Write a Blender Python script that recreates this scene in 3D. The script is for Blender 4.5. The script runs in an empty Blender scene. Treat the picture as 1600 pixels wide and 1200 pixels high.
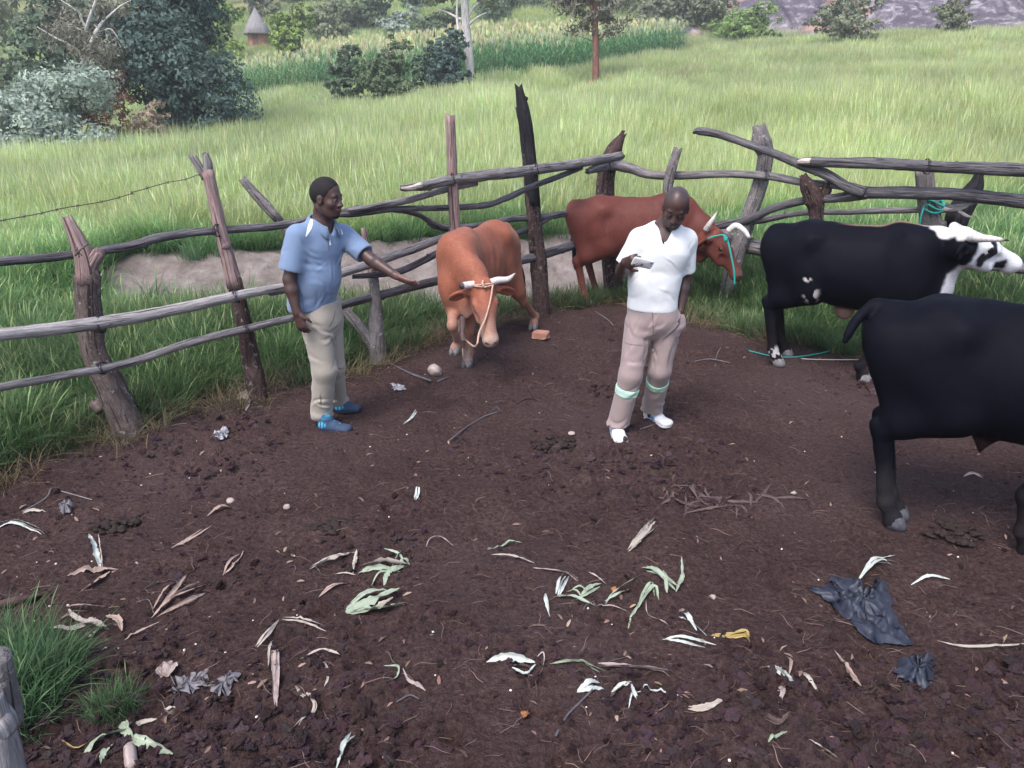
import bpy, math, random
import numpy as np
from mathutils import Vector

# ---------------------------------------------------------------- camera, sky, sun, exposure
S = bpy.context.scene
COL = S.collection
CAM_H, PITCH, FPX = 2.2, math.radians(20), 1200.0
cam_data = bpy.data.cameras.new('camera')
cam_data.sensor_width = 36; cam_data.lens = 27
cam_data.clip_start = 0.05; cam_data.clip_end = 2000
cam = bpy.data.objects.new('camera', cam_data); COL.objects.link(cam)
cam.location = (0, 0, CAM_H); cam.rotation_euler = (math.radians(90) - PITCH, 0, 0)
S.camera = cam

SUN_EL, SUN_AZ = math.radians(58), math.radians(-60)     # soft overcast light from the upper left behind the camera
W = bpy.data.worlds.new('World'); S.world = W; W.use_nodes = True
nt = W.node_tree; nt.nodes.clear()
sky = nt.nodes.new('ShaderNodeTexSky'); sky.sky_type = 'NISHITA'; sky.sun_disc = False
sky.sun_elevation = SUN_EL; sky.sun_rotation = math.radians(210)
sky.air_density = 1.0; sky.dust_density = 3.0; sky.ozone_density = 1.0
bgn = nt.nodes.new('ShaderNodeBackground'); bgn.inputs['Strength'].default_value = 0.1
wo = nt.nodes.new('ShaderNodeOutputWorld')
nt.links.new(sky.outputs[0], bgn.inputs[0]); nt.links.new(bgn.outputs[0], wo.inputs[0])
sl = bpy.data.lights.new('sun', 'SUN'); sl.energy = 1.1; sl.angle = math.radians(25); sl.color = (1.0, 0.97, 0.95)
sun = bpy.data.objects.new('sun', sl); COL.objects.link(sun)
_az = math.radians(210)
_d = Vector((math.sin(_az) * math.cos(SUN_EL), math.cos(_az) * math.cos(SUN_EL), math.sin(SUN_EL)))
sun.rotation_euler = _d.to_track_quat('Z', 'Y').to_euler()
S.view_settings.view_transform = 'Standard'; S.view_settings.look = 'None'
S.view_settings.exposure = 1.62; S.view_settings.gamma = 1; S.view_settings.use_curve_mapping = False
S.render.engine = 'CYCLES'
S.cycles.max_bounces = 6; S.cycles.transparent_max_bounces = 8
S.cycles.use_denoising = True

# ---------------------------------------------------------------- pixel helpers (photograph is 1600x1200)
CP, SP = math.cos(PITCH), math.sin(PITCH)
def ray(px, py):
    a = (px - 800) / FPX; b = (600 - py) / FPX
    return np.array([a, CP + b * SP, -SP + b * CP])
def at(px, py, y):
    r = ray(px, py); t = y / r[1]
    return np.array([r[0] * t, y, CAM_H + r[2] * t])
def gr(px, py, z=0.0):
    r = ray(px, py); t = (z - CAM_H) / r[2]
    return np.array([r[0] * t, r[1] * t, z])

# ---------------------------------------------------------------- noise
def _h(i, j, k, seed):
    n = (i.astype(np.int64) * 374761393 + j.astype(np.int64) * 668265263 + k.astype(np.int64) * 2147483647 + seed * 1274126177) & 0xFFFFFFFF
    n = ((n ^ (n >> 13)) * 1274126177) & 0xFFFFFFFF
    n = n ^ (n >> 16)
    return (n & 0xFFFF).astype(np.float32) / 32767.5 - 1
def vn(x, y, z=None, seed=0):
    x = np.asarray(x, np.float64); y = np.asarray(y, np.float64)
    z = np.zeros_like(x) if z is None else np.asarray(z, np.float64)
    i, j, k = np.floor(x), np.floor(y), np.floor(z)
    u, v, w = x - i, y - j, z - k
    u = u * u * (3 - 2 * u); v = v * v * (3 - 2 * v); w = w * w * (3 - 2 * w)
    def L(a, b, t): return a + (b - a) * t
    c = [_h(i + a, j + b, k + d, seed) for d in (0, 1) for b in (0, 1) for a in (0, 1)]
    return L(L(L(c[0], c[1], u), L(c[2], c[3], u), v), L(L(c[4], c[5], u), L(c[6], c[7], u), v), w)
def fbm(x, y, z=None, o=4, seed=0, g=0.5):
    s = 0; a = 1.0; f = 1.0
    for q in range(o):
        s = s + a * vn(np.asarray(x) * f, np.asarray(y) * f, None if z is None else np.asarray(z) * f, seed + q * 17)
        a *= g; f *= 2.03
    return s
def sstep(a, b, x):
    t = np.clip((np.asarray(x, float) - a) / (b - a), 0, 1)
    return t * t * (3 - 2 * t)

# ---------------------------------------------------------------- objects
def thing(name, label, cat, loc=(0, 0, 0), group=None):
    o = bpy.data.objects.new(name, None); COL.objects.link(o)
    o.location = loc; o.empty_display_size = 0.1
    o['label'] = label; o['category'] = cat
    if group: o['group'] = group
    return o
def tag(o, label, cat, group=None):
    o['label'] = label; o['category'] = cat
    if group: o['group'] = group
    return o
def mk(name, V, F, mat, parent=None, attrs=None, smooth=True, loc=None, kind=None, label=None):
    """One mesh object. V (n,3) in world space; F an (m,k) array or a list of such; parent roots are unrotated."""
    V = np.asarray(V, np.float32)
    o0 = np.array(loc if loc is not None else (0, 0, 0), np.float32)
    p = parent
    base = np.zeros(3, np.float32)
    while p is not None:
        base += np.array(p.location, np.float32); p = p.parent
    me = bpy.data.meshes.new(name)
    Fs = F if isinstance(F, list) and np.ndim(F[0]) == 2 else [F]
    Fs = [np.asarray(f, np.int32) for f in Fs if len(f)]
    idx = np.concatenate([f.ravel() for f in Fs])
    tot = np.concatenate([np.full(len(f), f.shape[1], np.int32) for f in Fs])
    st = np.concatenate([[0], np.cumsum(tot)[:-1]]).astype(np.int32)
    me.vertices.add(len(V)); me.loops.add(len(idx)); me.polygons.add(len(tot))
    me.vertices.foreach_set('co', (V - base - o0).astype(np.float32).ravel())
    me.loops.foreach_set('vertex_index', idx)
    me.polygons.foreach_set('loop_start', st); me.polygons.foreach_set('loop_total', tot)
    me.polygons.foreach_set('use_smooth', np.full(len(tot), smooth))
    for k, a in (attrs or {}).items():
        a = np.asarray(a, np.float32)
        if a.ndim == 1:
            me.attributes.new(k, 'FLOAT', 'POINT').data.foreach_set('value', a)
        elif a.shape[1] == 3 and k == 'tc':
            me.attributes.new(k, 'FLOAT_VECTOR', 'POINT').data.foreach_set('vector', a.ravel())
        else:
            if a.shape[1] == 3: a = np.concatenate([a, np.ones((len(a), 1), np.float32)], 1)
            me.attributes.new(k, 'FLOAT_COLOR', 'POINT').data.foreach_set('color', a.ravel())
    me.update(calc_edges=True); me.validate()
    if mat: me.materials.append(mat)
    o = bpy.data.objects.new(name, me); COL.objects.link(o)
    if parent: o.parent = parent
    if loc is not None: o.location = loc
    if kind: o['kind'] = kind
    if label: o['label'] = label
    return o
class MB:
    """collects pieces of geometry into one mesh"""
    def __init__(s): s.V = []; s.F = {}; s.n = 0; s.A = {}
    def add(s, V, F, **at):
        V = np.asarray(V, np.float32)
        for f in (F if isinstance(F, list) else [F]):
            f = np.asarray(f, np.int64)
            if len(f): s.F.setdefault(f.shape[1], []).append(f + s.n)
        s.V.append(V); s.n += len(V)
        for k, a in at.items():
            a = np.asarray(a, np.float32)
            if a.ndim == 1 and len(a) != len(V): a = np.tile(a, (len(V), 1))
            s.A.setdefault(k, []).append(a)
        return s
    def build(s, name, mat, parent=None, **kw):
        return mk(name, np.concatenate(s.V), [np.concatenate(f) for f in s.F.values()], mat, parent,
                  attrs={k: np.concatenate(a) for k, a in s.A.items()}, **kw)

# ---------------------------------------------------------------- shapes
def spline(P, n):
    P = np.asarray(P, float)
    if len(P) == 2: P = np.array([P[0], (P[0] + P[1]) / 2, P[1]])
    m = len(P); Q = np.concatenate([[2 * P[0] - P[1]], P, [2 * P[-1] - P[-2]]])
    t = np.linspace(0, m - 1 - 1e-9, n); i = t.astype(int); u = (t - i)[:, None]
    a, b, c, d = Q[i], Q[i + 1], Q[i + 2], Q[i + 3]
    return .5 * (2 * b + (c - a) * u + (2 * a - 5 * b + 4 * c - d) * u * u + (3 * b - a - 3 * c + d) * u ** 3)
def tube(P, R, n=None, k=12, rough=0.0, seed=0, cap=True, jag=0.0, tcs=1.0, fl=None):
    """tapered round limb along a smooth path; rough = relative radius noise; returns V,F,tc"""
    P = np.asarray(P, float)
    L = np.linalg.norm(np.diff(P, axis=0), axis=1).sum()
    R = np.atleast_1d(np.asarray(R, float))
    if n is None: n = int(max(4, min(60, L / (max(R.mean(), .01) * 1.1))))
    C = spline(P, n)
    rr = np.interp(np.linspace(0, 1, n), np.linspace(0, 1, len(R)), R) if len(R) > 1 else np.full(n, R[0])
    T = np.gradient(C, axis=0); T /= np.linalg.norm(T, axis=1)[:, None] + 1e-9
    ref = np.array([0, 0, 1.]) if abs(T[:, 2]).mean() < .8 else np.array([0, 1., 0])
    U = np.cross(T, ref); U /= np.linalg.norm(U, axis=1)[:, None] + 1e-9
    Wv = np.cross(U, T)
    a = np.linspace(0, 2 * np.pi, k, endpoint=False)
    ca, sa = np.cos(a), np.sin(a)
    s = np.concatenate([[0], np.cumsum(np.linalg.norm(np.diff(C, axis=0), axis=1))])
    rm = rr.mean()
    if rough:
        q = s / rm
        nz = fbm(ca[None] * 1.3 + 0 * q[:, None], sa[None] * 1.3 + 0 * q[:, None], q[:, None] * .35 + 0 * a[None], o=3, seed=seed)
        rad = rr[:, None] * (1 + rough * nz)
    else:
        rad = np.repeat(rr[:, None], k, 1)
    if fl is not None: ca2 = ca * fl
    else: ca2 = ca
    V = C[:, None] + rad[..., None] * (ca2[None, :, None] * U[:, None] + sa[None, :, None] * Wv[:, None])
    if jag:
        rg = np.random.RandomState(seed + 5)
        V[-1] += T[-1] * (rg.rand(k, 1) - .3) * jag * rm; V[0] -= T[0] * (rg.rand(k, 1) - .3) * jag * rm
    tc = np.stack([np.broadcast_to(ca, (n, k)) * rm, np.broadcast_to(sa, (n, k)) * rm, np.broadcast_to(s[:, None], (n, k))], -1) * tcs
    V = V.reshape(-1, 3); tc = tc.reshape(-1, 3)
    i = np.arange(n - 1)[:, None] * k; j = np.arange(k)[None]; j2 = (j + 1) % k
    F = np.stack([i + j, i + j2, i + k + j2, i + k + j], -1).reshape(-1, 4)
    Fs = [F]
    if cap:
        m = len(V)
        V = np.concatenate([V, [C[0] - T[0] * rr[0] * .12, C[-1] + T[-1] * rr[-1] * .12]])
        tc = np.concatenate([tc, tc[:1], tc[-1:]])
        jj = np.arange(k); q = (n - 1) * k
        Fs.append(np.concatenate([np.stack([jj * 0 + m, (jj + 1) % k, jj], -1), np.stack([jj * 0 + m + 1, q + jj, q + (jj + 1) % k], -1)]))
    return V, Fs, tc
def ico(sub=1):
    import bmesh
    bm = bmesh.new(); bmesh.ops.create_icosphere(bm, subdivisions=sub, radius=1)
    V = np.array([v.co[:] for v in bm.verts]); F = np.array([[v.index for v in f.verts] for f in bm.faces]); bm.free()
    return V, F
ICO1, ICO2, ICO3 = ico(1), ico(2), ico(3)
def lump(c, r, seed=0, rough=.25, base=ICO2, fr=1.6):
    V, F = base
    n = fbm(V[:, 0] * fr + seed * 3.7, V[:, 1] * fr, V[:, 2] * fr, o=3, seed=seed)
    return V * (1 + rough * n)[:, None] * np.asarray(r, float) + np.asarray(c, float), F

# ---------------------------------------------------------------- implicit surfaces -> one continuous skin
def nrm(v): v = np.asarray(v, float); return v / (np.linalg.norm(v) + 1e-12)
class Sdf:
    def __init__(s, lo, hi, h):
        s.h = h; s.lo = np.asarray(lo, float); s.n = np.ceil((np.asarray(hi, float) - s.lo) / h).astype(int) + 1
        s.F = np.full(s.n, .5, np.float32)
        s.ax = [(s.lo[i] + h * np.arange(s.n[i])).astype(np.float32) for i in range(3)]
    def sub(s, lo, hi):
        a = np.clip(((np.asarray(lo) - s.lo) / s.h).astype(int), 0, s.n); b = np.clip(((np.asarray(hi) - s.lo) / s.h).astype(int) + 2, 0, s.n)
        sl_ = tuple(slice(a[i], b[i]) for i in range(3))
        return sl_, s.ax[0][sl_[0]][:, None, None], s.ax[1][sl_[1]][None, :, None], s.ax[2][sl_[2]][None, None, :]
    def put(s, sl_, d, k, cut):
        f = s.F[sl_]
        if f.size == 0: return
        if cut:
            d = -d
            if k > 0:
                h = np.maximum(k - np.abs(f - d), 0) / k; s.F[sl_] = np.maximum(f, d) + h * h * k * .25
            else: s.F[sl_] = np.maximum(f, d)
        else:
            if k > 0:
                h = np.maximum(k - np.abs(f - d), 0) / k; s.F[sl_] = np.minimum(f, d) - h * h * k * .25
            else: s.F[sl_] = np.minimum(f, d)
    def ell(s, c, r, M=None, k=.02, cut=False):
        """ellipsoid; M rows are its axes"""
        c = np.asarray(c, float); r = np.broadcast_to(np.asarray(r, float), (3,)); m = r.max() + k + 2 * s.h
        sl_, X, Y, Z = s.sub(c - m, c + m)
        X = X - np.float32(c[0]); Y = Y - np.float32(c[1]); Z = Z - np.float32(c[2])
        M = np.eye(3) if M is None else np.asarray(M, float)
        M = M.astype(np.float32)
        q = [M[i, 0] * X + M[i, 1] * Y + M[i, 2] * Z for i in range(3)]
        r = r.astype(np.float32)
        k0 = np.sqrt(sum((q[i] / r[i]) ** 2 for i in range(3))) + 1e-6
        k1 = np.sqrt(sum((q[i] / r[i] ** 2) ** 2 for i in range(3))) + 1e-6
        s.put(sl_, k0 * (k0 - 1) / k1, k, cut)
    def cap(s, a, b, ra, rb, k=.02, side=None, cut=False):
        """limb from a to b; ra, rb radius or (radius along side, radius across)"""
        a = np.asarray(a, float); b = np.asarray(b, float)
        ra = np.broadcast_to(np.asarray(ra, float), (2,)); rb = np.broadcast_to(np.asarray(rb, float), (2,))
        m = max(ra.max(), rb.max()) + k + 2 * s.h
        sl_, X, Y, Z = s.sub(np.minimum(a, b) - m, np.maximum(a, b) + m)
        ab = b - a; L2 = ab @ ab
        X = X - np.float32(a[0]); Y = Y - np.float32(a[1]); Z = Z - np.float32(a[2])
        ab32 = ab.astype(np.float32)
        t = np.clip((X * ab32[0] + Y * ab32[1] + Z * ab32[2]) / np.float32(L2), 0, 1)
        X = X - t * ab32[0]; Y = Y - t * ab32[1]; Z = Z - t * ab32[2]
        if side is None and ra[0] == ra[1] and rb[0] == rb[1]:
            d = np.sqrt(X * X + Y * Y + Z * Z) - (np.float32(ra[0]) + t * np.float32(rb[0] - ra[0]))
        else:
            u = nrm(ab); sd = np.array([0, 1., 0]) if side is None else np.asarray(side, float)
            sd = nrm(sd - u * (sd @ u)); w = np.cross(u, sd)
            q = [np.float32(e[0]) * X + np.float32(e[1]) * Y + np.float32(e[2]) * Z for e in (sd, w, u)]
            r0 = np.float32(ra[0]) + t * np.float32(rb[0] - ra[0]); r1 = np.float32(ra[1]) + t * np.float32(rb[1] - ra[1])
            r2 = (r0 + r1) * .5
            k0 = np.sqrt((q[0] / r0) ** 2 + (q[1] / r1) ** 2 + (q[2] / r2) ** 2) + 1e-6
            k1 = np.sqrt((q[0] / r0 ** 2) ** 2 + (q[1] / r1 ** 2) ** 2 + (q[2] / r2 ** 2) ** 2) + 1e-6
            d = k0 * (k0 - 1) / k1
        s.put(sl_, d, k, cut)
    def half(s, p, n, k=.0):
        """cut away the side that n points to"""
        n = nrm(n).astype(np.float32); p = np.asarray(p, np.float32)
        d = (s.ax[0] * n[0])[:, None, None] + (s.ax[1] * n[1])[None, :, None] + (s.ax[2] * n[2])[None, None, :] - np.float32(p @ n)
        if k: 
            h = np.maximum(k - np.abs(s.F - d), 0) / k; s.F = np.maximum(s.F, d) + h * h * k * .25
        else: s.F = np.maximum(s.F, d)
    def displace(s, fn, band=.03):
        I = np.nonzero(np.abs(s.F) < band)
        x, y, z = s.ax[0][I[0]], s.ax[1][I[1]], s.ax[2][I[2]]
        s.F[I] += fn(x, y, z).astype(np.float32)
    def mesh(s, smooth=1):
        F = s.F; h = s.h
        F[0] = F[-1] = .5; F[:, 0] = F[:, -1] = .5; F[:, :, 0] = F[:, :, -1] = .5
        ins = F < 0
        c = [ins[a:F.shape[0] - 1 + a, b:F.shape[1] - 1 + b, d:F.shape[2] - 1 + d] for a in (0, 1) for b in (0, 1) for d in (0, 1)]
        cnt = sum(q.astype(np.int8) for q in c)
        I = np.array(np.nonzero((cnt > 0) & (cnt < 8))).T
        num = len(I)
        idx = np.full(cnt.shape, -1, np.int32); idx[I[:, 0], I[:, 1], I[:, 2]] = np.arange(num)
        off = np.array([(a, b, d) for a in (0, 1) for b in (0, 1) for d in (0, 1)])
        val = np.stack([F[I[:, 0] + o[0], I[:, 1] + o[1], I[:, 2] + o[2]] for o in off], 1)
        P = np.zeros((num, 3)); N = np.zeros(num)
        for i in range(8):
            for ax in range(3):
                if off[i][ax] == 0:
                    j = i + (4, 2, 1)[ax]
                    va, vb = val[:, i], val[:, j]; m = (va < 0) != (vb < 0)
                    t = np.where(m, va / np.where(m, va - vb, 1), 0)
                    q = off[i][None].astype(float) + np.eye(3)[ax][None] * t[:, None]
                    P += np.where(m[:, None], q, 0); N += m
        V = s.lo + h * (I + P / N[:, None])
        Q = []
        for ax in range(3):
            u, v = (ax + 1) % 3, (ax + 2) % 3
            A = np.take(ins, range(0, F.shape[ax] - 1), ax); B = np.take(ins, range(1, F.shape[ax]), ax)
            E = np.array(np.nonzero(A != B)).T
            E = E[(E[:, u] > 0) & (E[:, v] > 0)]
            fl = A[E[:, 0], E[:, 1], E[:, 2]]
            def g(du, dv):
                e = E.copy(); e[:, u] -= du; e[:, v] -= dv
                return idx[e[:, 0], e[:, 1], e[:, 2]]
            q = np.stack([g(1, 1), g(0, 1), g(0, 0), g(1, 0)], 1)
            q[~fl] = q[~fl][:, ::-1]; Q.append(q)
        Q = np.concatenate(Q); Q = Q[(Q >= 0).all(1)]
        for _ in range(smooth):
            acc = np.zeros_like(V); n = np.zeros(len(V))
            for a, b in ((0, 1), (1, 2), (2, 3), (3, 0)):
                np.add.at(acc, Q[:, a], V[Q[:, b]]); np.add.at(n, Q[:, a], 1)
            V = .5 * V + .5 * acc / np.maximum(n, 1)[:, None]
        return V, Q

# ---------------------------------------------------------------- materials
def mat(name, rough=.8, spec=.3):
    m = bpy.data.materials.new(name); m.use_nodes = True
    n = m.node_tree.nodes; b = n['Principled BSDF']
    b.inputs['Roughness'].default_value = rough; b.inputs['Specular IOR Level'].default_value = spec
    return m, m.node_tree, b
class NB:
    """small node builder"""
    def __init__(s, t): s.t = t
    def n(s, ty, **kw):
        x = s.t.nodes.new(ty)
        for k, v in kw.items():
            if hasattr(x, k): setattr(x, k, v)
            else: x.inputs[k.replace('_', ' ')].default_value = v
        return x
    def l(s, a, b): s.t.links.new(a, b)
    def attr(s, name, ty='GEOMETRY'):
        x = s.t.nodes.new('ShaderNodeAttribute'); x.attribute_name = name; x.attribute_type = ty; return x
    def noise(s, co, scale, detail=4, rough=.6, dist=0):
        x = s.t.nodes.new('ShaderNodeTexNoise'); x.inputs['Scale'].default_value = scale
        x.inputs['Detail'].default_value = detail; x.inputs['Roughness'].default_value = rough; x.inputs['Distortion'].default_value = dist
        if co is not None: s.l(co, x.inputs['Vector'])
        return x.outputs['Fac']
    def mapv(s, co, sc):
        x = s.t.nodes.new('ShaderNodeMapping'); x.inputs['Scale'].default_value = sc; s.l(co, x.inputs['Vector']); return x.outputs[0]
    def ramp(s, f, st):
        x = s.t.nodes.new('ShaderNodeValToRGB'); e = x.color_ramp.elements
        while len(e) < len(st): e.new(.5)
        for i, (p, c) in enumerate(st):
            e[i].position = p; e[i].color = tuple(c) + (1,) if len(c) == 3 else c
        s.l(f, x.inputs[0]); return x.outputs[0]
    def mix(s, f, a, b, mode='MIX'):
        x = s.t.nodes.new('ShaderNodeMix'); x.data_type = 'RGBA'; x.blend_type = mode
        for i, v in ((0, f), (6, a), (7, b)):
            if isinstance(v, (int, float)): x.inputs[i].default_value = v
            elif isinstance(v, tuple): x.inputs[i].default_value = v + (1,) if len(v) == 3 else v
            else: s.l(v, x.inputs[i])
        return x.outputs[2]
    def bump(s, hgt, strength, dist, bsdf):
        x = s.t.nodes.new('ShaderNodeBump'); x.inputs['Strength'].default_value = strength; x.inputs['Distance'].default_value = dist
        s.l(hgt, x.inputs['Height']); s.l(x.outputs[0], bsdf.inputs['Normal']); return x
    def gen(s): return s.t.nodes.new('ShaderNodeTexCoord').outputs['Object']
    def math(s, op, a, b=0.):
        x = s.t.nodes.new('ShaderNodeMath'); x.operation = op
        for i, v in ((0, a), (1, b)):
            if isinstance(v, (int, float)): x.inputs[i].default_value = v
            else: s.l(v, x.inputs[i])
        return x.outputs[0]
def wood_mat(name, dark, mid, pale, speck=None, grain=(90, 90, 6), rough=.85):
    """weathered wood: grain runs along the limb (attribute tc)"""
    m, t, b = mat(name, rough, .2); B = NB(t)
    tc = B.attr('tc').outputs['Vector']
    g = B.noise(B.mapv(tc, grain), 1, 5, .65, .6)
    c = B.ramp(g, [(.28, dark), (.5, mid), (.72, pale)])
    big = B.noise(B.mapv(tc, (6, 6, 3)), 1, 3)
    c = B.mix(B.ramp(big, [(.35, (0, 0, 0)), (.7, (1, 1, 1))]), c, B.mix(.45, c, dark))
    ck = B.ramp(B.noise(B.mapv(tc, (70, 70, 2.2)), 1, 2, .5, .8), [(.60, (0, 0, 0)), (.66, (1, 1, 1))])
    c = B.mix(ck, c, tuple(x * .6 for x in dark)); h = B.math('SUBTRACT', g, ck)
    if speck:
        sp = B.noise(B.mapv(tc, (28, 28, 22)), 1, 6, .7)
        f = B.ramp(sp, [(.56, (0, 0, 0)), (.64, (1, 1, 1))])
        c = B.mix(f, c, speck); h = B.math('ADD', h, f)
    B.l(c, b.inputs['Base Color']); B.bump(h, .9, .012, b)
    return m
def plain(name, colr, rough=.8, spec=.3, nscale=30, var=.25, bump=.3, bd=.004):
    m, t, b = mat(name, rough, spec); B = NB(t)
    n = B.noise(B.gen(), nscale, 5, .65)
    lo = tuple(c * (1 - var) for c in colr); hi = tuple(min(1, c * (1 + var)) for c in colr)
    B.l(B.ramp(n, [(.3, lo), (.7, hi)]), b.inputs['Base Color'])
    if bump: B.bump(n, bump, bd, b)
    return m
def attr_mat(name, rough=.6, spec=.3, nscale=60, var=.15, bump=.2, bd=.002, sheen=0., stretch=(1, 1, 1), big=0.):
    """colour from the point attribute col, with fine grain"""
    m, t, b = mat(name, rough, spec); B = NB(t)
    co = B.mapv(B.gen(), stretch)
    n = B.noise(co, nscale, 5, .6)
    v = B.ramp(n, [(.3, (1 - var,) * 3), (.7, (1 + var,) * 3)])
    c = B.mix(1.0, B.attr('col').outputs['Color'], v, 'MULTIPLY')
    if big:
        v2 = B.mix(.5, B.ramp(B.noise(B.gen(), 3.5, 4), [(.3, (1 - big * 1.6,) * 3), (.7, (1 + big,) * 3)]), B.ramp(B.noise(B.mapv(B.gen(), (1, 1, .45)), 22, 4, .7), [(.3, (1 - big * 1.5,) * 3), (.7, (1 + big,) * 3)]))
        c = B.mix(1.0, c, v2, 'MULTIPLY')
    B.l(c, b.inputs['Base Color'])
    if bump: B.bump(n, bump, bd, b)
    if sheen:
        b.inputs['Sheen Weight'].default_value = sheen; b.inputs['Sheen Roughness'].default_value = .4
    return m
# ---------------------------------------------------------------- lie of the land
_e = np.array([(-200, 860), (0, 742), (100, 705), (200, 678), (300, 640), (405, 622), (480, 596), (590, 566), (700, 520), (780, 498), (860, 480), (970, 470), (1080, 500), (1180, 524), (1330, 556), (1600, 556)], float)
EDGE = np.array([gr(*p)[:2] for p in _e])
EDGE = np.concatenate([[(-9, -4), (-5.4, 1.5)], EDGE, [(9, 5.5), (14, 4)]])
def edge_d(x, y):
    """signed distance beyond the edge of the trampled dirt (plus = outside, in the grass)"""
    ye = np.interp(x, EDGE[:, 0], EDGE[:, 1])
    sl_ = np.interp(x, EDGE[:, 0], np.gradient(EDGE[:, 1], EDGE[:, 0]))
    return (y - ye) / np.sqrt(1 + np.clip(sl_, -2, 2) ** 2)
def bank_d(x, y): return y - (11.0 + .28 * x + .35 * vn(x * .9, y * .3 + 7, seed=3) + .12 * vn(x * 3.1, y * .8, seed=4))
def bank_w(x): return sstep(-5.9, -4.6, x) * (1 - sstep(1.2, 2.6, x))
def hgt(x, y):
    x = np.asarray(x, float); y = np.asarray(y, float)
    bd = bank_d(x, y); bw = bank_w(x)
    face = sstep(-1.25, .1, bd)
    flat = sstep(0, 5, edge_d(x, y)) 
    z = .46 * (bw * face + (1 - bw) * flat * .6)
    z = z + bw * -.12 * sstep(-2.6, -1.4, bd) * (1 - face)
    f = np.maximum(y - 12, 0)
    z = z + .064 * np.minimum(f, 140) + .058 * np.clip(x, -60, 60) * sstep(11, 26, y) - .022 * np.maximum(-x - 5, 0) * sstep(11, 26, y)
    z = z + (.045 + .03 * (1 - sstep(2, 24, x))) * np.clip(y - 44, 0, 34) + .285 * np.clip(y - 78, 0, 75) * (1 - .8 * sstep(12, 40, x) * (1 - sstep(140, 220, y)))
    z = z + .12 * fbm(x * .12, y * .12, o=2, seed=9) * sstep(12, 25, y)
    return z
def at_ground(px, py, y0=8.0, y1=220.0):
    """first point where the pixel's ray meets the land"""
    r = ray(px, py); ys = np.concatenate([np.linspace(y0, 30, 300), np.linspace(30, y1, 600)])
    X = r[0] / r[1] * ys; Z = CAM_H + r[2] / r[1] * ys
    d = Z - hgt(X, ys); i = np.nonzero(d < 0)[0]
    i = i[0] if len(i) else len(ys) - 1
    return np.array([X[i], ys[i], hgt(X[i:i + 1], ys[i:i + 1])[0]])
_rp = np.random.RandomState(17)
_py = 1.9 * (8.6 / 1.9) ** _rp.rand(420); PITS = np.stack([(2 * _rp.rand(420) - 1) * (.70 * _py + .3), _py, _rp.rand(420) * 6.28, .7 + .5 * _rp.rand(420)], 1)
def hoof_pits(x, y):
    x = np.atleast_1d(x); y = np.atleast_1d(y); o = np.zeros(x.shape)
    def one(dx, dy, a, s):
        u = (dx * np.cos(a) + dy * np.sin(a)) / s; v = (-dx * np.sin(a) + dy * np.cos(a)) / s
        r = np.sqrt((u / .062) ** 2 + (v / .048) ** 2); w = 1 - .6 * np.exp(-(v / .008) ** 2)
        return -.022 * (1 - sstep(.72, 1.05, r)) * w + .009 * np.exp(-((r - 1.2) / .18) ** 2)
    if x.size < 4000:
        return one(x[..., None] - PITS[:, 0], y[..., None] - PITS[:, 1], PITS[:, 2], PITS[:, 3]).sum(-1)
    for p in PITS:
        k = np.nonzero((np.abs(x - p[0]) < .13) & (np.abs(y - p[1]) < .13))[0]
        if len(k): o[k] += one(x[k] - p[0], y[k] - p[1], p[2], p[3])
    return o
def dirt_h(x, y):
    """fine relief of the trampled dung and soil"""
    near = 1 - sstep(-.25, .3, edge_d(x, y))
    lump_ = fbm(x * 5, y * 5, o=3, seed=21)
    m = sstep(-.35, .6, fbm(x * .9 + 3, y * .9, o=3, seed=25))
    cl = np.maximum(0, vn(x * 17, y * 17, seed=22)) ** 2 + .7 * np.maximum(0, vn(x * 34, y * 34, seed=23)) ** 2
    pits = np.maximum(0, vn(x * 7.3, y * 7.3, seed=28) - .35)
    hp = hoof_pits(x, y).reshape(np.shape(x)) if np.ndim(x) else 0
    return near * (hp + .014 * lump_ + (.016 + .036 * m) * cl * 1.1 - .03 * pits * (.4 + m) + .012 * fbm(x * 1.1, y * 1.1, o=2, seed=29))

# the ground: one sheet from behind the camera to beyond the hill
def axis(parts):
    o = [parts[0][0]]
    for a, b, n in parts: o += list(np.linspace(a, b, n + 1)[1:])
    return np.array(o)
gx = axis([(-260, -60, 16), (-60, -14, 36), (-14, -6, 40), (-6, -3.6, 50), (-3.6, 3.6, 300), (3.6, 6, 50), (6, 14, 40), (14, 60, 36), (60, 260, 16)])
gy = axis([(-60, -4, 10), (-4, .9, 10), (.9, 4, 175), (4, 9.5, 210), (9.5, 13, 70), (13, 30, 60), (30, 90, 60), (90, 260, 30), (260, 420, 4)])
X, Y = np.meshgrid(gx, gy, indexing='ij')
xf, yf = X.ravel(), Y.ravel()
zf = hgt(xf, yf) + dirt_h(xf, yf)
ed = edge_d(xf, yf) + .18 * fbm(xf * 2.5, yf * 2.5, o=3, seed=31)
msk = 1 - sstep(-.12, .12, ed)                                                # 1 = dirt
bd = bank_d(xf, yf)
lf_ = sstep(-2.6, -3.6, xf) * .45
sand = bank_w(xf) * sstep(-2.1, -1.5, bd - lf_ + .4 * vn(xf * 1.3, yf * 1.3, seed=36)) * (1 - sstep(-.12, .05, bd + .1 * vn(xf * 4, yf * 4, seed=35)))
sand_bump = .06 * sand * fbm(xf * 2.2, yf * 4, o=4, seed=37)
zf = zf + sand_bump
far = sstep(70, 85, yf)
i = np.arange(len(gx) - 1)[:, None] * len(gy); j = np.arange(len(gy) - 1)[None]
GF = np.stack([i + j, i + len(gy) + j, i + len(gy) + j + 1, i + j + 1], -1).reshape(-1, 4)
mg, t, b = mat('ground', .95, .08); B = NB(t)
co = B.gen()
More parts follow.
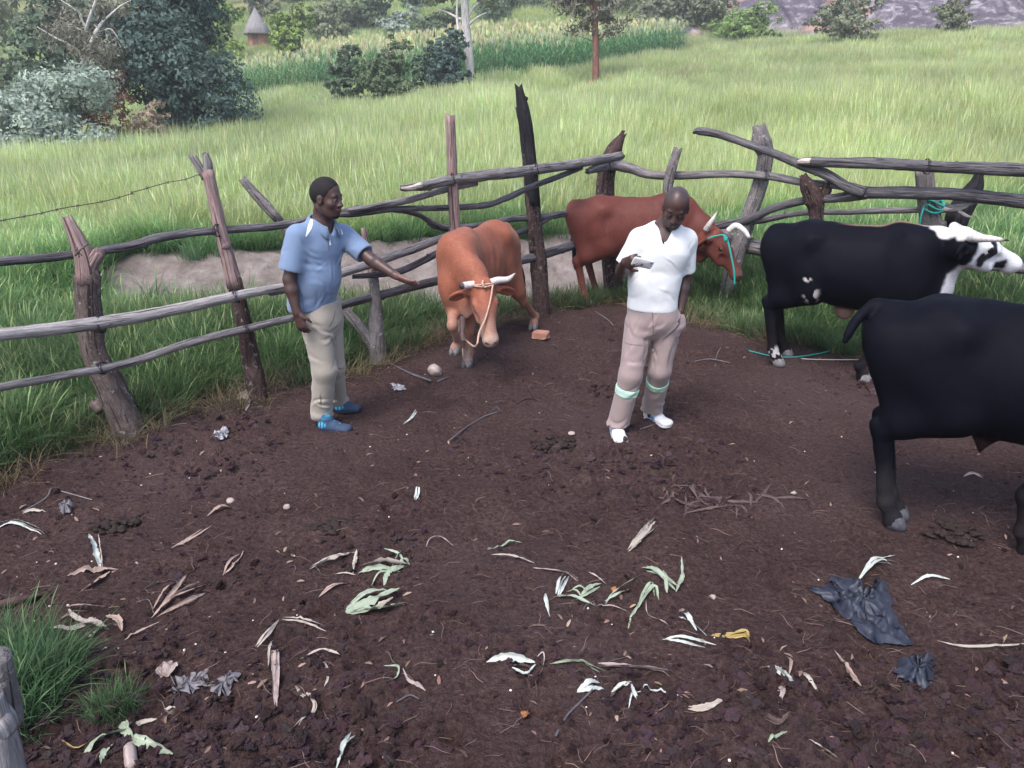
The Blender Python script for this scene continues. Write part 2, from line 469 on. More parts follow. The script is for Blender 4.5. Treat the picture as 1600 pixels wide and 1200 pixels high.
n1 = B.noise(co, 2.2, 6, .65); n2 = B.noise(co, 45, 6, .7); n3 = B.noise(co, .55, 5, .6)
dirt = B.ramp(n2, [(.25, (.026, .0155, .0165)), (.5, (.094, .0560, .0515)), (.76, (.180, .121, .113))])
dirt = B.mix(B.ramp(n1, [(.38, (0, 0, 0)), (.62, (1, 1, 1))]), dirt, B.mix(.5, dirt, (.036, .0215, .0220)))
dirt = B.mix(B.ramp(n3, [(.48, (0, 0, 0)), (.68, (.75, .75, .75))]), dirt, B.mix(.55, dirt, (.145, .100, .102)))
sandc = B.ramp(B.noise(co, 4, 6, .65), [(.3, (.19, .155, .14)), (.55, (.35, .295, .275)), (.75, (.52, .455, .43))])
soil = B.ramp(n1, [(.3, (.03, .045, .02)), (.7, (.06, .085, .03))])
hillc = B.ramp(B.noise(co, .15, 5, .6), [(.35, (.12, .15, .05)), (.6, (.24, .24, .11))])
c = B.mix(B.attr('far').outputs['Fac'], soil, hillc)
c = B.mix(B.attr('sand').outputs['Fac'], c, sandc)
c = B.mix(B.attr('dirt').outputs['Fac'], c, dirt)
B.l(c, b.inputs['Base Color'])
B.bump(B.math('ADD', B.math('MULTIPLY', B.noise(co, 19, 5, .7), 1.6), B.math('ADD', n2, B.math('MULTIPLY', B.noise(co, 130, 3, .7), .4))), 1.0, .035, b)
ground = mk('ground', np.stack([xf, yf, zf], 1), GF, mg, attrs={'dirt': msk, 'sand': sand, 'far': far}, kind='structure')

# ---------------------------------------------------------------- grass
HID = bpy.data.collections.new('tuft_sources')                                # never linked to the scene: only instanced
def blade_rows(P, w, side):
    """ribbon along path P (m,3) with widths w"""
    L = P - side * w[:, None] / 2; R = P + side * w[:, None] / 2
    V = np.stack([L, R], 1).reshape(-1, 3)
    m = len(P); i = np.arange(m - 1) * 2
    return V, np.stack([i, i + 1, i + 3, i + 2], 1)
def grass_tuft(name, n, hmin, hmax, foot, width, lean, droop, seeds, seed, base, tip, headc, mat_):
    rg = np.random.RandomState(seed); mb = MB()
    for q in range(n + seeds):
        isd = q >= n
        a = rg.rand() * 6.283; r = foot * math.sqrt(rg.rand())
        p0 = np.array([math.cos(a) * r, math.sin(a) * r, -.02])
        h = hmin + (hmax - hmin) * rg.rand(); h = h * 1.12 if isd else h
        da = a + rg.normal() * .9; ln = abs(rg.normal()) * lean * (.6 if isd else 1)
        d = np.array([math.cos(da), math.sin(da), 0])
        m = 6 if isd else 5
        tt = np.linspace(0, 1, m); dr = droop * (rg.rand() * (.35 if isd else 1))
        P = p0 + np.outer(tt * ln * h + tt ** 2.4 * dr * h, d) + np.outer(h * (tt - dr * .55 * tt ** 3), [0, 0, 1])
        sd = np.array([-math.sin(da + rg.normal() * .6), math.cos(da + rg.normal() * .6), 0])
        if isd:
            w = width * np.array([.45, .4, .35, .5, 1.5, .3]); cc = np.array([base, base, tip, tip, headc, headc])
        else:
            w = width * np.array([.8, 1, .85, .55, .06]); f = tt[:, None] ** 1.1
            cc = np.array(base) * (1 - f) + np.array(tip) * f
        cc = cc * (1 + .13 * rg.normal())
        V, F = blade_rows(P, w, sd)
        mb.add(V, F, col=np.repeat(np.clip(cc, 0.003, .9), 2, 0))
    o = mb.build(name, mat_)
    COL.objects.unlink(o); HID.objects.link(o); return o
mgr, t, b = mat('grass_blades', .7, .15); B = NB(t)
c = B.mix(1.0, B.attr('col').outputs['Color'], B.attr('tint', 'INSTANCER').outputs['Color'], 'MULTIPLY')
B.l(c, b.inputs['Base Color'])
tr = B.n('ShaderNodeBsdfTranslucent'); B.l(c, tr.inputs['Color'])
ms = B.n('ShaderNodeMixShader'); ms.inputs[0].default_value = .35
B.l(b.outputs[0], ms.inputs[1]); B.l(tr.outputs[0], ms.inputs[2]); B.l(ms.outputs[0], t.nodes['Material Output'].inputs[0])
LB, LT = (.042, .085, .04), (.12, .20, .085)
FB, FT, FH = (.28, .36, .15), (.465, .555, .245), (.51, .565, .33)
srcs = []
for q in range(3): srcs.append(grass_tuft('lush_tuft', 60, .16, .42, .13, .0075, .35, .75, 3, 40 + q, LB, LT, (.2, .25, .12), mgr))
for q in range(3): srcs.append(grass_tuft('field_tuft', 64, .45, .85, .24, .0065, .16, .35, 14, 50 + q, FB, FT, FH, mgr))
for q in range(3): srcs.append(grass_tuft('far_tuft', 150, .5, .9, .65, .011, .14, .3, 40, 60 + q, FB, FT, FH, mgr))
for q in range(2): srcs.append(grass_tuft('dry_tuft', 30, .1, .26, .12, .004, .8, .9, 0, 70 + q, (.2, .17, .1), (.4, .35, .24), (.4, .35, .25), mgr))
# instances are picked in name order
for q, o in enumerate(srcs): o.name = 'tuft_%02d' % q
def scatter(name, P, idx, rz, sc, tint, tilt=None, kind='stuff', coll=HID):
    me = bpy.data.meshes.new(name); n = len(P)
    me.vertices.add(n); me.vertices.foreach_set('co', np.asarray(P, np.float32).ravel())
    rot = np.zeros((n, 3), np.float32); rot[:, 2] = rz
    if tilt is not None: rot[:, :2] = tilt
    me.attributes.new('idx', 'INT', 'POINT').data.foreach_set('value', np.asarray(idx, np.int32))
    me.attributes.new('rot', 'FLOAT_VECTOR', 'POINT').data.foreach_set('vector', rot.ravel())
    sc = np.asarray(sc, np.float32); sc = np.repeat(sc[:, None], 3, 1) if sc.ndim == 1 else sc
    me.attributes.new('scl', 'FLOAT_VECTOR', 'POINT').data.foreach_set('vector', sc.astype(np.float32).ravel())
    me.attributes.new('tint', 'FLOAT_COLOR', 'POINT').data.foreach_set('color', np.concatenate([tint, np.ones((n, 1))], 1).astype(np.float32).ravel())
    o = bpy.data.objects.new(name, me); COL.objects.link(o)
    if kind: o['kind'] = kind
    g = bpy.data.node_groups.new(name, 'GeometryNodeTree')
    g.interface.new_socket('Geometry', in_out='INPUT', socket_type='NodeSocketGeometry')
    g.interface.new_socket('Geometry', in_out='OUTPUT', socket_type='NodeSocketGeometry')
    N = g.nodes.new
    gi, go, ip, ci = N('NodeGroupInput'), N('NodeGroupOutput'), N('GeometryNodeInstanceOnPoints'), N('GeometryNodeCollectionInfo')
    ci.inputs['Collection'].default_value = coll; ci.inputs['Separate Children'].default_value = True; ci.inputs['Reset Children'].default_value = True
    ip.inputs['Pick Instance'].default_value = True
    for nm, ty, sk in (('idx', 'INT', 'Instance Index'), ('rot', 'FLOAT_VECTOR', 'Rotation'), ('scl', 'FLOAT_VECTOR', 'Scale')):
        a = N('GeometryNodeInputNamedAttribute'); a.data_type = ty; a.inputs['Name'].default_value = nm
        g.links.new(a.outputs['Attribute'], ip.inputs[sk])
    g.links.new(gi.outputs[0], ip.inputs['Points']); g.links.new(ci.outputs[0], ip.inputs['Instance']); g.links.new(ip.outputs[0], go.inputs[0])
    o.modifiers.new('scatter', 'NODES').node_group = g
    return o
rg = np.random.RandomState(7)
PTS = []
def spread(n, x0, x1, y0, y1): return x0 + (x1 - x0) * rg.rand(n), y0 + (y1 - y0) * rg.rand(n)
def put(x, y, kind, sc, tint, tilt=.1):
    n = len(x); PTS.append((np.stack([x, y, hgt(x, y)], 1), kind, rg.rand(n) * 6.283, sc, tint, rg.normal(size=(n, 2)) * tilt))
def tintn(n, v=.15, c=(1, 1, 1)):
    return np.array(c)[None] * (1 + v * rg.normal(size=(n, 1))) * (1 + .06 * rg.normal(size=(n, 3)))
FIELD0 = 2.3
# lush short grass along the fence and on the flat beyond it
x, y = spread(26000, -9, 9, 2.5, 15)
e = edge_d(x, y) + .22 * fbm(x * 2.5, y * 2.5, o=3, seed=31); bdd = bank_d(x, y); bw = bank_w(x)
bare = bw * sstep(-2.2, -1.5, bdd - .45 * sstep(-2.6, -3.6, x) + .5 * vn(x * 1.3, y * 1.3, seed=36)) * (1 - sstep(-.1, .06, bdd))
keep = (e > .02) & (rg.rand(len(x)) > bare * (.975 + .016 * (x > -2.8))) & (abs(x) < .85 * y + 1.4) & (rg.rand(len(x)) < .55 + .45 * (y < 10)) & ((bdd < .15) | (bw < .5) | (rg.rand(len(x)) < .3))
x, y, e = x[keep], y[keep], e[keep]
rise = .55 + .6 * sstep(0, .9, e) + .25 * vn(x * 1.5, y * 1.5, seed=41)
put(x, y, rg.randint(0, 3, len(x)), rise, tintn(len(x), .18) * ((1 + .9 * sstep(.8, 4, e)) * (1 + .45 * sstep(-.3, .3, bank_d(x, y))))[:, None] * np.array([[1.0, 1.0, .95]]) * (1 + .25 * fbm(x * .8, y * .8, o=2, seed=43))[:, None], .12)
# dry trampled fringe
x, y = spread(5200, -4.5, 6, 3, 10); e = edge_d(x, y)
k = (e > -.22) & (e < .25); x, y = x[k], y[k]
put(x, y, 9 + rg.randint(0, 2, len(x)), .5 + .6 * rg.rand(len(x)), tintn(len(x), .2, (.8, .75, .7)), .3)
# tall field grass
def field(n, y0, y1, src, smin, smax, xw=.88):
    y = np.sqrt(y0 ** 2 + (y1 ** 2 - y0 ** 2) * rg.rand(n)); x = (2 * rg.rand(n) - 1) * (xw * y + 1)
    k = (bank_d(x, y) > .1 + .5 * rg.rand(n)) & (edge_d(x, y) > FIELD0 + .8 * rg.rand(n)) & ~maize_in(x, y)
    x, y = x[k], y[k]; n = len(x)
    pt = fbm(x * .16, y * .10, o=3, seed=45); wv = fbm(x * .5, y * .22, o=2, seed=46)
    warm = sstep(-12, 14, x)[:, None]
    c = (np.array([[1.12, 1.12, 1.08]]) * (1 - warm) + np.array([[1.07, 1.04, 1.0]]) * warm)
    h = (smin + (smax - smin) * rg.rand(n)) * (1 + .22 * wv)
    nearer = sstep(8, 17, y)
    dk = (.85 + .15 * nearer)
    put(x, y, src + rg.randint(0, 3, n), np.stack([h, h, h * (.55 + .45 * nearer)], 1), tintn(n, .1) * c * (1 + .14 * pt + .12 * wv)[:, None] * dk[:, None], .06)
# the maize field behind the grass: a wedge that narrows to the right
MF = [at_ground(375, 168)[:2], at_ground(460, 152)[:2], at_ground(740, 140)[:2], at_ground(930, 118)[:2], at_ground(1075, 88)[:2]]
MF = np.array(MF)
HUT = at_ground(405, 79)
def maize_in(x, y):
    yf_ = np.interp(x, MF[:, 0], MF[:, 1]); return (x > MF[0, 0] - 2.5) & (x < MF[-1, 0]) & (y > yf_) & (y < 74) & ~((np.abs(x - HUT[0] * y / HUT[1] - .4) < 3.2) & (y > HUT[1] - 24))
field(11000, 8, 20, 3, .9, 1.15)
field(16500, 20, 42, 3, 1.0, 1.3)
field(17500, 40, 100, 6, .9, 1.25)
# the tufts growing by the near corner post
for (px, py, n, r, s) in ((45, 1090, 26, .13, .85), (185, 1110, 9, .06, .5), (20, 1040, 14, .09, .85), (85, 1045, 8, .08, .7), (15, 1150, 10, .1, .8)):
    g0 = gr(px, py); a = rg.rand(n) * 6.28; rr = r * np.sqrt(rg.rand(n))
    put(g0[0] + rr * np.cos(a), g0[1] + rr * np.sin(a), rg.randint(0, 3, n), s * (.55 + .35 * rg.rand(n)), tintn(n, .12, (.8, .9, .95)), .2)
P = np.concatenate([q[0] for q in PTS]); 
scatter('grass', P, np.concatenate([q[1] for q in PTS]), np.concatenate([q[2] for q in PTS]),
        np.concatenate([q[3] if np.ndim(q[3]) == 2 else np.repeat(np.asarray(q[3])[:, None], 3, 1) for q in PTS]),
        np.clip(np.concatenate([q[4] for q in PTS]), .1, 3), np.concatenate([q[5] for q in PTS]))

# ---------------------------------------------------------------- maize crop (a mass no one could count)
HM = bpy.data.collections.new('maize_sources')
def maize_plant(seed):
    rg = np.random.RandomState(seed); mb = MB()
    h = 2.1
    V, F, tc = tube([(0, 0, -.05), (.02, 0, h * .5), (0, .03, h)], [.016, .013, .006], n=4, k=4, cap=False)
    mb.add(V, F, col=np.tile((.10, .16, .06), (len(V), 1)))
    for q in range(11):
        z = .25 + q * .155; a = q * 2.6 + rg.rand(); L = .55 + .25 * rg.rand(); d = np.array([math.cos(a), math.sin(a), 0])
        tt = np.linspace(0, 1, 5)
        P = np.array([0, 0, z]) + np.outer(tt * L, d) + np.outer(L * (1.0 * tt - 1.35 * tt ** 2.2), [0, 0, 1])
        w = np.array([.035, .075, .07, .045, .004]); sd = np.array([-d[1], d[0], 0])
        V, F = blade_rows(P, w, sd)
        c0 = np.array((.085, .165, .085)) * (1 + .25 * rg.normal())
        mb.add(V, F, col=np.clip(np.tile(c0, (len(V), 1)) * np.repeat(1 + .3 * tt, 2)[:, None], .01, .5))
    for q in range(16):
        a = rg.rand() * 6.28; l = .26 + .22 * rg.rand(); o = .5 * rg.rand()
        P = np.array([[0, 0, h - .05], [math.cos(a) * o * l * .5, math.sin(a) * o * l * .5, h + l * .5], [math.cos(a) * o * l, math.sin(a) * o * l, h + l]])
        V, F = blade_rows(P, np.array([.02, .04, .02]), np.array([-math.sin(a), math.cos(a), 0]))
        mb.add(V, F, col=np.tile((.50, .48, .35), (len(V), 1)))
    o = mb.build('maize_%02d' % seed, mgr); COL.objects.unlink(o); HM.objects.link(o)
for q in range(3): maize_plant(q)
xs = np.arange(MF[0, 0] - 2.2, MF[-1, 0], .55); ys = np.arange(30, 76, .75)
X, Y = [a.ravel() for a in np.meshgrid(xs, ys)]
X = X + rg.normal(size=len(X)) * .12; Y = Y + rg.normal(size=len(X)) * .12
k = maize_in(X, Y) & (rg.rand(len(X)) < .93); X, Y = X[k], Y[k]
dep = sstep(1, 9, Y - np.interp(X, MF[:, 0], MF[:, 1]))[:, None]
scatter('maize_crop', np.stack([X, Y, hgt(X, Y)], 1), rg.randint(0, 3, len(X)), rg.rand(len(X)) * 6.28, .82 + .25 * rg.rand(len(X)),
        tintn(len(X), .12) * (np.array([[1.1, 1.3, 1.15]]) * (1 - dep) + np.array([[1.6, 1.6, 1.35]]) * dep), rg.normal(size=(len(X), 2)) * .05, coll=HM)

# ---------------------------------------------------------------- foliage
def leaf_mat(name, c, tr_=.3, var=.35):
    m, t, b = mat(name, .6, .25); B = NB(t)
    a = B.attr('lv').outputs['Fac']
    lo = tuple(x * (1 - var) for x in c); hi = tuple(min(1, x * (1 + var)) for x in c)
    cc = B.ramp(a, [(0, lo), (1, hi)]); B.l(cc, b.inputs['Base Color'])
    tl = B.n('ShaderNodeBsdfTranslucent'); B.l(cc, tl.inputs['Color'])
    ms = B.n('ShaderNodeMixShader'); ms.inputs[0].default_value = tr_
    B.l(b.outputs[0], ms.inputs[1]); B.l(tl.outputs[0], ms.inputs[2]); B.l(ms.outputs[0], t.nodes['Material Output'].inputs[0])
    return m
def crown_geo(lobes, n, leaf, seed, elong=1.9, flat=.0, depth=.45, clump=26, cr=.2):
    """leaves gathered in clumps through ellipsoidal lobes [(cx,cy,cz,rx,ry,rz)]"""
    rg = np.random.RandomState(seed); lobes = np.asarray(lobes, float)
    vol = (lobes[:, 3] * lobes[:, 4] * lobes[:, 5]) ** .67; pr = vol / vol.sum()
    nc = max(6, n // clump); li = rg.choice(len(lobes), nc, p=pr); Lb = lobes[li]
    d = rg.normal(size=(nc, 3)); d /= np.linalg.norm(d, axis=1)[:, None]
    r = 1 - depth * rg.rand(nc) ** 1.6
    r *= 1 + .22 * vn(d[:, 0] * 2.2 + seed, d[:, 1] * 2.2, d[:, 2] * 2.2, seed=seed)
    C = Lb[:, :3] + d * Lb[:, 3:] * r[:, None]
    sz = np.cbrt(np.prod(Lb[:, 3:], 1)) * cr * (.6 + .8 * rg.rand(nc))
    ci = np.repeat(np.arange(nc), clump); m = len(ci)
    e = rg.normal(size=(m, 3)); e /= np.linalg.norm(e, axis=1)[:, None]
    P = C[ci] + e * (sz[ci] * rg.rand(m) ** .45)[:, None] * np.array([1.15, 1.15, .8])
    nr = e * .7 + d[ci] * .6 + np.array([0, 0, .35]) + rg.normal(size=(m, 3)) * .45; nr /= np.linalg.norm(nr, axis=1)[:, None]
    ax = np.cross(nr, rg.normal(size=(m, 3))); ax[:, 2] -= .25; ax /= np.linalg.norm(ax, axis=1)[:, None] + 1e-9
    sd = np.cross(nr, ax); s = leaf * (.65 + .7 * rg.rand(m))[:, None]
    V = np.stack([P - ax * s * elong / 2, P + sd * s / 2 + nr * s * .12, P + ax * s * elong / 2, P - sd * s / 2 + nr * s * .12], 1).reshape(-1, 3)
    F = np.arange(m * 4).reshape(-1, 4)
    lv = np.repeat(np.clip(.5 + .22 * rg.normal(size=m) + .25 * rg.normal(size=nc)[ci], 0, 1), 4)
    return V, F, lv
def limb_set(base, h, r, seed, nb=6, top=None, spread_=.5, start=.3):
    rg = np.random.RandomState(seed); mb = MB(); base = np.asarray(base, float)
    tp = base + (np.array([0, 0, h]) if top is None else np.asarray(top, float))
    mid = (base + tp) / 2 + np.array([rg.normal() * .04 * h, rg.normal() * .04 * h, 0])
    P = [base - np.array([0, 0, .3]), base + (mid - base) * .3, mid, tp]
    V, F, tc = tube(P, [r * 1.35, r * 1.05, r * .75, r * .25], k=9, n=14, rough=.12, seed=seed); mb.add(V, F, tc=tc)
    C = spline(P, 40)
    for q in range(nb):
        f = start + (1 - start) * (q + .5) / nb * .95; p = C[int(f * 39)]; a = q * 2.4 + rg.rand(); L = h * spread_ * (1.15 - f * .7) * (.7 + .5 * rg.rand())
        d = np.array([math.cos(a), math.sin(a), .55 + .5 * rg.rand()])
        e = p + d * L; m1 = p + d * L * .5 + rg.normal(size=3) * L * .09; rr = r * (1 - .7 * f) * .5
        V, F, tc = tube([p, m1, e], [rr, rr * .6, rr * .2], k=6, n=8, rough=.1, seed=seed + q); mb.add(V, F, tc=tc)
        for u in range(2):
            d2 = d + rg.normal(size=3) * .7; s0 = p + (e - p) * (.45 + .3 * u)
            V, F, tc = tube([s0, s0 + d2 * L * .2, s0 + d2 * L * .42], [rr * .45, rr * .3, rr * .1], k=5, n=6, seed=seed + q + u); mb.add(V, F, tc=tc)
    return mb
M_bark_pale = wood_mat('bark_pale', (.40, .37, .35), (.66, .63, .61), (.82, .80, .79), grain=(14, 14, 2))
M_bark_grey = wood_mat('bark_grey', (.10, .085, .07), (.2, .17, .15), (.33, .29, .26), grain=(14, 14, 3))
M_bark_red = wood_mat('bark_red', (.14, .06, .045), (.26, .125, .10), (.36, .2, .165), grain=(12, 12, 3))
M_bark_dark = wood_mat('bark_brown', (.05, .035, .03), (.10, .075, .065), (.17, .14, .125), grain=(14, 14, 4))
ML = {k: leaf_mat('leaves_' + k, c) for k, c in dict(
    silver=(.36, .43, .36), dark=(.06, .11, .085), darkblue=(.10, .155, .135), mid=(.14, .195, .105), olive=(.20, .22, .13), lime=(.24, .34, .08),
    pale=(.25, .285, .17), deep=(.14, .20, .13), thorn=(.21, .235, .15), bright=(.21, .31, .10), wisp=(.23, .225, .175), rust=(.20, .095, .065), straw=(.42, .33, .25)).items()}
def scr(px0, px1, py0, py1, y):
    """world box at depth y that covers the pixels px0..px1, py0..py1 (py1 below)"""
    a = at(px0, (py0 + py1) / 2, y); c = at(px1, (py0 + py1) / 2, y); tp = at((px0 + px1) / 2, py0, y); bt = at((px0 + px1) / 2, py1, y)
    return (a[0] + c[0]) / 2, abs(c[0] - a[0]), bt[2], tp[2]
def plant(name, label, cat, leafm, barkm, y, px0, px1, py0, py1, n, leaf, seed, group=None, trunk=.35, lob=7, tall=False, low=False, tr_r=None, depth=.5, cr=.22, elong=1.9, nb=6):
    """a bush or tree that fills a given outline at depth y: crown and trunk are its parts"""
    cx, w, zb, zt = scr(px0, px1, py0, py1, y); gz = float(hgt(np.array([cx]), np.array([y]))[0])
    zb = min(zb, gz + .1) if low else zb
    o = thing(name, label, cat, (cx, y, gz), group); rg = np.random.RandomState(seed)
    h = zt - zb; rx = w / 2; lobes = []
    for q in range(lob):
        a = q * 2.399; rr = .5 * math.sqrt((q + .3) / lob); f = .15 + .7 * ((q * .618) % 1)
        wd = math.sin(math.pi * (.18 + .72 * f)) if not low else .5 + .55 * math.sin(math.pi * (.25 + .62 * f))
        lobes.append((cx + rx * rr * 1.2 * math.cos(a) * wd, y + rx * rr * 1.2 * math.sin(a) * wd, zb + h * f, rx * (.36 + .2 * rg.rand()) * wd + .05, rx * (.36 + .2 * rg.rand()) * wd + .05, h * (.2 + .1 * rg.rand())))
    V, F, lv = crown_geo(lobes, n, leaf, seed, elong=elong, depth=depth, cr=cr)
    mk('crown', V, F, leafm, o, attrs={'lv': lv}, smooth=False)
    if barkm:
        limb_set((cx, y, gz), max(zt - gz, .5) * .86, tr_r or max(.05, (zt - gz) * .022), seed, nb=nb, spread_=min(.5, .8 * rx / max(zt - gz, .1))).build('trunk', barkm, o)
    return o
plant('silver_bush', 'broad silvery green bush at the left edge of the grass field', 'bush', ML['silver'], M_bark_dark, 27, -50, 192, 100, 250, 20000, .085, 1, low=True, lob=18, cr=.3)
plant('dark_tree', 'big dark blue green tree on the left, largest of the near trees', 'tree', ML['darkblue'], M_bark_dark, 33, 160, 385, -110, 192, 30000, .105, 2, low=True, lob=14, cr=.24)
plant('evergreen_tree', 'dark green tree behind the silvery bush at the upper left', 'tree', ML['deep'], M_bark_dark, 40, 10, 175, -60, 150, 9000, .15, 3, low=True, lob=9)
plant('pale_tree', 'pale hazy tree at the far left edge of the photo', 'tree', ML['pale'], M_bark_grey, 60, -120, 45, -90, 100, 3000, .25, 4, low=True, lob=7)
o = plant('thorn_tree', 'wispy half bare tree with pale branches in front of the dark tree', 'tree', ML['wisp'], None, 31, 55, 235, -40, 135, 3600, .05, 5, lob=12, depth=.9, cr=.4, elong=5)
cx, w, zb, zt = scr(120, 140, -60, 135, 30.8); gz = float(hgt(np.array([cx]), np.array([30.8]))[0])
mb = MB()
for P, r in (([(127, 190), (128, 120), (137, 85), (150, 50), (165, 30), (190, 8)], .10), ([(128, 120), (133, 70), (136, 40), (150, 0), (155, -20)], .075), ([(130, 100), (125, 85), (105, 68), (85, 58), (58, 42)], .05),
             ([(134, 60), (125, 46), (108, 45), (100, 52)], .03), ([(135, 45), (120, 18), (95, 0)], .045), ([(160, 36), (185, 12), (205, 0)], .035), ([(131, 112), (150, 103), (165, 108)], .03), ([(145, 60), (170, 45), (185, 60), (200, 82)], .03), ([(136, 80), (155, 70), (190, 75)], .025)):
    Pw = [at(p[0], p[1], 30.8 + .25 * math.sin(p[0])) for p in P]
    V, F, tc = tube(Pw, [r, r * .8, r * .3], k=7, rough=.12, seed=int(P[0][0])); mb.add(V, F, tc=tc)
mb.build('trunk', M_bark_pale, o)
plant('dead_bush', 'rust brown dead bush between the silvery bush and the dark tree', 'bush', ML['rust'], None, 30, 105, 225, 105, 175, 2600, .07, 6, low=True, lob=8, depth=.8, cr=.35)
plant('brush_pile', 'heap of dry cream coloured leafy branches below the dark tree', 'brush pile', ML['straw'], None, 29, 190, 270, 152, 192, 1500, .07, 7, low=True, lob=7, depth=.7, cr=.3)
HEDGE = 'shrubs in front of the maize'
plant('shrub', 'thin dull green shrub in front of the maize, leftmost of four', 'shrub', ML['deep'], M_bark_dark, 43, 508, 572, 62, 164, 4400, .105, 8, HEDGE, low=True, lob=7)
plant('shrub', 'widest of the four shrubs in front of the maize, mid green', 'shrub', ML['mid'], M_bark_dark, 43, 556, 660, 60, 160, 6500, .11, 9, HEDGE, low=True, lob=8)
plant('shrub', 'small shrub pressed between the widest shrub and the darkest one', 'shrub', ML['deep'], M_bark_dark, 43.5, 638, 694, 66, 156, 3600, .11, 10, HEDGE, low=True, lob=6)
plant('shrub', 'tallest and darkest shrub beside the white tree trunk', 'shrub', ML['darkblue'], M_bark_dark, 43, 664, 742, 34, 152, 6500, .11, 11, HEDGE, low=True, lob=8)
def pxtree(name, label, y, limbs, barkm, leafm, boxes, n, leaf, seed, depth=.9, cr=.35, elong=3, limbmat=None):
    """a tree whose trunk and limbs follow the lines seen in the photograph"""
    p0 = limbs[0][0][0]; b0 = at(p0[0], p0[1], y); gz = float(hgt(b0[:1], np.array([y]))[0])
    o = thing(name, label, 'tree', (b0[0], y, gz)); mb = MB(); lm = MB()
    for q, (P, r0, r1) in enumerate(limbs):
        Pw = [at(p[0], p[1], y + (.0 if q == 0 else .3 * math.sin(q * 2.1) * i)) for i, p in enumerate(P)]
        if q == 0: Pw = [np.array([Pw[0][0], y, gz - .3])] + Pw
        V, F, tc = tube(Pw, [r0, (r0 + r1) / 2, r1], k=10, rough=.1, seed=seed + q); mb.add(V, F, tc=tc)
    mb.build('trunk', barkm, o)
    lobes = []
    for (x0, x1, y0, y1, dy) in boxes:
        cx, w, zb, zt = scr(x0, x1, y0, y1, y + dy); lobes.append((cx, y + dy, (zb + zt) / 2, w / 2, w / 2.4, (zt - zb) / 2))
    V, F, lv = crown_geo(lobes, n, leaf, seed, depth=depth, cr=cr, elong=elong); mk('crown', V, F, leafm, o, attrs={'lv': lv}, smooth=False)
    return o
pxtree('white_trunk_tree', 'tall tree with a bare white trunk rising behind the darkest shrub', 44.5,
       [([(735, 142), (733, 90), (728, 40), (726, 0), (724, -60)], .24, .2), ([(728, 33), (715, 28), (700, 20), (682, 14)], .09, .03), ([(731, 40), (745, 28), (760, 20)], .08, .03), ([(729, 30), (738, 14), (748, 5)], .09, .05), ([(716, 48), (714, 20), (716, -10)], .08, .05)],
       M_bark_pale, ML['olive'], [(650, 720, -90, 20, 1), (730, 800, -90, 10, 0), (680, 780, -130, -20, 0)], 1600, .14, 21)
pxtree('red_trunk_tree', 'tree with a straight reddish brown trunk at the edge of the maize', 47,
       [([(931, 122), (931, 80), (930, 40), (930, 0), (928, -50)], .22, .14), ([(931, 66), (945, 55), (960, 42)], .06, .02), ([(929, 30), (922, 10), (912, -8)], .07, .03), ([(930, 66), (915, 60), (890, 52)], .04, .015), ([(932, 34), (940, 15), (955, 0)], .05, .02)],
       M_bark_red, ML['wisp'], [(862, 930, -50, 55, .6), (925, 990, -40, 50, -.4), (880, 980, -90, 0, 0), (900, 960, 0, 60, .5)], 4200, .09, 22, elong=4)
# earth mounds at the foot of the trees
M_mound = plain('mound_earth', (.38, .17, .13), nscale=8)
for (px, py, w_, h_, lb) in ((714, 135, .36, .75, 'narrow red earth mound under the darkest shrub'), (742, 136, .34, .6, 'low red earth mound beside the white tree trunk'), (924, 118, .3, .45, 'low brown mound at the foot of the red trunk')):
    p = at(px, py, 43.2 if px < 900 else 46.6); p[2] = float(hgt(p[:1], p[1:2])[0])
    V, F = lump((0, 0, h_ * .45), (w_, w_, h_ * .75), seed=px, rough=.22, base=ICO2); tag(mk('earth_mound', V + p, F, M_mound, loc=p), lb, 'mound')
# wooded hillside: trees one by one
WOOD = 'trees on the wooded hillside'
hl = [  # px0 px1 py0 py1 depth leaf label
    (285, 385, 0, 75, 78, 'lime', 'bright yellow green bush between the dark tree and the hut'),
    (424, 488, 8, 72, 76, 'lime', 'bright lime green tree just right of the thatched hut'),
    (380, 440, -60, 30, 96, 'pale', 'pale scrubby tree on the slope straight above the hut'),
    (478, 560, 2, 66, 84, 'pale', 'pale green tree right of the lime green one'),
    (440, 530, -60, 30, 104, 'olive', 'olive tree high on the slope above the lime green tree'),
    (545, 612, -14, 60, 88, 'mid', 'mid green tree standing above the widest shrub'),
    (598, 650, 20, 62, 86, 'silver', 'small grey green tree at the back edge of the maize'),
    (560, 640, -70, 14, 106, 'mid', 'tree on the slope above the small grey green one'),
    (632, 672, -40, 40, 94, 'deep', 'dark narrow tree left of the white trunk'),
    (655, 725, 18, 66, 82, 'mid', 'rounded green tree just behind the tallest dark shrub'),
    (690, 760, -60, 48, 98, 'olive', 'olive tree directly behind the white trunk'),
    (745, 830, -40, 66, 88, 'deep', 'large green tree right of the white trunk'),
    (815, 880, -20, 64, 90, 'mid', 'green tree halfway between the white and red trunks'),
    (780, 870, -110, 0, 112, 'olive', 'tree on the slope above the two trunks'),
    (868, 935, -30, 64, 92, 'olive', 'olive tree behind the left of the red trunk'),
    (935, 1010, -40, 66, 90, 'mid', 'green tree behind the right of the red trunk'),
    (992, 1060, -20, 70, 86, 'thorn', 'grey green thorn tree where the maize ends'),
    (1040, 1110, -30, 62, 84, 'thorn', 'spreading thorn tree above the small blue grey rock'),
    (1085, 1160, -40, 68, 82, 'olive', 'olive tree leaning towards the bright green bush'),
    (1118, 1212, 14, 74, 76, 'bright', 'bright green rounded bush left of the bare rock slope'),
]
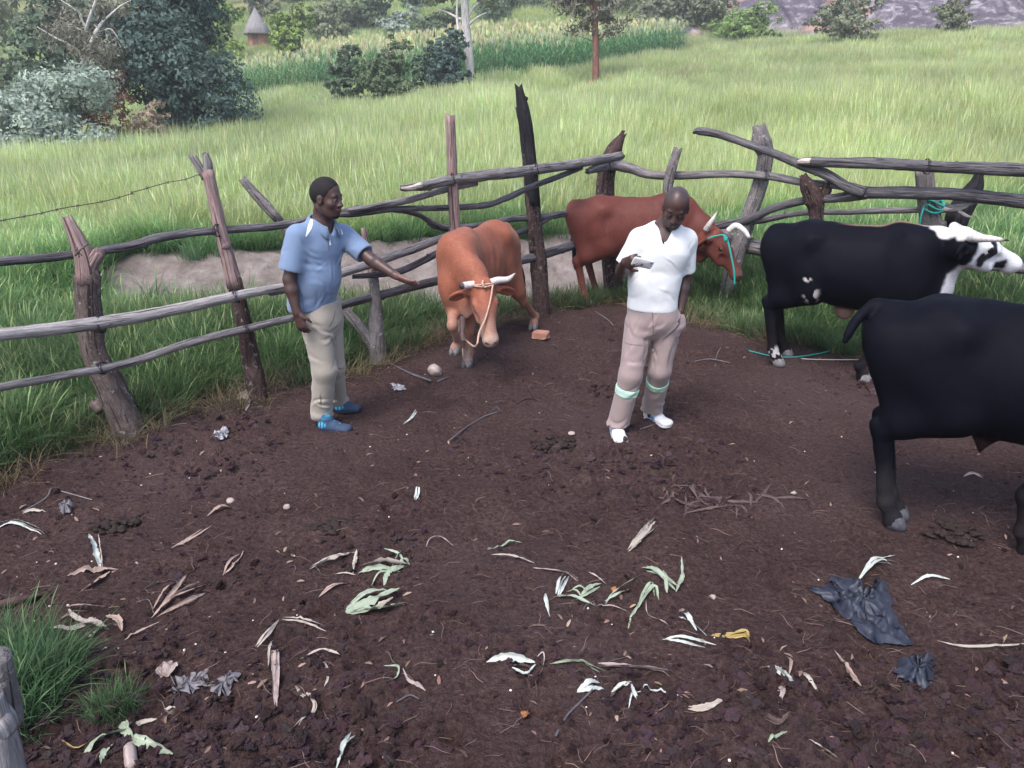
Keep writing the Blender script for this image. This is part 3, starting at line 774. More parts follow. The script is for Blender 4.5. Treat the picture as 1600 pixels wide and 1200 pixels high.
for q, (a, c_, d_, e_, y, lf, lb) in enumerate(hl):
    plant('hill_tree', lb, 'tree', ML[lf], M_bark_grey, y, a - 8, c_ + 8, d_ - 6, e_ + 4, 5200, .2 if y < 95 else .26, 100 + q, WOOD, low=True, lob=10, cr=.26, nb=3)
plant('thorn_bush', 'dense rounded thorn bush in front of the bare rock', 'bush', ML['thorn'], M_bark_grey, 64, 1268, 1390, -14, 68, 5200, .15, 131, low=True, lob=12)
plant('thorn_tree', 'flat crowned thorn tree with a short stem at the top of the grass', 'tree', ML['olive'], M_bark_dark, 66, 1452, 1532, -12, 54, 2600, .15, 132, lob=8, depth=.8, cr=.3)
plant('rock_shrub', 'small dark shrub growing on the rock beside the thorn bush', 'shrub', ML['deep'], None, 84, 1228, 1260, 12, 48, 700, .16, 133, low=True, lob=5)
plant('rock_shrub', 'low green shrub at the foot of the rock by the bright bush', 'shrub', ML['bright'], None, 76, 1196, 1232, 44, 70, 600, .15, 134, low=True, lob=5)
plant('rock_shrub', 'tiny shrub on the crest of the grass field at the upper right', 'shrub', ML['mid'], None, 62, 1580, 1606, 48, 62, 300, .12, 135, low=True, lob=4)
# scrub that covers the slope behind them, read as one mass
rgs = np.random.RandomState(99); lobes = []
for q in range(420):
    y = 92 + 90 * rgs.rand(); x = -95 + 118 * rgs.rand(); z = float(hgt(np.array([x]), np.array([y]))[0]); r = 1.2 + 1.8 * rgs.rand()
    lobes.append((x, y, z + r * .6, r, r, r * (.7 + .5 * rgs.rand())))
V, F, lv = crown_geo(lobes, 26000, .42, 77, depth=.6, cr=.3); mk('hillside_scrub', V, F, ML['pale'], attrs={'lv': lv}, smooth=False, kind='stuff')

# bare granite slope at the upper right
n = 150; u = np.linspace(8, 140, n); v = np.linspace(66, 260, 120); X, Y = np.meshgrid(u, v, indexing='ij'); x, y = X.ravel(), Y.ravel()
base = hgt(x, y)
rise = sstep(64, 84, y + .35 * (x - 40)) * sstep(16, 36, x - .12 * (y - 75))
zz = base - .6 + rise * (3 + .36 * np.clip(y - 74, 0, 85)) + rise * (1.1 * fbm(x * .06, y * .06, o=4, seed=61) + .35 * fbm(x * .4, y * .4, o=3, seed=62))
i = np.arange(n - 1)[:, None] * 120; j = np.arange(119)[None]
F = np.stack([i + j, i + 120 + j, i + 121 + j, i + j + 1], -1).reshape(-1, 4)
m, t, b = mat('granite', .85, .25); B = NB(t); co = B.gen()
g = B.ramp(B.noise(B.mapv(co, (.35, .12, .5)), 1, 6, .65), [(.32, (.055, .045, .062)), (.55, (.12, .10, .125)), (.75, (.30, .265, .29))])
g = B.mix(B.ramp(B.noise(co, .9, 6, .75), [(.50, (0, 0, 0)), (.64, (1, 1, 1))]), g, (.34, .31, .33)); g = B.mix(B.ramp(B.noise(B.mapv(co, (.3, .05, .1)), 1, 5, .7), [(.54, (0, 0, 0)), (.62, (1, 1, 1))]), g, (.05, .042, .055))
rust = B.ramp(B.noise(co, .085, 4, .55), [(.52, (0, 0, 0)), (.62, (1, 1, 1))])
B.l(B.mix(rust, g, (.44, .26, .19)), b.inputs['Base Color']); B.bump(B.noise(co, 1.2, 6, .7), .6, .3, b)
mk('granite_hill', np.stack([x, y, zz], 1), F, m, kind='structure')
p = at(1072, 70, 80); V, F = lump((0, 0, .3), (1.7, 1.6, 1.2), seed=8, rough=.2, base=ICO3); tag(mk('boulder', V + p, F, m, loc=p), 'blue grey boulder showing between the thorn tree and the green bush', 'boulder')

# thatched hut
p = HUT.copy()
hut = thing('thatched_hut', 'small round mud hut with a conical grey thatch roof', 'hut', p)
k = 28; a = np.linspace(0, 2 * np.pi, k, endpoint=False)
def rev(prof): 
    V = np.array([[r * math.cos(q) + p[0], r * math.sin(q) + p[1], z + p[2]] for r, z in prof for q in a]); m = len(prof)
    i = np.arange(m - 1)[:, None] * k; j = np.arange(k)[None]; j2 = (j + 1) % k
    return V, np.stack([i + j, i + j2, i + k + j2, i + k + j], -1).reshape(-1, 4)
V, F = rev([(.98, -.4), (.97, .6), (.95, 1.85)]); mk('wall', V, F, plain('mud_wall', (.42, .2, .15), nscale=5), hut)
V, F = rev([(.9, 1.55), (1.32, 1.4), (1.38, 1.5), (1.0, 2.2), (.55, 3.0), (.12, 3.75), (.05, 4.0), (0.01, 4.02)])
V += np.random.RandomState(3).normal(size=V.shape) * .025
m, t, b = mat('thatch', .95, .1); B = NB(t); B.l(B.ramp(B.noise(B.mapv(B.gen(), (14, 14, 2)), 1, 4), [(.3, (.17, .155, .16)), (.7, (.36, .34, .35))]), b.inputs['Base Color']); mk('roof', V, F, m, hut)
dv = np.array([[-.28, -.99, .0], [.28, -.99, 0], [.28, -.99, 1.45], [-.28, -.99, 1.45], [-.28, -.9, .0], [.28, -.9, 0], [.28, -.9, 1.45], [-.28, -.9, 1.45]]) + p
mk('door', dv, [(0, 1, 2, 3), (1, 5, 6, 2), (4, 0, 3, 7), (3, 2, 6, 7), (5, 4, 7, 6), (4, 5, 1, 0)], plain('door_wood', (.16, .09, .07)), hut, smooth=False)
# ---------------------------------------------------------------- the pole fence round the pen
FL = np.array([(-7, -1), (-3.9, 3.7), (-2.75, 5.08), (-2.02, 5.74), (-1.2, 6.66), (-.6, 7.5), (.36, 8.36), (1.25, 9.5), (2.5, 9.0), (3.35, 8.15), (4.2, 7.3), (6.6, 5.4), (9, 3.5)])
def fc(px, py, off=0.0):
    """point where the pixel's ray meets the upright plane of the fence (off = metres in front of it)"""
    r = ray(px, py); best = None
    for a, b in zip(FL[:-1], FL[1:]):
        d = b - a; den = r[0] * d[1] - r[1] * d[0]
        if abs(den) < 1e-9: continue
        t = (a[0] * d[1] - a[1] * d[0]) / den
        u = ((r[0] * t - a[0]) * d[0] + (r[1] * t - a[1]) * d[1]) / (d @ d)
        if t > 0 and -1e-6 <= u <= 1 + 1e-6 and (best is None or t < best): best = t
    p = r * best; L = np.linalg.norm(p); p = p * (1 - off / L)
    return p + [0, 0, CAM_H]
WG = wood_mat('wood_grey', (.085, .075, .08), (.22, .2, .205), (.40, .375, .38))
WP = wood_mat('wood_pale', (.15, .13, .135), (.36, .33, .335), (.56, .53, .53))
WD = wood_mat('wood_dark', (.045, .041, .048), (.12, .11, .121), (.26, .245, .26))
WB = wood_mat('wood_charred', (.008, .008, .011), (.022, .02, .025), (.06, .055, .062), grain=(60, 60, 6))
WR = wood_mat('wood_red', (.16, .105, .10), (.32, .215, .205), (.50, .41, .40))
WK = wood_mat('wood_bark', (.06, .043, .041), (.145, .107, .10), (.24, .19, .18), speck=(.42, .39, .37), grain=(40, 40, 14))
WL = wood_mat('wood_lichen', (.10, .09, .09), (.2, .18, .18), (.3, .27, .27), speck=(.48, .46, .46), grain=(30, 30, 12))
WBR = wood_mat('wood_brown', (.03, .018, .017), (.075, .045, .042), (.15, .1, .095), speck=(.3, .25, .24), grain=(40, 40, 10))
WT = wood_mat('wood_fresh', (.42, .34, .3), (.6, .52, .47), (.75, .7, .66), grain=(60, 60, 8))
fence = thing('pole_fence', 'rough fence of weathered poles and leaning posts around the cattle pen', 'fence', (0, 7.5, 0))
def px_r(w, p):
    """radius in metres of a limb that is w photo pixels wide at p"""
    return w / 2 / FPX * (p[1] * CP + (CAM_H - p[2]) * SP)
def limb(name, pts, widths, m, off=0.0, seed=1, rough=.09, parent=fence, k=12, base=None, jag=.8, label=None, extra=(), plane=None):
    """a pole drawn through photo pixels on the fence plane; base = buried foot pixel"""
    P = []
    for q, p in enumerate(pts):
        o = off[q] if isinstance(off, (list, tuple)) else off
        P.append(at(p[0], p[1], plane) if plane is not None else fc(p[0], p[1], o))
    if base is not None:
        g0 = gr(*base); P = [g0 - np.array([0, 0, .15])] + P
        if plane is None:                                     # keep the post in its own upright plane
            P = [P[0]] + [at(p[0], p[1], g0[1]) for p in pts]
        widths = [widths[0]] + list(widths)
    R = [px_r(w, p) for w, p in zip(widths if len(widths) == len(P) else np.interp(np.linspace(0, 1, len(P)), np.linspace(0, 1, len(widths)), widths), P)]
    L = np.linalg.norm(np.diff(np.array(P), axis=0), axis=1).sum()
    n = int(min(90, max(10, L / .045)))
    mb = MB(); V, F, tc = tube(P, R, n=n, k=k, rough=rough, seed=seed, jag=jag); mb.add(V, F, tc=tc)
    C = spline(P, 50); rg_ = np.random.RandomState(seed + 31)
    for q in range(int(L * 1.3)):                              # knots
        i = rg_.randint(4, 46); r0 = np.interp(i / 50, np.linspace(0, 1, len(R)), R); d = nrm(rg_.normal(size=3))
        V, F = lump(C[i] + d * r0 * .75, r0 * (.35 + .3 * rg_.rand()), seed=q + seed, base=ICO2); mb.add(V, F, tc=(V - C[i]) * 2)
    for (Pq, wq) in extra:
        Pe = [fc(p[0], p[1], off if not isinstance(off, (list, tuple)) else off[0]) if plane is None and base is None else at(p[0], p[1], plane if plane is not None else gr(*base)[1]) for p in Pq]
        Re = [px_r(w, p) for w, p in zip(wq, Pe)]
        V, F, tc = tube(Pe, Re, k=9, rough=rough, seed=seed + 3, jag=jag); mb.add(V, F, tc=tc)
    return mb.build(name, m, parent, label=label)
# posts, left to right
p1 = limb('post', [(196, 655), (172, 600), (146, 545), (138, 480), (136, 430)], [46, 42, 39, 37, 35], WK, base=(208, 674), seed=11, rough=.16, k=16, label='thick barked post leaning left at the left end', extra=[([(160, 640), (147, 628)], [22, 16])])
limb('post_top', [(137, 440), (131, 400), (118, 368), (104, 340)], [34, 30, 22, 15], WR, seed=12, rough=.12, parent=p1, plane=gr(208, 674)[1], extra=[([(136, 428), (146, 410), (155, 394)], [22, 20, 18])], jag=.5)
p2 = limb('post', [(398, 590), (384, 520), (366, 440)], [30, 25, 24], WBR, base=(406, 624), seed=13, rough=.12, label='slim reddish post with a split forked top')
limb('post_top', [(367, 446), (350, 380), (334, 310), (325, 270)], [24, 21, 19, 19], WR, seed=14, rough=.08, parent=p2, plane=gr(406, 624)[1])
limb('split_tip', [(325, 276), (325, 258), (321, 241)], [15, 15, 9], WG, seed=15, parent=p2, plane=gr(406, 624)[1], extra=[([(320, 280), (309, 262), (297, 243)], [9, 8, 7]), ([(321, 276), (312, 256), (305, 243)], [7, 6, 4])])
Y0 = gr(592, 566)[1]
limb('post', [(588, 540), (588, 500), (586, 460), (583, 430)], [26, 22, 18, 17], WL, base=(591, 566), seed=16, rough=.14, label='grey lichen covered post forking into a Y',
     extra=[([(590, 552), (570, 520), (540, 485), (505, 440), (470, 390), (436, 345)], [20, 18, 15, 15, 15, 15]), ([(436, 345), (410, 315), (392, 296), (380, 281)], [15, 16, 14, 14])])
limb('post_tip', [(584, 440), (577, 400), (572, 378), (568, 357)], [15, 13, 11, 8], WR, seed=17, plane=Y0)
limb('post', [(716, 440), (712, 370), (708, 300), (703, 182)], [17, 17, 17, 15], WR, base=(722, 530), seed=18, rough=.05, k=10, label='straight reddish post behind the ginger cow')
pd = limb('post', [(842, 420), (838, 380), (831, 300), (823, 210), (816, 172)], [27, 25, 22, 20, 19], WBR, base=(848, 492), seed=19, rough=.07, label='tallest post, charred black above and brown below')
E0 = gr(848, 492)[1]
limb('charred_top', [(833, 318), (829, 270), (823, 210), (817, 172), (811, 137)], [23, 22.5, 22, 21, 12], WB, seed=20, rough=.08, parent=pd, plane=E0 - .005, jag=1.4)
limb('post', [(957, 430), (950, 350), (946, 300), (950, 262), (961, 232), (972, 212)], [32, 30, 27, 26, 24, 10], WBR, base=(958, 458), seed=21, rough=.12, k=14, jag=1.2, label='stout dark brown post with a slanted broken top')
limb('post', [(1047, 380), (1043, 300), (1050, 262), (1058, 236)], [16, 15, 16, 14], WL, base=(1050, 470), seed=22, rough=.14, jag=1.2, label='thin grey post behind the bald man')
limb('post', [(1148, 410), (1168, 345), (1186, 290), (1196, 245), (1190, 222), (1186, 200)], [24, 25, 24, 23, 33, 22], WL, base=(1128, 478), seed=23, rough=.14, k=16, label='knobbed post leaning right')
limb('post', [(1278, 440), (1276, 340), (1272, 312), (1262, 290), (1256, 276)], [22, 21, 30, 24, 12], WBR, base=(1280, 502), seed=24, rough=.15, k=14, label='short hollow topped post above the black and white bull', extra=[([(1276, 315), (1290, 302), (1293, 288)], [18, 17, 15])])
limb('post', [(1468, 420), (1456, 350), (1448, 300), (1444, 268)], [34, 31, 28, 26], WL, base=(1478, 520), seed=25, rough=.12, k=16, label='pale flaking post tied with green rope')
limb('post', [(1480, 400), (1492, 345), (1512, 310), (1524, 292), (1530, 274)], [24, 34, 30, 26, 14], WB, base=(1470, 520), seed=26, rough=.2, k=14, jag=1.6, label='dark splintered stump leaning right')
for q, (a, b_) in enumerate((((1490, 322), (1537, 313)), ((1495, 328), (1520, 316)), ((1498, 330), (1522, 340)), ((1478, 320), (1510, 325)))):
    limb('splinter', [a, ((a[0] + b_[0]) / 2, (a[1] + b_[1]) / 2 + 2), b_], [6, 5, 2], WP, off=.16, seed=27 + q, k=6)
# rails
R_ = lambda pts, w, m, off=.10, s=1, **kw: limb('rail', pts, w, m, off=off, seed=s, **kw)
R_([(-160, 425), (-60, 415), (0, 409), (70, 403), (122, 397), (170, 390), (215, 382), (240, 373), (290, 365), (340, 360), (440, 352), (510, 338), (560, 325)], [15, 15, 15, 14, 13, 14, 15, 14, 13, 13, 12, 11, 9], WD, off=[-.1] * 9 + [-.05, .0, .05, .08], s=41)
R_([(-180, 535), (-60, 528), (0, 523), (100, 512), (200, 498), (300, 478), (380, 460), (450, 447)], [20, 20, 21, 21, 20, 18, 15, 12], WP, off=.16, s=42, label='thick pale middle rail on the left')
R_([(420, 456), (500, 437), (560, 418), (620, 398), (665, 382), (705, 366)], [15, 15, 14, 14, 13, 11], WG, off=.13, s=43)
R_([(-170, 645), (-40, 615), (0, 605), (100, 587), (200, 567), (300, 535), (400, 510), (460, 496)], [14, 14, 13, 13, 13, 13, 12, 11], WG, off=.17, s=44)
R_([(520, 481), (570, 467), (630, 452), (690, 437), (760, 420), (830, 403), (880, 388), (920, 375), (965, 362)], [14, 13, 14, 14, 13, 14, 14, 14, 13], WD, off=.0, s=45)
R_([(552, 432), (580, 430), (625, 424), (660, 408), (690, 392), (720, 376), (760, 360)], [7, 9, 11, 11, 10, 9, 8], WD, off=.1, s=46)
tp = limb('rail', [(630, 294), (665, 290), (705, 281), (760, 274), (830, 266), (900, 256), (970, 243)], [10, 15, 17, 17, 17, 15, 13], WG, off=.2, seed=47, label='thick grey top rail with a pale broken end')
limb('broken_end', [(658, 289), (642, 294), (627, 294)], [9, 8, 3], WT, off=.235, seed=48, parent=tp)
R_([(545, 329), (585, 323), (640, 312), (690, 298), (745, 287)], [8, 10, 11, 10, 7], WG, off=.12, s=49)
R_([(520, 336), (560, 334), (615, 327), (690, 325), (755, 321), (790, 310), (830, 292), (870, 277), (908, 262)], [8, 9, 9, 9, 10, 10, 9, 9, 8], WD, off=.1, s=50)
R_([(612, 328), (650, 334), (675, 348), (692, 356), (715, 356), (760, 351), (800, 342), (830, 341), (870, 336), (905, 328)], [7, 8, 9, 10, 11, 10, 10, 10, 11, 10], WD, off=-.12, s=51, extra=[([(690, 357), (678, 355), (668, 350)], [7, 5, 3])])
R_([(790, 372), (812, 363), (832, 355), (848, 346), (860, 338)], [9, 10, 10, 10, 8], WD, off=-.14, s=52)
R_([(918, 268), (935, 262), (955, 257), (985, 263), (1015, 273), (1060, 274), (1120, 272), (1190, 274), (1250, 284), (1300, 289), (1350, 298)], [9, 15, 17, 16, 13, 13, 12, 12, 12, 11, 9], WG, off=.2, s=53, label='crooked grey top rail behind the bald man')
R_([(1084, 206), (1095, 205), (1130, 212), (1170, 226), (1210, 240), (1250, 257), (1285, 270), (1320, 290), (1350, 301)], [6, 13, 12, 12, 13, 14, 15, 17, 19], WD, off=.3, s=54, rough=.13, label='dark forked branch rail rising to the left')
R_([(1330, 300), (1370, 301), (1430, 302), (1500, 304), (1560, 310), (1620, 317), (1720, 330)], [21, 20, 20, 19, 21, 22, 22], WD, off=.22, s=55, rough=.13)
R_([(1355, 302), (1310, 309), (1260, 313), (1210, 325), (1175, 341), (1140, 350), (1100, 355)], [18, 14, 13, 13, 13, 13, 12], WD, off=.24, s=56)
R_([(1250, 253), (1265, 253), (1350, 255), (1450, 260), (1540, 263), (1620, 267), (1720, 273)], [9, 15, 17, 18, 19, 20, 20], WD, off=.36, s=57, rough=.14, label='straight rough barked top rail on the right')
limb('broken_end', [(1248, 253), (1256, 252), (1266, 252)], [6, 10, 11], WT, off=.4, seed=58)
R_([(1120, 362), (1145, 378), (1190, 388), (1260, 398), (1400, 405), (1560, 415), (1620, 422), (1720, 436)], [24, 25, 25, 22, 20, 18, 18, 18], WG, off=.0, s=59)
R_([(1095, 352), (1130, 350), (1180, 346), (1250, 333), (1330, 331), (1430, 328), (1500, 328)], [9, 9, 10, 9, 9, 10, 9], WG, off=-.1, s=60)
limb('fallen_pole', [(1215, 521), (1265, 526), (1320, 531), (1380, 540)], [5, 6, 6, 5], WP, off=.0, seed=61, label='thin pole lying in the grass at the foot of the fence')
for q, (px, py, off, w_) in enumerate(((370, 462, .16, 20), (388, 511, .17, 17), (158, 506, .16, 26), (160, 575, .17, 17), (340, 360, .0, 17), (838, 266, .2, 21), (708, 280, .2, 21), (963, 245, .2, 19), (950, 258, .2, 20), (1196, 274, .2, 16), (1448, 260, .36, 22))):
    c = fc(px, py, off); r_ = px_r(w_, c) + .004; mb = MB()
    for k in range(3):
        a = np.linspace(0, 6.6, 26); d0 = np.array([.012 * (k - 1), 0, 0])
        V, F, tc = tube(c + d0 + np.stack([.008 * np.sin(a * 1.5 + k), np.cos(a) * r_, np.sin(a) * r_], 1), .0028, n=34, k=5); mb.add(V, F, tc=tc)
    V, F, tc = tube([c + [0, -r_, r_ * .3], c + [.02, -r_ - .015, .0], c + [.03, -r_ - .01, -.035]], .0028, n=8, k=5); mb.add(V, F, tc=tc)
    mb.build('wire_lashing', WB, fence)
# the weathered corner post right beside the camera
g0 = at(-30, 1200, 1.05); cp = thing('corner_post', 'pale weathered post end at the bottom left corner of the photo', 'post', (g0[0], g0[1], 0))
Pp = [np.array([g0[0] - .02, g0[1] - .02, -.2]), at(-6, 1215, 1.10), at(-6, 1150, 1.11), at(-12, 1085, 1.115)]
mb = MB(); V, F, tc = tube(Pp, [.06, .05, .036, .018], n=40, k=20, rough=.09, seed=3); mb.add(V, F, tc=tc); mb.build('post_shaft', WP, cp)
Pp = [np.array([g0[0] + .04, g0[1] + .10, -.2]), at(8, 1215, 1.165), at(2, 1120, 1.165), at(-3, 1060, 1.165), at(-4, 1024, 1.165)]
mb = MB(); V, F, tc = tube(Pp, [.05, .042, .034, .030, .024], n=40, k=18, rough=.1, seed=5); mb.add(V, F, tc=tc); mb.build('post_back', WL, cp)
# wires and ropes
def cordmat(n, c): return plain(n, c, .8, .2, nscale=120, bump=.4, bd=.003)
M_wire = plain('rusty_wire', (.10, .075, .065), .6, .4, nscale=80)
M_green = cordmat('green_rope', (.03, .30, .27)); M_tan = cordmat('tan_rope', (.5, .33, .26)); M_straw = cordmat('straw_rope', (.42, .36, .3))
def cord(mb, P, r, n=None, k=6, seed=0):
    V, F, tc = tube(P, r, n=n or 40, k=k, rough=.1, seed=seed); mb.add(V, F)
mb = MB(); yb = gr(406, 624)[1] - .04
wp = [at(312, 272, yb), at(290, 280, yb), at(262, 285, yb), at(230, 294, yb - .1), at(205, 301, yb - .2)]
wp2 = [at(207, 302, yb - .2), at(165, 314, yb - .35), at(100, 325, yb - .6), at(55, 335, yb - .8), at(0, 345, yb - 1.0), at(-80, 362, yb - 1.3)]
cord(mb, wp, .0035, 60); cord(mb, wp2, .0035, 80)
for q, p in enumerate(list(spline(wp, 5)) + list(spline(wp2, 10))):
    for s in (-1, 1): cord(mb, [p + np.array([-.008, 0, -.012 * s]), p, p + np.array([.009, 0, .011 * s])], .0020, 4, 4)
tag(mb.build('barbed_wire', M_wire), 'rusty barbed wire strung from the forked post to the left', 'wire')
mb = MB()
for c0, rad, y_, pl in (((1452, 318), 17, 8, None),):
    for q in range(3):
        y0 = gr(1478, 520)[1] - .0
        C = at(1456, 316 + q * 5, y0); a = np.linspace(0, 6.283, 14); r = px_r(35, C)
        cord(mb, [C + np.array([math.cos(t) * r, math.sin(t) * r, .03 * math.sin(t * 2 + q)]) for t in a], .011, 40)
    cord(mb, [at(1446, 316, y0 - .2), at(1440, 335, y0 - .22), at(1437, 352, y0 - .2)], .009, 12)
tag(mb.build('rope', M_green), 'green rope knotted round the pale flaking post', 'rope', 'green ropes')
mb = MB()
for (a, b_, y) in (((118, 388), (128, 400), gr(208, 674)[1] - .15), ((120, 386), (124, 402), gr(208, 674)[1] - .15)):
    cord(mb, [at(a[0], a[1], y), at(b_[0], b_[1], y)], .005, 8)
yA = gr(208, 674)[1]; cord(mb, [at(137, 381, yA - .12), at(126, 390, yA - .16), at(117, 399, yA - .14)], .006, 10)
tag(mb.build('binding_wire', M_wire), 'loops of wire binding the top rail to the thick barked post', 'wire')
# ---------------------------------------------------------------- people
Z3 = np.array([0, 0, 1.])
M_skin = attr_mat('skin', .42, .45, nscale=90, var=.10, bump=.12, bd=.002, big=.12)
M_hair = plain('short_black_hair', (.014, .012, .013), .75, .25, nscale=260, var=.5, bump=.8, bd=.003)
M_eye = attr_mat('eye', .25, .5, var=.0, bump=0)
def cloth(name, c, var=.07, sheen=.2, weave=420):
    m, t, b = mat(name, .85, .15); B = NB(t)
    n = B.noise(B.gen(), weave, 3, .6); n2 = B.noise(B.gen(), 7, 4, .6)
    v = B.mix(.5, B.ramp(n, [(.3, (1 - var,) * 3), (.7, (1 + var,) * 3)]), B.ramp(n2, [(.3, (1 - var,) * 3), (.7, (1 + var,) * 3)]))
    B.l(B.mix(1.0, B.mix(1.0, (*c, 1), B.attr('col').outputs['Color'], 'MULTIPLY'), v, 'MULTIPLY'), b.inputs['Base Color'])
    B.bump(B.math('ADD', B.math('MULTIPLY', n, .3), B.noise(B.gen(), 38, 3, .55)), .35, .004, b)
    b.inputs['Sheen Weight'].default_value = sheen
    return m
M_polo = cloth('blue_polo', (.175, .245, .38)); M_khaki = cloth('khaki_cloth', (.33, .295, .255)); M_tee = cloth('white_cotton', (.70, .72, .74), .04)
M_work = cloth('taupe_cloth', (.31, .24, .235)); M_band = cloth('reflective_tape', (1, 1, 1), .05); M_white = cloth('white_trim', (.8, .85, .88), .03)
M_shoeblue = attr_mat('blue_shoe', .75, .25, nscale=200, var=.15, bump=.3); M_black = cloth('black_band', (.02, .02, .025))
def frame(Fv, Uv=Z3):
    Fv = nrm(Fv); Uv = nrm(np.asarray(Uv, float) - Fv * (Fv @ np.asarray(Uv, float))); return Fv, np.cross(Fv, Uv), Uv   # forward, right, up
def head(s, c, Fv, Rv, Uv, q=1.0, hairy=False):
    p = lambda f, r, u: c + q * (f * Fv + r * Rv + u * Uv)
    M = np.array([Fv, Rv, Uv])
    E = lambda a, r, k=.012, cut=False: s.ell(p(*a), np.array(r) * q, M, k, cut)
    E((-.012, 0, .035), (.097, .075, .092)); E((-.04, 0, .02), (.07, .07, .075), .03)
    E((.03, 0, -.045), (.062, .058, .085), .03)
    s.cap(p(-.02, .045, -.06), p(.055, .02, -.098), .026 * q, .02 * q, .025); s.cap(p(-.02, -.045, -.06), p(.055, -.02, -.098), .026 * q, .02 * q, .025)
    E((.068, 0, -.102), (.024, .024, .02), .018)
    s.cap(p(.074, .034, .020), p(.074, -.034, .020), .014 * q, .014 * q, .015)
    E((.05, .045, -.03), (.028, .02, .024), .02); E((.05, -.045, -.03), (.028, .02, .024), .02)
    for sg in (1, -1): E((.094, sg * .031, -.001), (.016, .017, .011), .008, True)
    s.cap(p(.084, 0, .008), p(.106, 0, -.034), .0095 * q, .0135 * q, .012)
    for sg in (1, -1): E((.092, sg * .014, -.038), (.015, .0125, .0105), .008)
    E((.088, 0, -.064), (.016, .026, .009), .008); E((.085, 0, -.078), (.0155, .023, .0095), .007); E((.099, 0, -.071), (.014, .024, .0022), .003, True)
    for sg in (1, -1):
        E((-.006, sg * .077, -.012), (.021, .011, .033), .006); E((.002, sg * .088, -.008), (.011, .007, .02), .005, True)
    return p
def hand(s, w, d, n, thumb, curl, L=.185, spread=.12, k=.006, tcurl=.4, curls=None):
    """wrist w, pointing d, palm faces n, thumb on the side thumb (+1/-1 along d x n)"""
    d = nrm(d); n = nrm(np.asarray(n, float) - d * (d @ np.asarray(n, float))); x = np.cross(d, n) * thumb; q = L / .185
    pc = w + d * .052 * q
    s.cap(w - d * .01, w + d * .088 * q, (.030 * q, .019 * q), (.041 * q, .0145 * q), .012, side=x)
    s.ell(w + d * .04 * q + x * .026 * q + n * .008, np.array([.034, .018, .018]) * q, np.array([nrm(d + x * .35), x, n]), .012)
    tips = []
    for i, (off, ln) in enumerate(((.030, .074), (.010, .083), (-.011, .077), (-.030, .060))):
        c = curl if curls is None else curls[i]
        dd = nrm(d + x * off * spread * 22); b0 = w + d * (.084 - abs(off) * .12) * q + x * off * q
        seg = (.46, .31, .23); r = (.0098, .0088, .0078, .0066); P = b0; a = c * .55
        for j in range(3):
            v = math.cos(a) * dd + math.sin(a) * n; e = P + v * ln * seg[j] * q
            s.cap(P, e, r[j] * q, r[j + 1] * q, k); P = e; a += c * (.95 if j == 0 else .7)
        tips.append(P)
    b0 = w + d * .026 * q + x * .030 * q; v = nrm(d * .75 + x * .75 + n * .25); e = b0 + v * .042 * q
    s.cap(b0, e, .0135 * q, .0108 * q, .01); v2 = nrm(v + d * .45 + n * tcurl - x * .3); s.cap(e, e + v2 * .034 * q, .0105 * q, .0075 * q, .004)
    return tips
def paint(V, base, rules):
    """vertex colours: rules are (mask 0..1, colour)"""
    c = np.tile(np.asarray(base, float), (len(V), 1))
    for m, k in rules: c = c * (1 - m[:, None]) + np.asarray(k)[None] * m[:, None]
    return c
def ball(V, c, r, soft=.3):
    d = np.linalg.norm((V - c) / np.asarray(r), axis=1); return 1 - sstep(1 - soft, 1 + soft, d)
SK, SK2, LIP, HAIRC, PALM = (.068, .036, .032), (.06, .031, .028), (.11, .048, .046), (.017, .014, .014), (.30, .16, .135)
def eyes(root, p, gaze_u=0.0, shut=.0):
    for sg in (1, -1):
        c = p(.0775, sg * .031, -.001); V, F = ICO3
        X = V * .0125 + c; fw = nrm(p(1, 0, gaze_u) - p(0, 0, 0)); dt = V @ fw
        col = paint(X, (.34, .28, .26), [(sstep(.70, .78, dt), (.02, .012, .01))])
        mk('eye', X, F, M_eye, root, attrs={'col': col})
        up = nrm(p(0, 0, 1) - p(0, 0, 0)); keep = V[F].mean(1) @ up > -.02 - .9 * shut          # lid
        mk('eyelid', V * .0138 + c, F[keep], M_skin, root, attrs={'col': np.tile(SK2, (len(V), 1))})
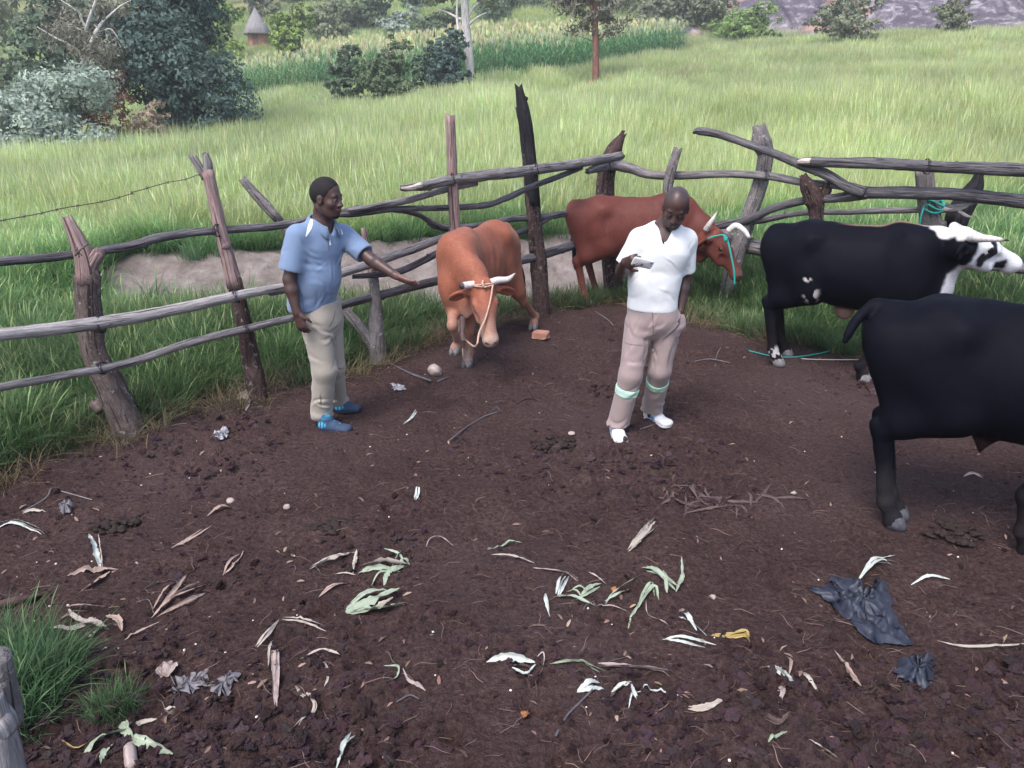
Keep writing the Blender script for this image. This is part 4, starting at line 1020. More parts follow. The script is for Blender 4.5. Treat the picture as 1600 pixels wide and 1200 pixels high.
def folds(s, regs, amp, seed, band=.03):
    """cloth creases: regions (centre, radius, crease direction, count, weight); every crease is a shallow valley beside a soft ridge"""
    I = np.nonzero(np.abs(s.F) < band); Pt = np.stack([s.ax[0][I[0]], s.ax[1][I[1]], s.ax[2][I[2]]], 1).astype(np.float64)
    rg_ = np.random.RandomState(seed); surf = np.nonzero(np.abs(s.F[I]) < .006)[0]; dv = np.zeros(len(Pt))
    for (c, r, u, cnt, wgt) in regs:
        c = np.asarray(c, float); near = surf[np.linalg.norm(Pt[surf] - c, axis=1) < r]
        if not len(near): continue
        for q in range(int(cnt)):
            p = Pt[near[rg_.randint(len(near))]]; d = nrm(nrm(u) + rg_.normal(size=3) * .38); ln = r * (.35 + .5 * rg_.rand()); w = .005 + .008 * rg_.rand()
            nr = nrm(np.cross(d, p - c + 1e-4)); 
            k = np.nonzero(np.abs(Pt - p).max(1) < ln + .05)[0]; Q = Pt[k] - p; t = np.clip(Q @ d, -ln, ln); R = Q - t[:, None] * d
            bend = .25 * ln * (t / ln) ** 2 * (1 if q % 2 else -1)
            o = R @ nr - bend; dist2 = (R ** 2).sum(1) - (R @ nr) ** 2
            fade = (1 - (t / ln) ** 2) * np.exp(-dist2 / (.05 ** 2))
            dv[k] += wgt * fade * (np.exp(-(o / w) ** 2) - .75 * np.exp(-((o - 1.9 * w) / (1.5 * w)) ** 2))
    dv += .18 * vn(Pt[:, 0] * 11, Pt[:, 1] * 11, Pt[:, 2] * 7, seed + 9)
    s.F[I] += (amp * dv).astype(np.float32)
def shoe(root, name, heel, toe, upm, colfn, w=.053, hgt_=.10, ank=None, label=None):
    h = np.array([heel[0], heel[1], 0.]); t = np.array([toe[0], toe[1], 0.]); d = nrm(t - h); sd = np.array([-d[1], d[0], 0]); L = np.linalg.norm(t - h)
    s = Sdf(np.minimum(h, t) - [.1, .1, .03], np.maximum(h, t) + [.1, .1, .2], .005)
    z = lambda p, u: p + Z3 * u
    s.cap(z(h + d * .05, .035), z(h + d * (L - .05), .030), (.040, .032), (w, .028), .02, side=sd)
    s.cap(z(h + d * .045, .05), z(h + d * L * .5, .055), (.036, .038), (.037, .026), .03, side=sd)
    s.cap(z(h + d * .06, .05), z(h + d * .075, hgt_), .037, .04, .03)
    s.ell(z(h + d * .075, hgt_ + .035), (.036, .036, .03), k=.008, cut=True)
    s.half((0, 0, .012), (0, 0, -1))
    V, F = s.mesh(1); o = mk(name, V, F, upm, root, attrs={'col': colfn(V, h, d, sd, L)}, label=label)
    s2 = Sdf(np.minimum(h, t) - [.1, .1, .03], np.maximum(h, t) + [.1, .1, .2], .005)
    s2.cap(z(h + d * .05, .012), z(h + d * (L - .052), .012), (.043, .022), (w + .004, .021), .01, side=sd); s2.half((0, 0, .024), (0, 0, 1)); s2.half((0, 0, -.005), (0, 0, -1))
    V, F = s2.mesh(0); mk('sole', V, F, upm, o, attrs={'col': np.tile(SOLEC, (len(V), 1))})
    for q in range(4):                                                      # laces
        c = z(h + d * (L * (.42 + .075 * q)), .088 - .008 * q); V, F, tc = tube([c - sd * .022 - Z3 * .010, c + Z3 * .003, c + sd * .022 - Z3 * .010], .0032, n=8, k=6)
        mk('lace', V, F, upm, o, attrs={'col': np.tile(LACEC, (len(V), 1))})
    return o

# ---- the man in the blue polo shirt, side on, reaching towards the ginger cow
O1 = gr(512, 660); man1 = thing('person', 'man in a blue polo shirt and khaki trousers reaching towards the ginger cow', 'person', O1)
y0 = 5.17; fv = nrm((.82, -.57, 0)); rv = nrm((-.57, -.82, 0))
hc = at(511, 309, y0 - .03); hF, hR, hU = frame((.93, -.34, -.10), (.05, 0, 1))
neck = at(503, 352, y0); shR, shL = at(464, 369, y0 - .15), at(537, 368, y0 + .13)
elR, wrR = at(452, 437, y0 - .2), at(464, 489, y0 - .24); elL, wrL = at(579, 405, y0 + .02), at(619, 431, y0 - .10)
pel = at(502, 492, y0); hipR, hipL = at(493, 503, y0 - .07), at(513, 503, y0 + .08)
knR, anR = at(507, 578, y0 - .09), gr(503, 664) + Z3 * .09; knL, anL = at(520, 572, y0 + .08), gr(528, 641) + Z3 * .09
s = Sdf(np.array([-2.0, 4.6, 0.02]), np.array([-.5, 5.65, 1.86]), .0065)
s.cap(pel, at(494, 425, y0), (.12, .09), (.11, .1), .05, side=rv); s.cap(at(494, 425, y0), at(499, 375, y0), (.11, .1), (.13, .085), .05, side=rv); s.cap(shR, shL, .05, .05, .05); s.cap(at(499, 375, y0), neck, (.12, .08), (.07, .06), .05, side=rv)
s.cap(neck - fv * .01, hc - hF * .03 - hU * .06, .061, .058, .04)
p1_ = head(s, hc, hF, hR, hU, 1.03)
for a, e, w in ((shR, elR, wrR), (shL, elL, wrL)):
    s.cap(a, e, .052, .041, .02); s.cap(e, e + (w - e) * .3, .040, .042, .02); s.cap(e + (w - e) * .3, w, .042, .028, .02)
for a, e, w in ((hipR, knR, anR), (hipL, knL, anL)): s.cap(a, e, .07, .05, .03); s.cap(e, w, .05, .035, .02); s.cap(w, w - Z3 * .05 + np.array([.03, 0, 0]), .034, .03, .02)
hand(s, wrR, nrm((.25, -.05, -1)), nrm((.35, .9, 0)), 1, .42)
tipL = hand(s, wrL, nrm((.86, -.1, -.42)), nrm((-.15, .5, .8)), -1, .28, spread=.16)
V, F = s.mesh(1)
dW = nrm(wrL - elL); 
palm = ball(V, wrL + np.array([.10, -.02, -.02]), (.12, .08, .07)) 
body1 = mk('body', V, F, M_skin, man1, attrs={'col': paint(V, SK, [(ball(V, p1_(-.035, 0, .05), (.105, .09, .092), .12), HAIRC), (ball(V, p1_(.075, 0, -.10), (.04, .05, .045)), SK2), (ball(V, p1_(.078, 0, -.115), (.03, .035, .02)), HAIRC), (ball(V, p1_(.098, 0, -.071), (.012, .024, .014)), LIP), (palm * .55, PALM)])})
hs = Sdf(hc - .16, hc + .18, .006); M_ = np.array([hF, hR, hU])
hs.ell(p1_(-.012, 0, .036), np.array([.1, .0785, .096]) * 1.012, M_, 0); hs.ell(p1_(-.04, 0, .02), np.array([.0735, .0735, .079]) * 1.012, M_, .03)
hs.half(p1_(.052, 0, .055), hF * .86 - hU * .5); hs.half(p1_(-.03, 0, -.03), -hU * .93 + hF * .36); V, F = hs.mesh(1); mk('hair', V, F, M_hair, man1)
eyes(man1, p1_, -.05)
# brows
for sg in (1, -1):
    V, F, tc = tube([p1_(.084, sg * .012, .022), p1_(.085, sg * .032, .028), p1_(.072, sg * .05, .022)], [.004, .0045, .002], n=8, k=6); mk('eyebrow', V, F, M_hair, man1)
# shirt
s = Sdf(np.array([-1.8, 4.65, .85]), np.array([-.75, 5.6, 1.66]), .0065)
for a, e, r0, r1 in ((shR, elR, .073, .082), (shL, elL, .076, .072)):
    d = nrm(e - a); q = a + (e - a) * .72
    s.cap(a, q, r0, r1, .02); s.cap(q + d * .12, q + d * .3, .12, .13, .004, cut=True)
hem = at(486, 474, y0); bel = at(489, 432, y0) + fv * .02; ch = at(497, 386, y0 - .01); up = at(502, 364, y0)
s.cap(hem, bel, (.170, .148), (.168, .160), .05, side=rv); s.cap(bel, ch, (.168, .158), (.178, .125), .05, side=rv); s.cap(ch, up, (.175, .12), (.14, .08), .05, side=rv)
s.cap(shR + [.02, .02, .0], neck - Z3 * .035, .062, .07, .05); s.cap(shL + [-.02, -.02, 0], neck - Z3 * .035, .062, .07, .05)
s.half(at(486, 480, y0), nrm((.08, 0, -1)), .004)
folds(s, [(at(475, 400, y0 - .13), .13, (.9, 0, -.6), 8, 1.0), (at(490, 450, y0 - .12), .17, (.9, -.2, -.35), 9, .8), (at(485, 465, y0 - .1), .12, (.2, 0, 1), 7, .8), (at(535, 392, y0 + .03), .10, (.7, 0, .6), 7, .9), (at(455, 385, y0 - .22), .10, (.25, 0, 1), 6, .8), (at(505, 405, y0 - .1), .11, (.7, 0, -.5), 4, .4)], .006, 5)
ncut = neck + fv * .008
s.cap(ncut - Z3 * .05, ncut + Z3 * .12 + fv * .02, .066, .075, .01, cut=True); s.cap(ncut + fv * .07 - Z3 * .012, ncut + fv * .115 - Z3 * .075, .026, .006, .012, cut=True)
V, F = s.mesh(1); shirt1 = mk('shirt', V, F, M_polo, man1, attrs={'col': np.ones((len(V), 3))})
# collar: a folded band round the neck, two points at the front
mb = MB(); kk = 26; a = np.linspace(-2.75, 2.75, kk); rows = []
for (r_, dz) in ((.072, .035), (.082, .045), (.103, .012), (.112, -.014)):
    row = []
    for t in a:
        f = np.cos(t); ptx = sstep(2.0, 2.75, abs(t)); rr = r_ + .004
        dirn = -fv * np.cos(t) + rv * np.sin(t)
        row.append(ncut + dirn * rr * (1.0 if abs(t) < 2 else 1.0) + Z3 * (dz + .028 * np.cos(t) * 1 - ptx * (.045 if dz < 0 else .02)) + fv * .0)
    rows.append(row)
V = np.array(rows).reshape(-1, 3); i = np.arange(3)[:, None] * kk; j = np.arange(kk - 1)[None]; F = np.stack([i + j, i + j + 1, i + kk + j + 1, i + kk + j], -1).reshape(-1, 4)
col = mk('collar', V, F, M_polo, shirt1, attrs={'col': np.ones((len(V), 3)) * .95}); sm = col.modifiers.new('thick', 'SOLIDIFY'); sm.thickness = .005; sm.offset = 0
# white raglan flashes and placket trim, laid on the cloth by projecting onto the shirt surface
from mathutils.bvhtree import BVHTree
def on_surface(obj, P, w, name, m, lift=.003, view=None, colr=(1, 1, 1), parent=None, base=None):
    """strip through photo pixels P (px,py) laid on obj, w = half widths in metres"""
    me = obj.data; loc = np.zeros(3); q = obj
    while q is not None: loc = loc + np.array(q.location); q = q.parent
    bv = BVHTree.FromPolygons([tuple(np.array(v.co) + loc) for v in me.vertices], [tuple(p.vertices) for p in me.polygons])
    L = []; rows = []
    PP = spline(np.array([(p[0], p[1], 0) for p in P], float), 12)[:, :2]; ww = np.interp(np.linspace(0, 1, 12), np.linspace(0, 1, len(w)), w)
    T = np.gradient(PP, axis=0); T /= np.linalg.norm(T, axis=1)[:, None]
    for p, t, wd in zip(PP, T, ww):
        row = []
        for u in (-1, 0, 1):
            qx = p + np.array([-t[1], t[0]]) * u * wd * 235
            r = Vector(nrm(ray(*qx))); hit = bv.ray_cast(Vector((0, 0, CAM_H)), r)
            if hit[0] is None: row.append(None); continue
            row.append(np.array(hit[0]) - np.array(r) * lift)
        if any(x is None for x in row): continue
        rows.append(row)
    V = np.array(rows).reshape(-1, 3); n = len(rows)
    i = np.arange(n - 1)[:, None] * 3; j = np.arange(2)[None]; F = np.stack([i + j, i + j + 1, i + 4 + j, i + 3 + j], -1).reshape(-1, 4)
    return mk(name, V, F, m, parent or obj, attrs={'col': np.tile(colr, (len(V), 1))})
on_surface(shirt1, [(487, 343), (484, 355), (478, 370)], [.008, .015, .004], 'white_flash', M_white)
on_surface(shirt1, [(523, 350), (530, 357), (535, 366)], [.004, .008, .005], 'white_flash', M_white)
on_surface(shirt1, [(513, 364), (515, 374), (516, 383)], [.004, .005, .006], 'placket_trim', M_white)
on_surface(shirt1, [(512, 350), (513, 365), (514, 392)], [.0025, .0025, .002], 'placket_seam', M_polo, lift=.002, colr=(.55, .55, .6))
# trousers
s = Sdf(np.array([-1.75, 4.7, .03]), np.array([-.9, 5.65, 1.02]), .0065)
s.cap(at(502, 478, y0), at(503, 497, y0), (.15, .118), (.158, .128), .04, side=rv)
for hp, kn, an, sg in ((hipR, knR, anR, -1), (hipL, knL, anL, 1)):
    s.cap(hp - Z3 * .0, kn, (.098, .108), (.078, .088), .035, side=rv); s.cap(kn, an - Z3 * .02, (.078, .086), (.066, .080), .03, side=rv)
    s.ell(an - Z3 * .0 + fv * .02, (.076, .076, .035), k=.03)
s.half(at(502, 470, y0), (0, 0, 1)); s.half((0, 0, .055), (0, 0, -1), .004)
folds(s, [(anR + Z3 * .1, .15, (.8, -.5, .25), 9, 1.1), (anL + Z3 * .1, .14, (.8, -.5, .25), 8, 1.1), (knR, .2, (.8, -.4, -.45), 9, .8), (knL, .2, (.8, -.4, -.4), 8, .8), (at(505, 515, y0 - .1), .15, (.6, 0, -.8), 9, .8), (at(500, 545, y0 - .1), .15, (.3, 0, 1), 6, .6)], .0085, 15)
V, F = s.mesh(1); tr1 = mk('trousers', V, F, M_khaki, man1, attrs={'col': np.ones((len(V), 3))})
on_surface(tr1, [(524, 486), (521, 498), (515, 510)], [.002, .0025, .002], 'pocket_seam', M_khaki, lift=.002, colr=(.5, .48, .46))
SOLEC, LACEC = (.02, .022, .03), (.05, .30, .55)
blue = lambda V, h, d, sd, L: paint(V, (.038, .062, .115), [(sstep(.55, .7, ((V - h) @ d) / L) * .5, (.045, .06, .10)), (ball(V, h + d * .045 - sd * .045 + Z3 * .062, (.04, .02, .022)) * (np.sin(((V - h) @ d) * 260) > -.3), (.05, .36, .55)), (ball(V, h + d * .06 + Z3 * .105, (.06, .05, .012)) * .8, (.03, .2, .35))])
gA, gB = gr(497, 672), gr(552, 676); shoe(man1, 'shoe', gA, gB, M_shoeblue, blue)
gA, gB = gr(520, 645), gr(566, 642); shoe(man1, 'shoe', gA, gB, M_shoeblue, blue)

# ---- the bald man in the white T-shirt, looking down at a phone
O2 = gr(985, 680); man2 = thing('person', 'bald man in a white V neck T-shirt looking down at a phone', 'person', O2)
y0 = 5.03; fv = nrm((-.18, -.98, 0)); rv = nrm((-.98, .18, 0))
hc = at(1056, 324, y0 - .09); hF, hR, hU = frame((-.20, -.80, -.52), (.06, -.25, 1))
neck = at(1040, 355, y0 + .0); shR, shL = at(1001, 375, y0 - .01), at(1070, 376, y0 + .04)
elR, wrR = at(972, 424, y0 - .02), at(977, 410, y0 - .23); elL, wrL = at(1070, 436, y0 + .08), at(1062, 488, y0 + .0)
pel = at(1020, 492, y0); hipR, hipL = at(998, 508, y0), at(1042, 508, y0 + .02)
knR, anR = at(985, 586, y0 - .09), gr(961, 674) + np.array([.01, -.05, .10]); knL, anL = at(1031, 578, y0 + .0), gr(1009, 653) + np.array([.03, -.04, .10])
s = Sdf(np.array([.55, 4.4, .02]), np.array([1.35, 5.4, 1.86]), .0065)
s.cap(pel, at(1025, 425, y0), (.115, .09), (.115, .085), .05, side=rv); s.cap(at(1025, 425, y0), at(1036, 378, y0), (.115, .085), (.13, .085), .05, side=rv); s.cap(shR, shL, .05, .05, .05); s.cap(at(1036, 378, y0), neck - fv * .02, (.12, .075), (.065, .06), .05, side=rv)
s.cap(neck - fv * .01 - Z3 * .02, hc - hF * .035 - hU * .05, .062, .058, .04)
p2_ = head(s, hc, hF, hR, hU, 1.0)
for a, e, w in ((shR, elR, wrR), (shL, elL, wrL)):
    s.cap(a, e, .05, .041, .02); s.cap(e, e + (w - e) * .3, .040, .041, .02); s.cap(e + (w - e) * .3, w, .041, .028, .02)
for a, e, w in ((hipR, knR, anR), (hipL, knL, anL)): s.cap(a, e, .07, .05, .03); s.cap(e, w, .05, .035, .02); s.cap(w, w - Z3 * .05 + fv * .03, .034, .03, .02)
PHc = at(1004, 411, y0 - .335); phx = nrm((.95, .12, -.24)); phn = nrm((-.10, -.86, -.5)); phn = nrm(phn - phx * (phn @ phx)); phy = np.cross(phn, phx)
hand(s, wrR, nrm(PHc - phx * .055 - phn * .0 - wrR), nrm(phn * -.6 + phx * .75), -1, .9, curls=(.55, .95, 1.0, 1.05), tcurl=.5)
hand(s, wrL, nrm((-.15, -.1, -1)), nrm((-1, .1, 0)), -1, .3)
V, F = s.mesh(1)
body2 = mk('body', V, F, M_skin, man2, attrs={'col': paint(V, (.072, .038, .035), [(ball(V, p2_(-.045, 0, .055), (.105, .095, .085), .2) * .6, (.045, .038, .042)), (ball(V, p2_(.055, 0, -.105), (.05, .07, .05)) * .8, SK2), (ball(V, p2_(.07, 0, -.12), (.035, .05, .028)), HAIRC), (ball(V, p2_(.096, 0, -.055), (.012, .03, .006)), HAIRC), (ball(V, p2_(.098, 0, -.071), (.012, .022, .011)) * .7, LIP)])})
eyes(man2, p2_, -.6, .35)
for sg in (1, -1):
    V, F, tc = tube([p2_(.085, sg * .012, .022), p2_(.086, sg * .032, .028), p2_(.073, sg * .05, .022)], [.0035, .004, .002], n=8, k=6); mk('eyebrow', V, F, M_hair, man2)
# T-shirt
s = Sdf(np.array([.55, 4.55, .88]), np.array([1.35, 5.35, 1.68]), .0065)
for a, e, r0, r1, f in ((shR, elR, .078, .074, .74), (shL, elL, .078, .070, .74)):
    d = nrm(e - a); q = a + (e - a) * f
    s.cap(a, q, r0, r1, .02); s.cap(q + d * .12, q + d * .3, .12, .13, .004, cut=True)
hem = at(1019, 478, y0); wai = at(1022, 440, y0); ch = at(1034, 392, y0 - .01); up = at(1039, 368, y0)
s.cap(hem, wai, (.168, .126), (.163, .120), .05, side=rv); s.cap(wai, ch, (.160, .118), (.170, .118), .05, side=rv); s.cap(ch, up, (.168, .115), (.135, .08), .05, side=rv)
s.cap(shR + [.0, 0, .0], neck - Z3 * .04, .062, .062, .05); s.cap(shL, neck - Z3 * .04, .062, .062, .05)
s.half(at(1019, 483, y0), nrm((-.03, 0, -1)), .004)
folds(s, [(at(1000, 425, y0 - .12), .13, (1, 0, .8), 5, 1.0), (at(1005, 462, y0 - .12), .13, (.7, 0, 1), 4, .8), (at(1062, 415, y0 - .08), .11, (-.4, 0, 1), 5, .9), (at(1050, 462, y0 - .12), .12, (-.6, 0, 1), 4, .8), (at(990, 390, y0 - .05), .08, (.3, 0, 1), 4, .7), (at(1072, 392, y0), .07, (.2, 0, 1), 4, .7)], .0036, 26)
ncut = neck + fv * .0
s.cap(ncut - Z3 * .06, ncut + Z3 * .12 + fv * .02, .068, .075, .01, cut=True); s.cap(ncut + fv * .06 - Z3 * .0, ncut + fv * .13 - Z3 * .105, .042, .006, .012, cut=True)
V, F = s.mesh(1); shirt2 = mk('shirt', V, F, M_tee, man2, attrs={'col': np.ones((len(V), 3))})
# a dark band laid inside the neck opening on one side
V, F, tc = tube([ncut + rv * .072 - fv * .02 + Z3 * .02, ncut + rv * .068 + fv * .035 - Z3 * .01, ncut + rv * .035 + fv * .088 - Z3 * .05, ncut + rv * .004 + fv * .112 - Z3 * .088], [.012, .013, .010, .006], n=20, k=8, fl=.6)
mk('dark_neck_band', V, F, M_black, man2, attrs={'col': np.ones((len(V), 3))})
# trousers
s = Sdf(np.array([.5, 4.5, .03]), np.array([1.3, 5.45, 1.02]), .0065)
s.cap(at(1019, 480, y0), at(1020, 497, y0), (.166, .12), (.172, .13), .04, side=rv)
for hp, kn, an, sg in ((hipR, knR, anR, -1), (hipL, knL, anL, 1)):
    s.cap(hp, kn, (.096, .108), (.076, .082), .03, side=rv); s.cap(kn, an - Z3 * .03, (.076, .081), (.075, .084), .03, side=rv)
    s.ell(an - Z3 * .03, (.08, .082, .04), k=.03)
s.ell(wrL + np.array([-.01, -.0, -.07]), (.055, .05, .08), k=.04)          # hand in the pocket
s.half(at(1019, 472, y0), (0, 0, 1)); s.half((0, 0, .082), (0, 0, -1), .004)
folds(s, [(anR + Z3 * .1, .15, (.9, 0, .35), 9, 1.1), (anL + Z3 * .1, .15, (.9, 0, -.4), 9, 1.1), (knR, .2, (.7, 0, .6), 9, .8), (knL, .2, (.7, 0, -.6), 9, .8), (at(1000, 530, y0 - .1), .16, (.7, 0, .6), 7, .7), (at(1045, 525, y0 - .1), .15, (.6, 0, .8), 8, .8), (at(1020, 545, y0 - .1), .12, (.15, 0, 1), 6, .7)], .0085, 35)
V, F = s.mesh(1); tr2 = mk('trousers', V, F, M_work, man2, attrs={'col': np.ones((len(V), 3))})
for kn, an, f in ((knR, anR, .30), (knL, anL, .28)):
    t_ = Sdf(s.lo, s.lo + .02, s.h); t_.n = s.n; t_.ax = s.ax; t_.F = s.F.copy() - .004
    d = nrm(an - kn); c = kn + (an - kn) * f
    t_.half(c - d * .027, -d); t_.half(c + d * .027, d)
    pm = (knR + knL) / 2 + (anR - knR) * .3; sx = nrm((1, .1, -.25)); 
    t_.half(pm, sx if kn is knR else -sx)
    V, F = t_.mesh(0); u = (V - c) @ d
    mk('reflective_band', V, F, M_band, tr2, attrs={'col': paint(V, (.42, .48, .47), [(sstep(.009, .013, np.abs(u)), (.42, .78, .55))])})
on_surface(tr2, [(1019, 486), (1020, 500), (1021, 524)], [.002, .0025, .002], 'fly_seam', M_work, lift=.002, colr=(.5, .48, .46))
on_surface(tr2, [(978, 490), (977, 502), (982, 512)], [.002, .0025, .002], 'pocket_seam', M_work, lift=.002, colr=(.5, .48, .46))
on_surface(tr2, [(1064, 492), (1060, 508), (1050, 520), (1036, 530)], [.002, .003, .002], 'pocket_seam', M_work, lift=.002, colr=(.5, .48, .46))
on_surface(tr2, [(972, 534), (985, 538), (1004, 540)], [.002, .0025, .002], 'pocket_seam', M_work, lift=.002, colr=(.6, .58, .56))
SOLEC, LACEC = (.5, .5, .52), (.75, .76, .78)
wht = lambda V, h, d, sd, L: paint(V, (.66, .67, .70), [(ball(V, h + d * .12 + sd * .05 + Z3 * .04, (.05, .02, .018)), (.12, .25, .5)), (ball(V, h + d * .12 - sd * .05 + Z3 * .04, (.05, .02, .018)), (.12, .25, .5)), (ball(V, h + d * (L - .02) + Z3 * .015, (.03, .05, .014)) * .7, (.3, .3, .33))])
gA = gr(960, 672); shoe(man2, 'shoe', gA, gA + np.array([.015, -.29, 0]), M_shoeblue, wht)
gA = gr(1007, 652); shoe(man2, 'shoe', gA, gA + np.array([.16, -.22, 0]), M_shoeblue, wht)
# the phone he holds
ph = thing('mobile_phone', 'white mobile phone held sideways by the bald man', 'phone', PHc)
def rbox(c, ax, half, rad=.012, n=5):
    """rounded slab"""
    ring = []
    for sx_, sy_, a0 in ((1, 1, 0), (-1, 1, 90), (-1, -1, 180), (1, -1, 270)):
        for t in np.linspace(0, 90, n): ring.append((sx_ * (half[0] - rad) + rad * math.cos(math.radians(a0 + t)), sy_ * (half[1] - rad) + rad * math.sin(math.radians(a0 + t))))
    m = len(ring); V = []
    for z_, q in ((-half[2], .94), (-half[2] * .5, 1), (half[2] * .5, 1), (half[2], .94)): V += [c + ax[0] * x * q + ax[1] * y * q + ax[2] * z_ for x, y in ring]
    V += [c - ax[2] * half[2], c + ax[2] * half[2]]; F4 = []; F3 = []
    for l in range(3):
        for i in range(m): F4.append((l * m + i, l * m + (i + 1) % m, (l + 1) * m + (i + 1) % m, (l + 1) * m + i))
    for i in range(m): F3.append((4 * m, (i + 1) % m, i)); F3.append((4 * m + 1, 3 * m + i, 3 * m + (i + 1) % m))
    return np.array(V), [np.array(F4), np.array(F3)]
V, F = rbox(PHc, (phx, phy, phn), (.066, .034, .0045)); mk('case', V, F, plain('white_plastic', (.78, .8, .82), .35, .5, var=.02, bump=0), ph)
V, F = ICO2; c = PHc + phx * .050 + phy * .018 + phn * .0045; mk('camera_lens', V * .005 + c, F, plain('lens_black', (.01, .01, .012), .2, .5, bump=0), ph)
V, F = rbox(PHc - phn * .0048, (phx, phy, phn), (.061, .030, .0006), .006); mk('screen', V, F, plain('screen_glass', (.02, .02, .025), .1, .5, bump=0), ph)
# ---------------------------------------------------------------- cattle
def coat(name, rough=.6, spec=.2, sheen=.06, **kw): return attr_mat(name, rough, spec, nscale=110, var=.16, bump=.25, bd=.003, sheen=sheen, stretch=(.35, .35, 1), big=.18, **kw)
M_red = coat('red_coat'); M_blk = coat('black_coat', .62, .06, .0)
M_horn = attr_mat('horn', .45, .4, nscale=40, var=.15, bump=.3)
M_hoof = plain('hoof_horn', (.17, .16, .165), .6, .3, nscale=40, var=.35)
M_blackhoof = plain('dark_hoof', (.075, .075, .09), .6, .3, nscale=40, var=.4)
M_wet = plain('cow_eye', (.012, .009, .009), .12, .6, bump=0)
def cow(name, label, org, fwd, sc, pose, colfn, coatm, h=.0115):
    """one beast: local x forward, y left, z up; pose gives head, neck, feet and tail; body is one continuous skin"""
    f2 = nrm([fwd[0], fwd[1], 0]); l2 = np.array([-f2[1], f2[0], 0]); O = np.array([org[0], org[1], 0.])
    root = thing(name, label, 'cow', O)
    wl = pose.get('len', 1.0); zl = pose.get('zs', 1.0)
    wy = pose.get('wy', 1.0)
    T = lambda x, y, z: O + f2 * (x * sc * wl) + l2 * (y * sc * wy) + Z3 * (z * sc * zl)
    Tl = lambda p: np.array([((p - O) @ f2), ((p - O) @ l2), p[2]])
    poll, muz = np.asarray(pose['poll']), np.asarray(pose['muzzle'])
    allp = [T(-1, 0, 0), T(.9, 0, 0), poll, muz, T(0, .5, 0), T(0, -.5, 0)] + [np.asarray(p) for p in pose['feet'].values()] + [np.asarray(p) for p in pose.get('tail', [])]
    lo = np.min(allp, 0) - [.32, .32, 0]; hi = np.max(allp, 0) + [.32, .32, 0]; lo[2] = -.02; hi[2] = max(1.42 * sc * zl, poll[2] + .3)
    s = Sdf(lo, hi, h); L = l2
    C = lambda a, b, ra, rb, k=.06: s.cap(T(*a), T(*b), np.array(ra) * sc * [wy, 1], np.array(rb) * sc * [wy, 1], k * sc, side=L)
    bz = pose.get('belly', 0.)
    C((-.34, 0, .87), (.34, 0, .86), (.275, .30), (.245, .32)); C((-.1, 0, .80 - bz), (.2, 0, .78 - bz), (.26, .28), (.25, .28))
    C((-.64, 0, .99), (-.3, 0, .94), (.15, .15), (.235, .25)); C((-.70, 0, 1.09), (.36, 0, 1.13), (.055, .05), (.06, .055), .1)
    for y in (1, -1):
        s.cap(T(-.37, y * .19, 1.075), T(-.43, y * .10, 1.11), .05 * sc, .06 * sc, .13 * sc); s.cap(T(-.73, y * .085, 1.02), T(-.6, y * .1, 1.02), .045 * sc, .06 * sc, .07 * sc)
        s.ell(T(.40, y * .155, .88), np.array([.17, .105 * wy, .30]) * sc, np.array([f2, L, Z3]), .09 * sc)
        s.ell(T(.46, y * .13, 1.02), np.array([.09, .07, .15]) * sc, np.array([nrm(f2 - Z3 * .5), L, nrm(Z3 + f2 * .5)]), .08 * sc)
    s.cap(T(.28, 0, 1.16), T(.5, 0, 1.10), .07 * sc, .08 * sc, .1 * sc); s.ell(T(.56, 0, .74), np.array([.13, .12, .19]) * sc, np.array([f2, L, Z3]), .09 * sc)
    # neck and dewlap
    hd = nrm(muz - poll); Hup0 = pose.get('hup'); 
    hl = np.linalg.norm(muz - poll); q = hl / .50
    nk = poll - nrm(hd) * -.03; side = pose.get('hside', L); side = nrm(side - hd * (hd @ side)); Hu = np.cross(side, hd); Hu = -Hu if Hu[2] < 0 and abs(Hu[2]) > .1 else Hu
    if pose.get('hu') is not None: Hu = nrm(np.asarray(pose['hu']) - hd * (hd @ np.asarray(pose['hu']))); side = np.cross(hd, Hu)
    nb = T(.46, 0, .98); jaw = poll + hd * .10 * q - Hu * .09 * q; md = (nb + jaw) / 2 + np.asarray(pose.get('nbend', (0, 0, 0)))
    s.cap(nb, md, (.14 * sc, .25 * sc), (.115 * sc, .19 * sc), .08 * sc, side=side); s.cap(md, jaw, (.115 * sc, .19 * sc), (.085 * sc, .12 * sc), .06 * sc, side=side)
    if pose.get('dewlap', 1):
        a = T(.60, 0, .62); b = jaw - nrm(jaw - nb) * .05 - Z3 * .06; m = (a + b) / 2 - Z3 * .05
        s.cap(a, m, (.03, .09), (.022, .08), .05, side=side); s.cap(m, b, (.022, .08), (.02, .05), .05, side=side)
    # head
    H = lambda f, r, u: poll + q * (f * hd + r * side + u * Hu)
    MH = np.array([hd, side, Hu])
    E = lambda c, r, k=.03, cut=False: s.ell(H(*c), np.array(r) * q, MH, k * q, cut)
    s.cap(H(.04, 0, -.06), H(.20, 0, -.055), (.098 * q, .105 * q), (.088 * q, .105 * q), .03, side=side)
    s.cap(H(.20, 0, -.045), H(.40, 0, -.04), (.082 * q, .085 * q), (.055 * q, .058 * q), .04, side=side)
    E((.01, 0, .0), (.05, .085, .045)); E((.445, 0, -.045), (.062, .066, .055)); E((.43, 0, -.085), (.05, .045, .03), .02)
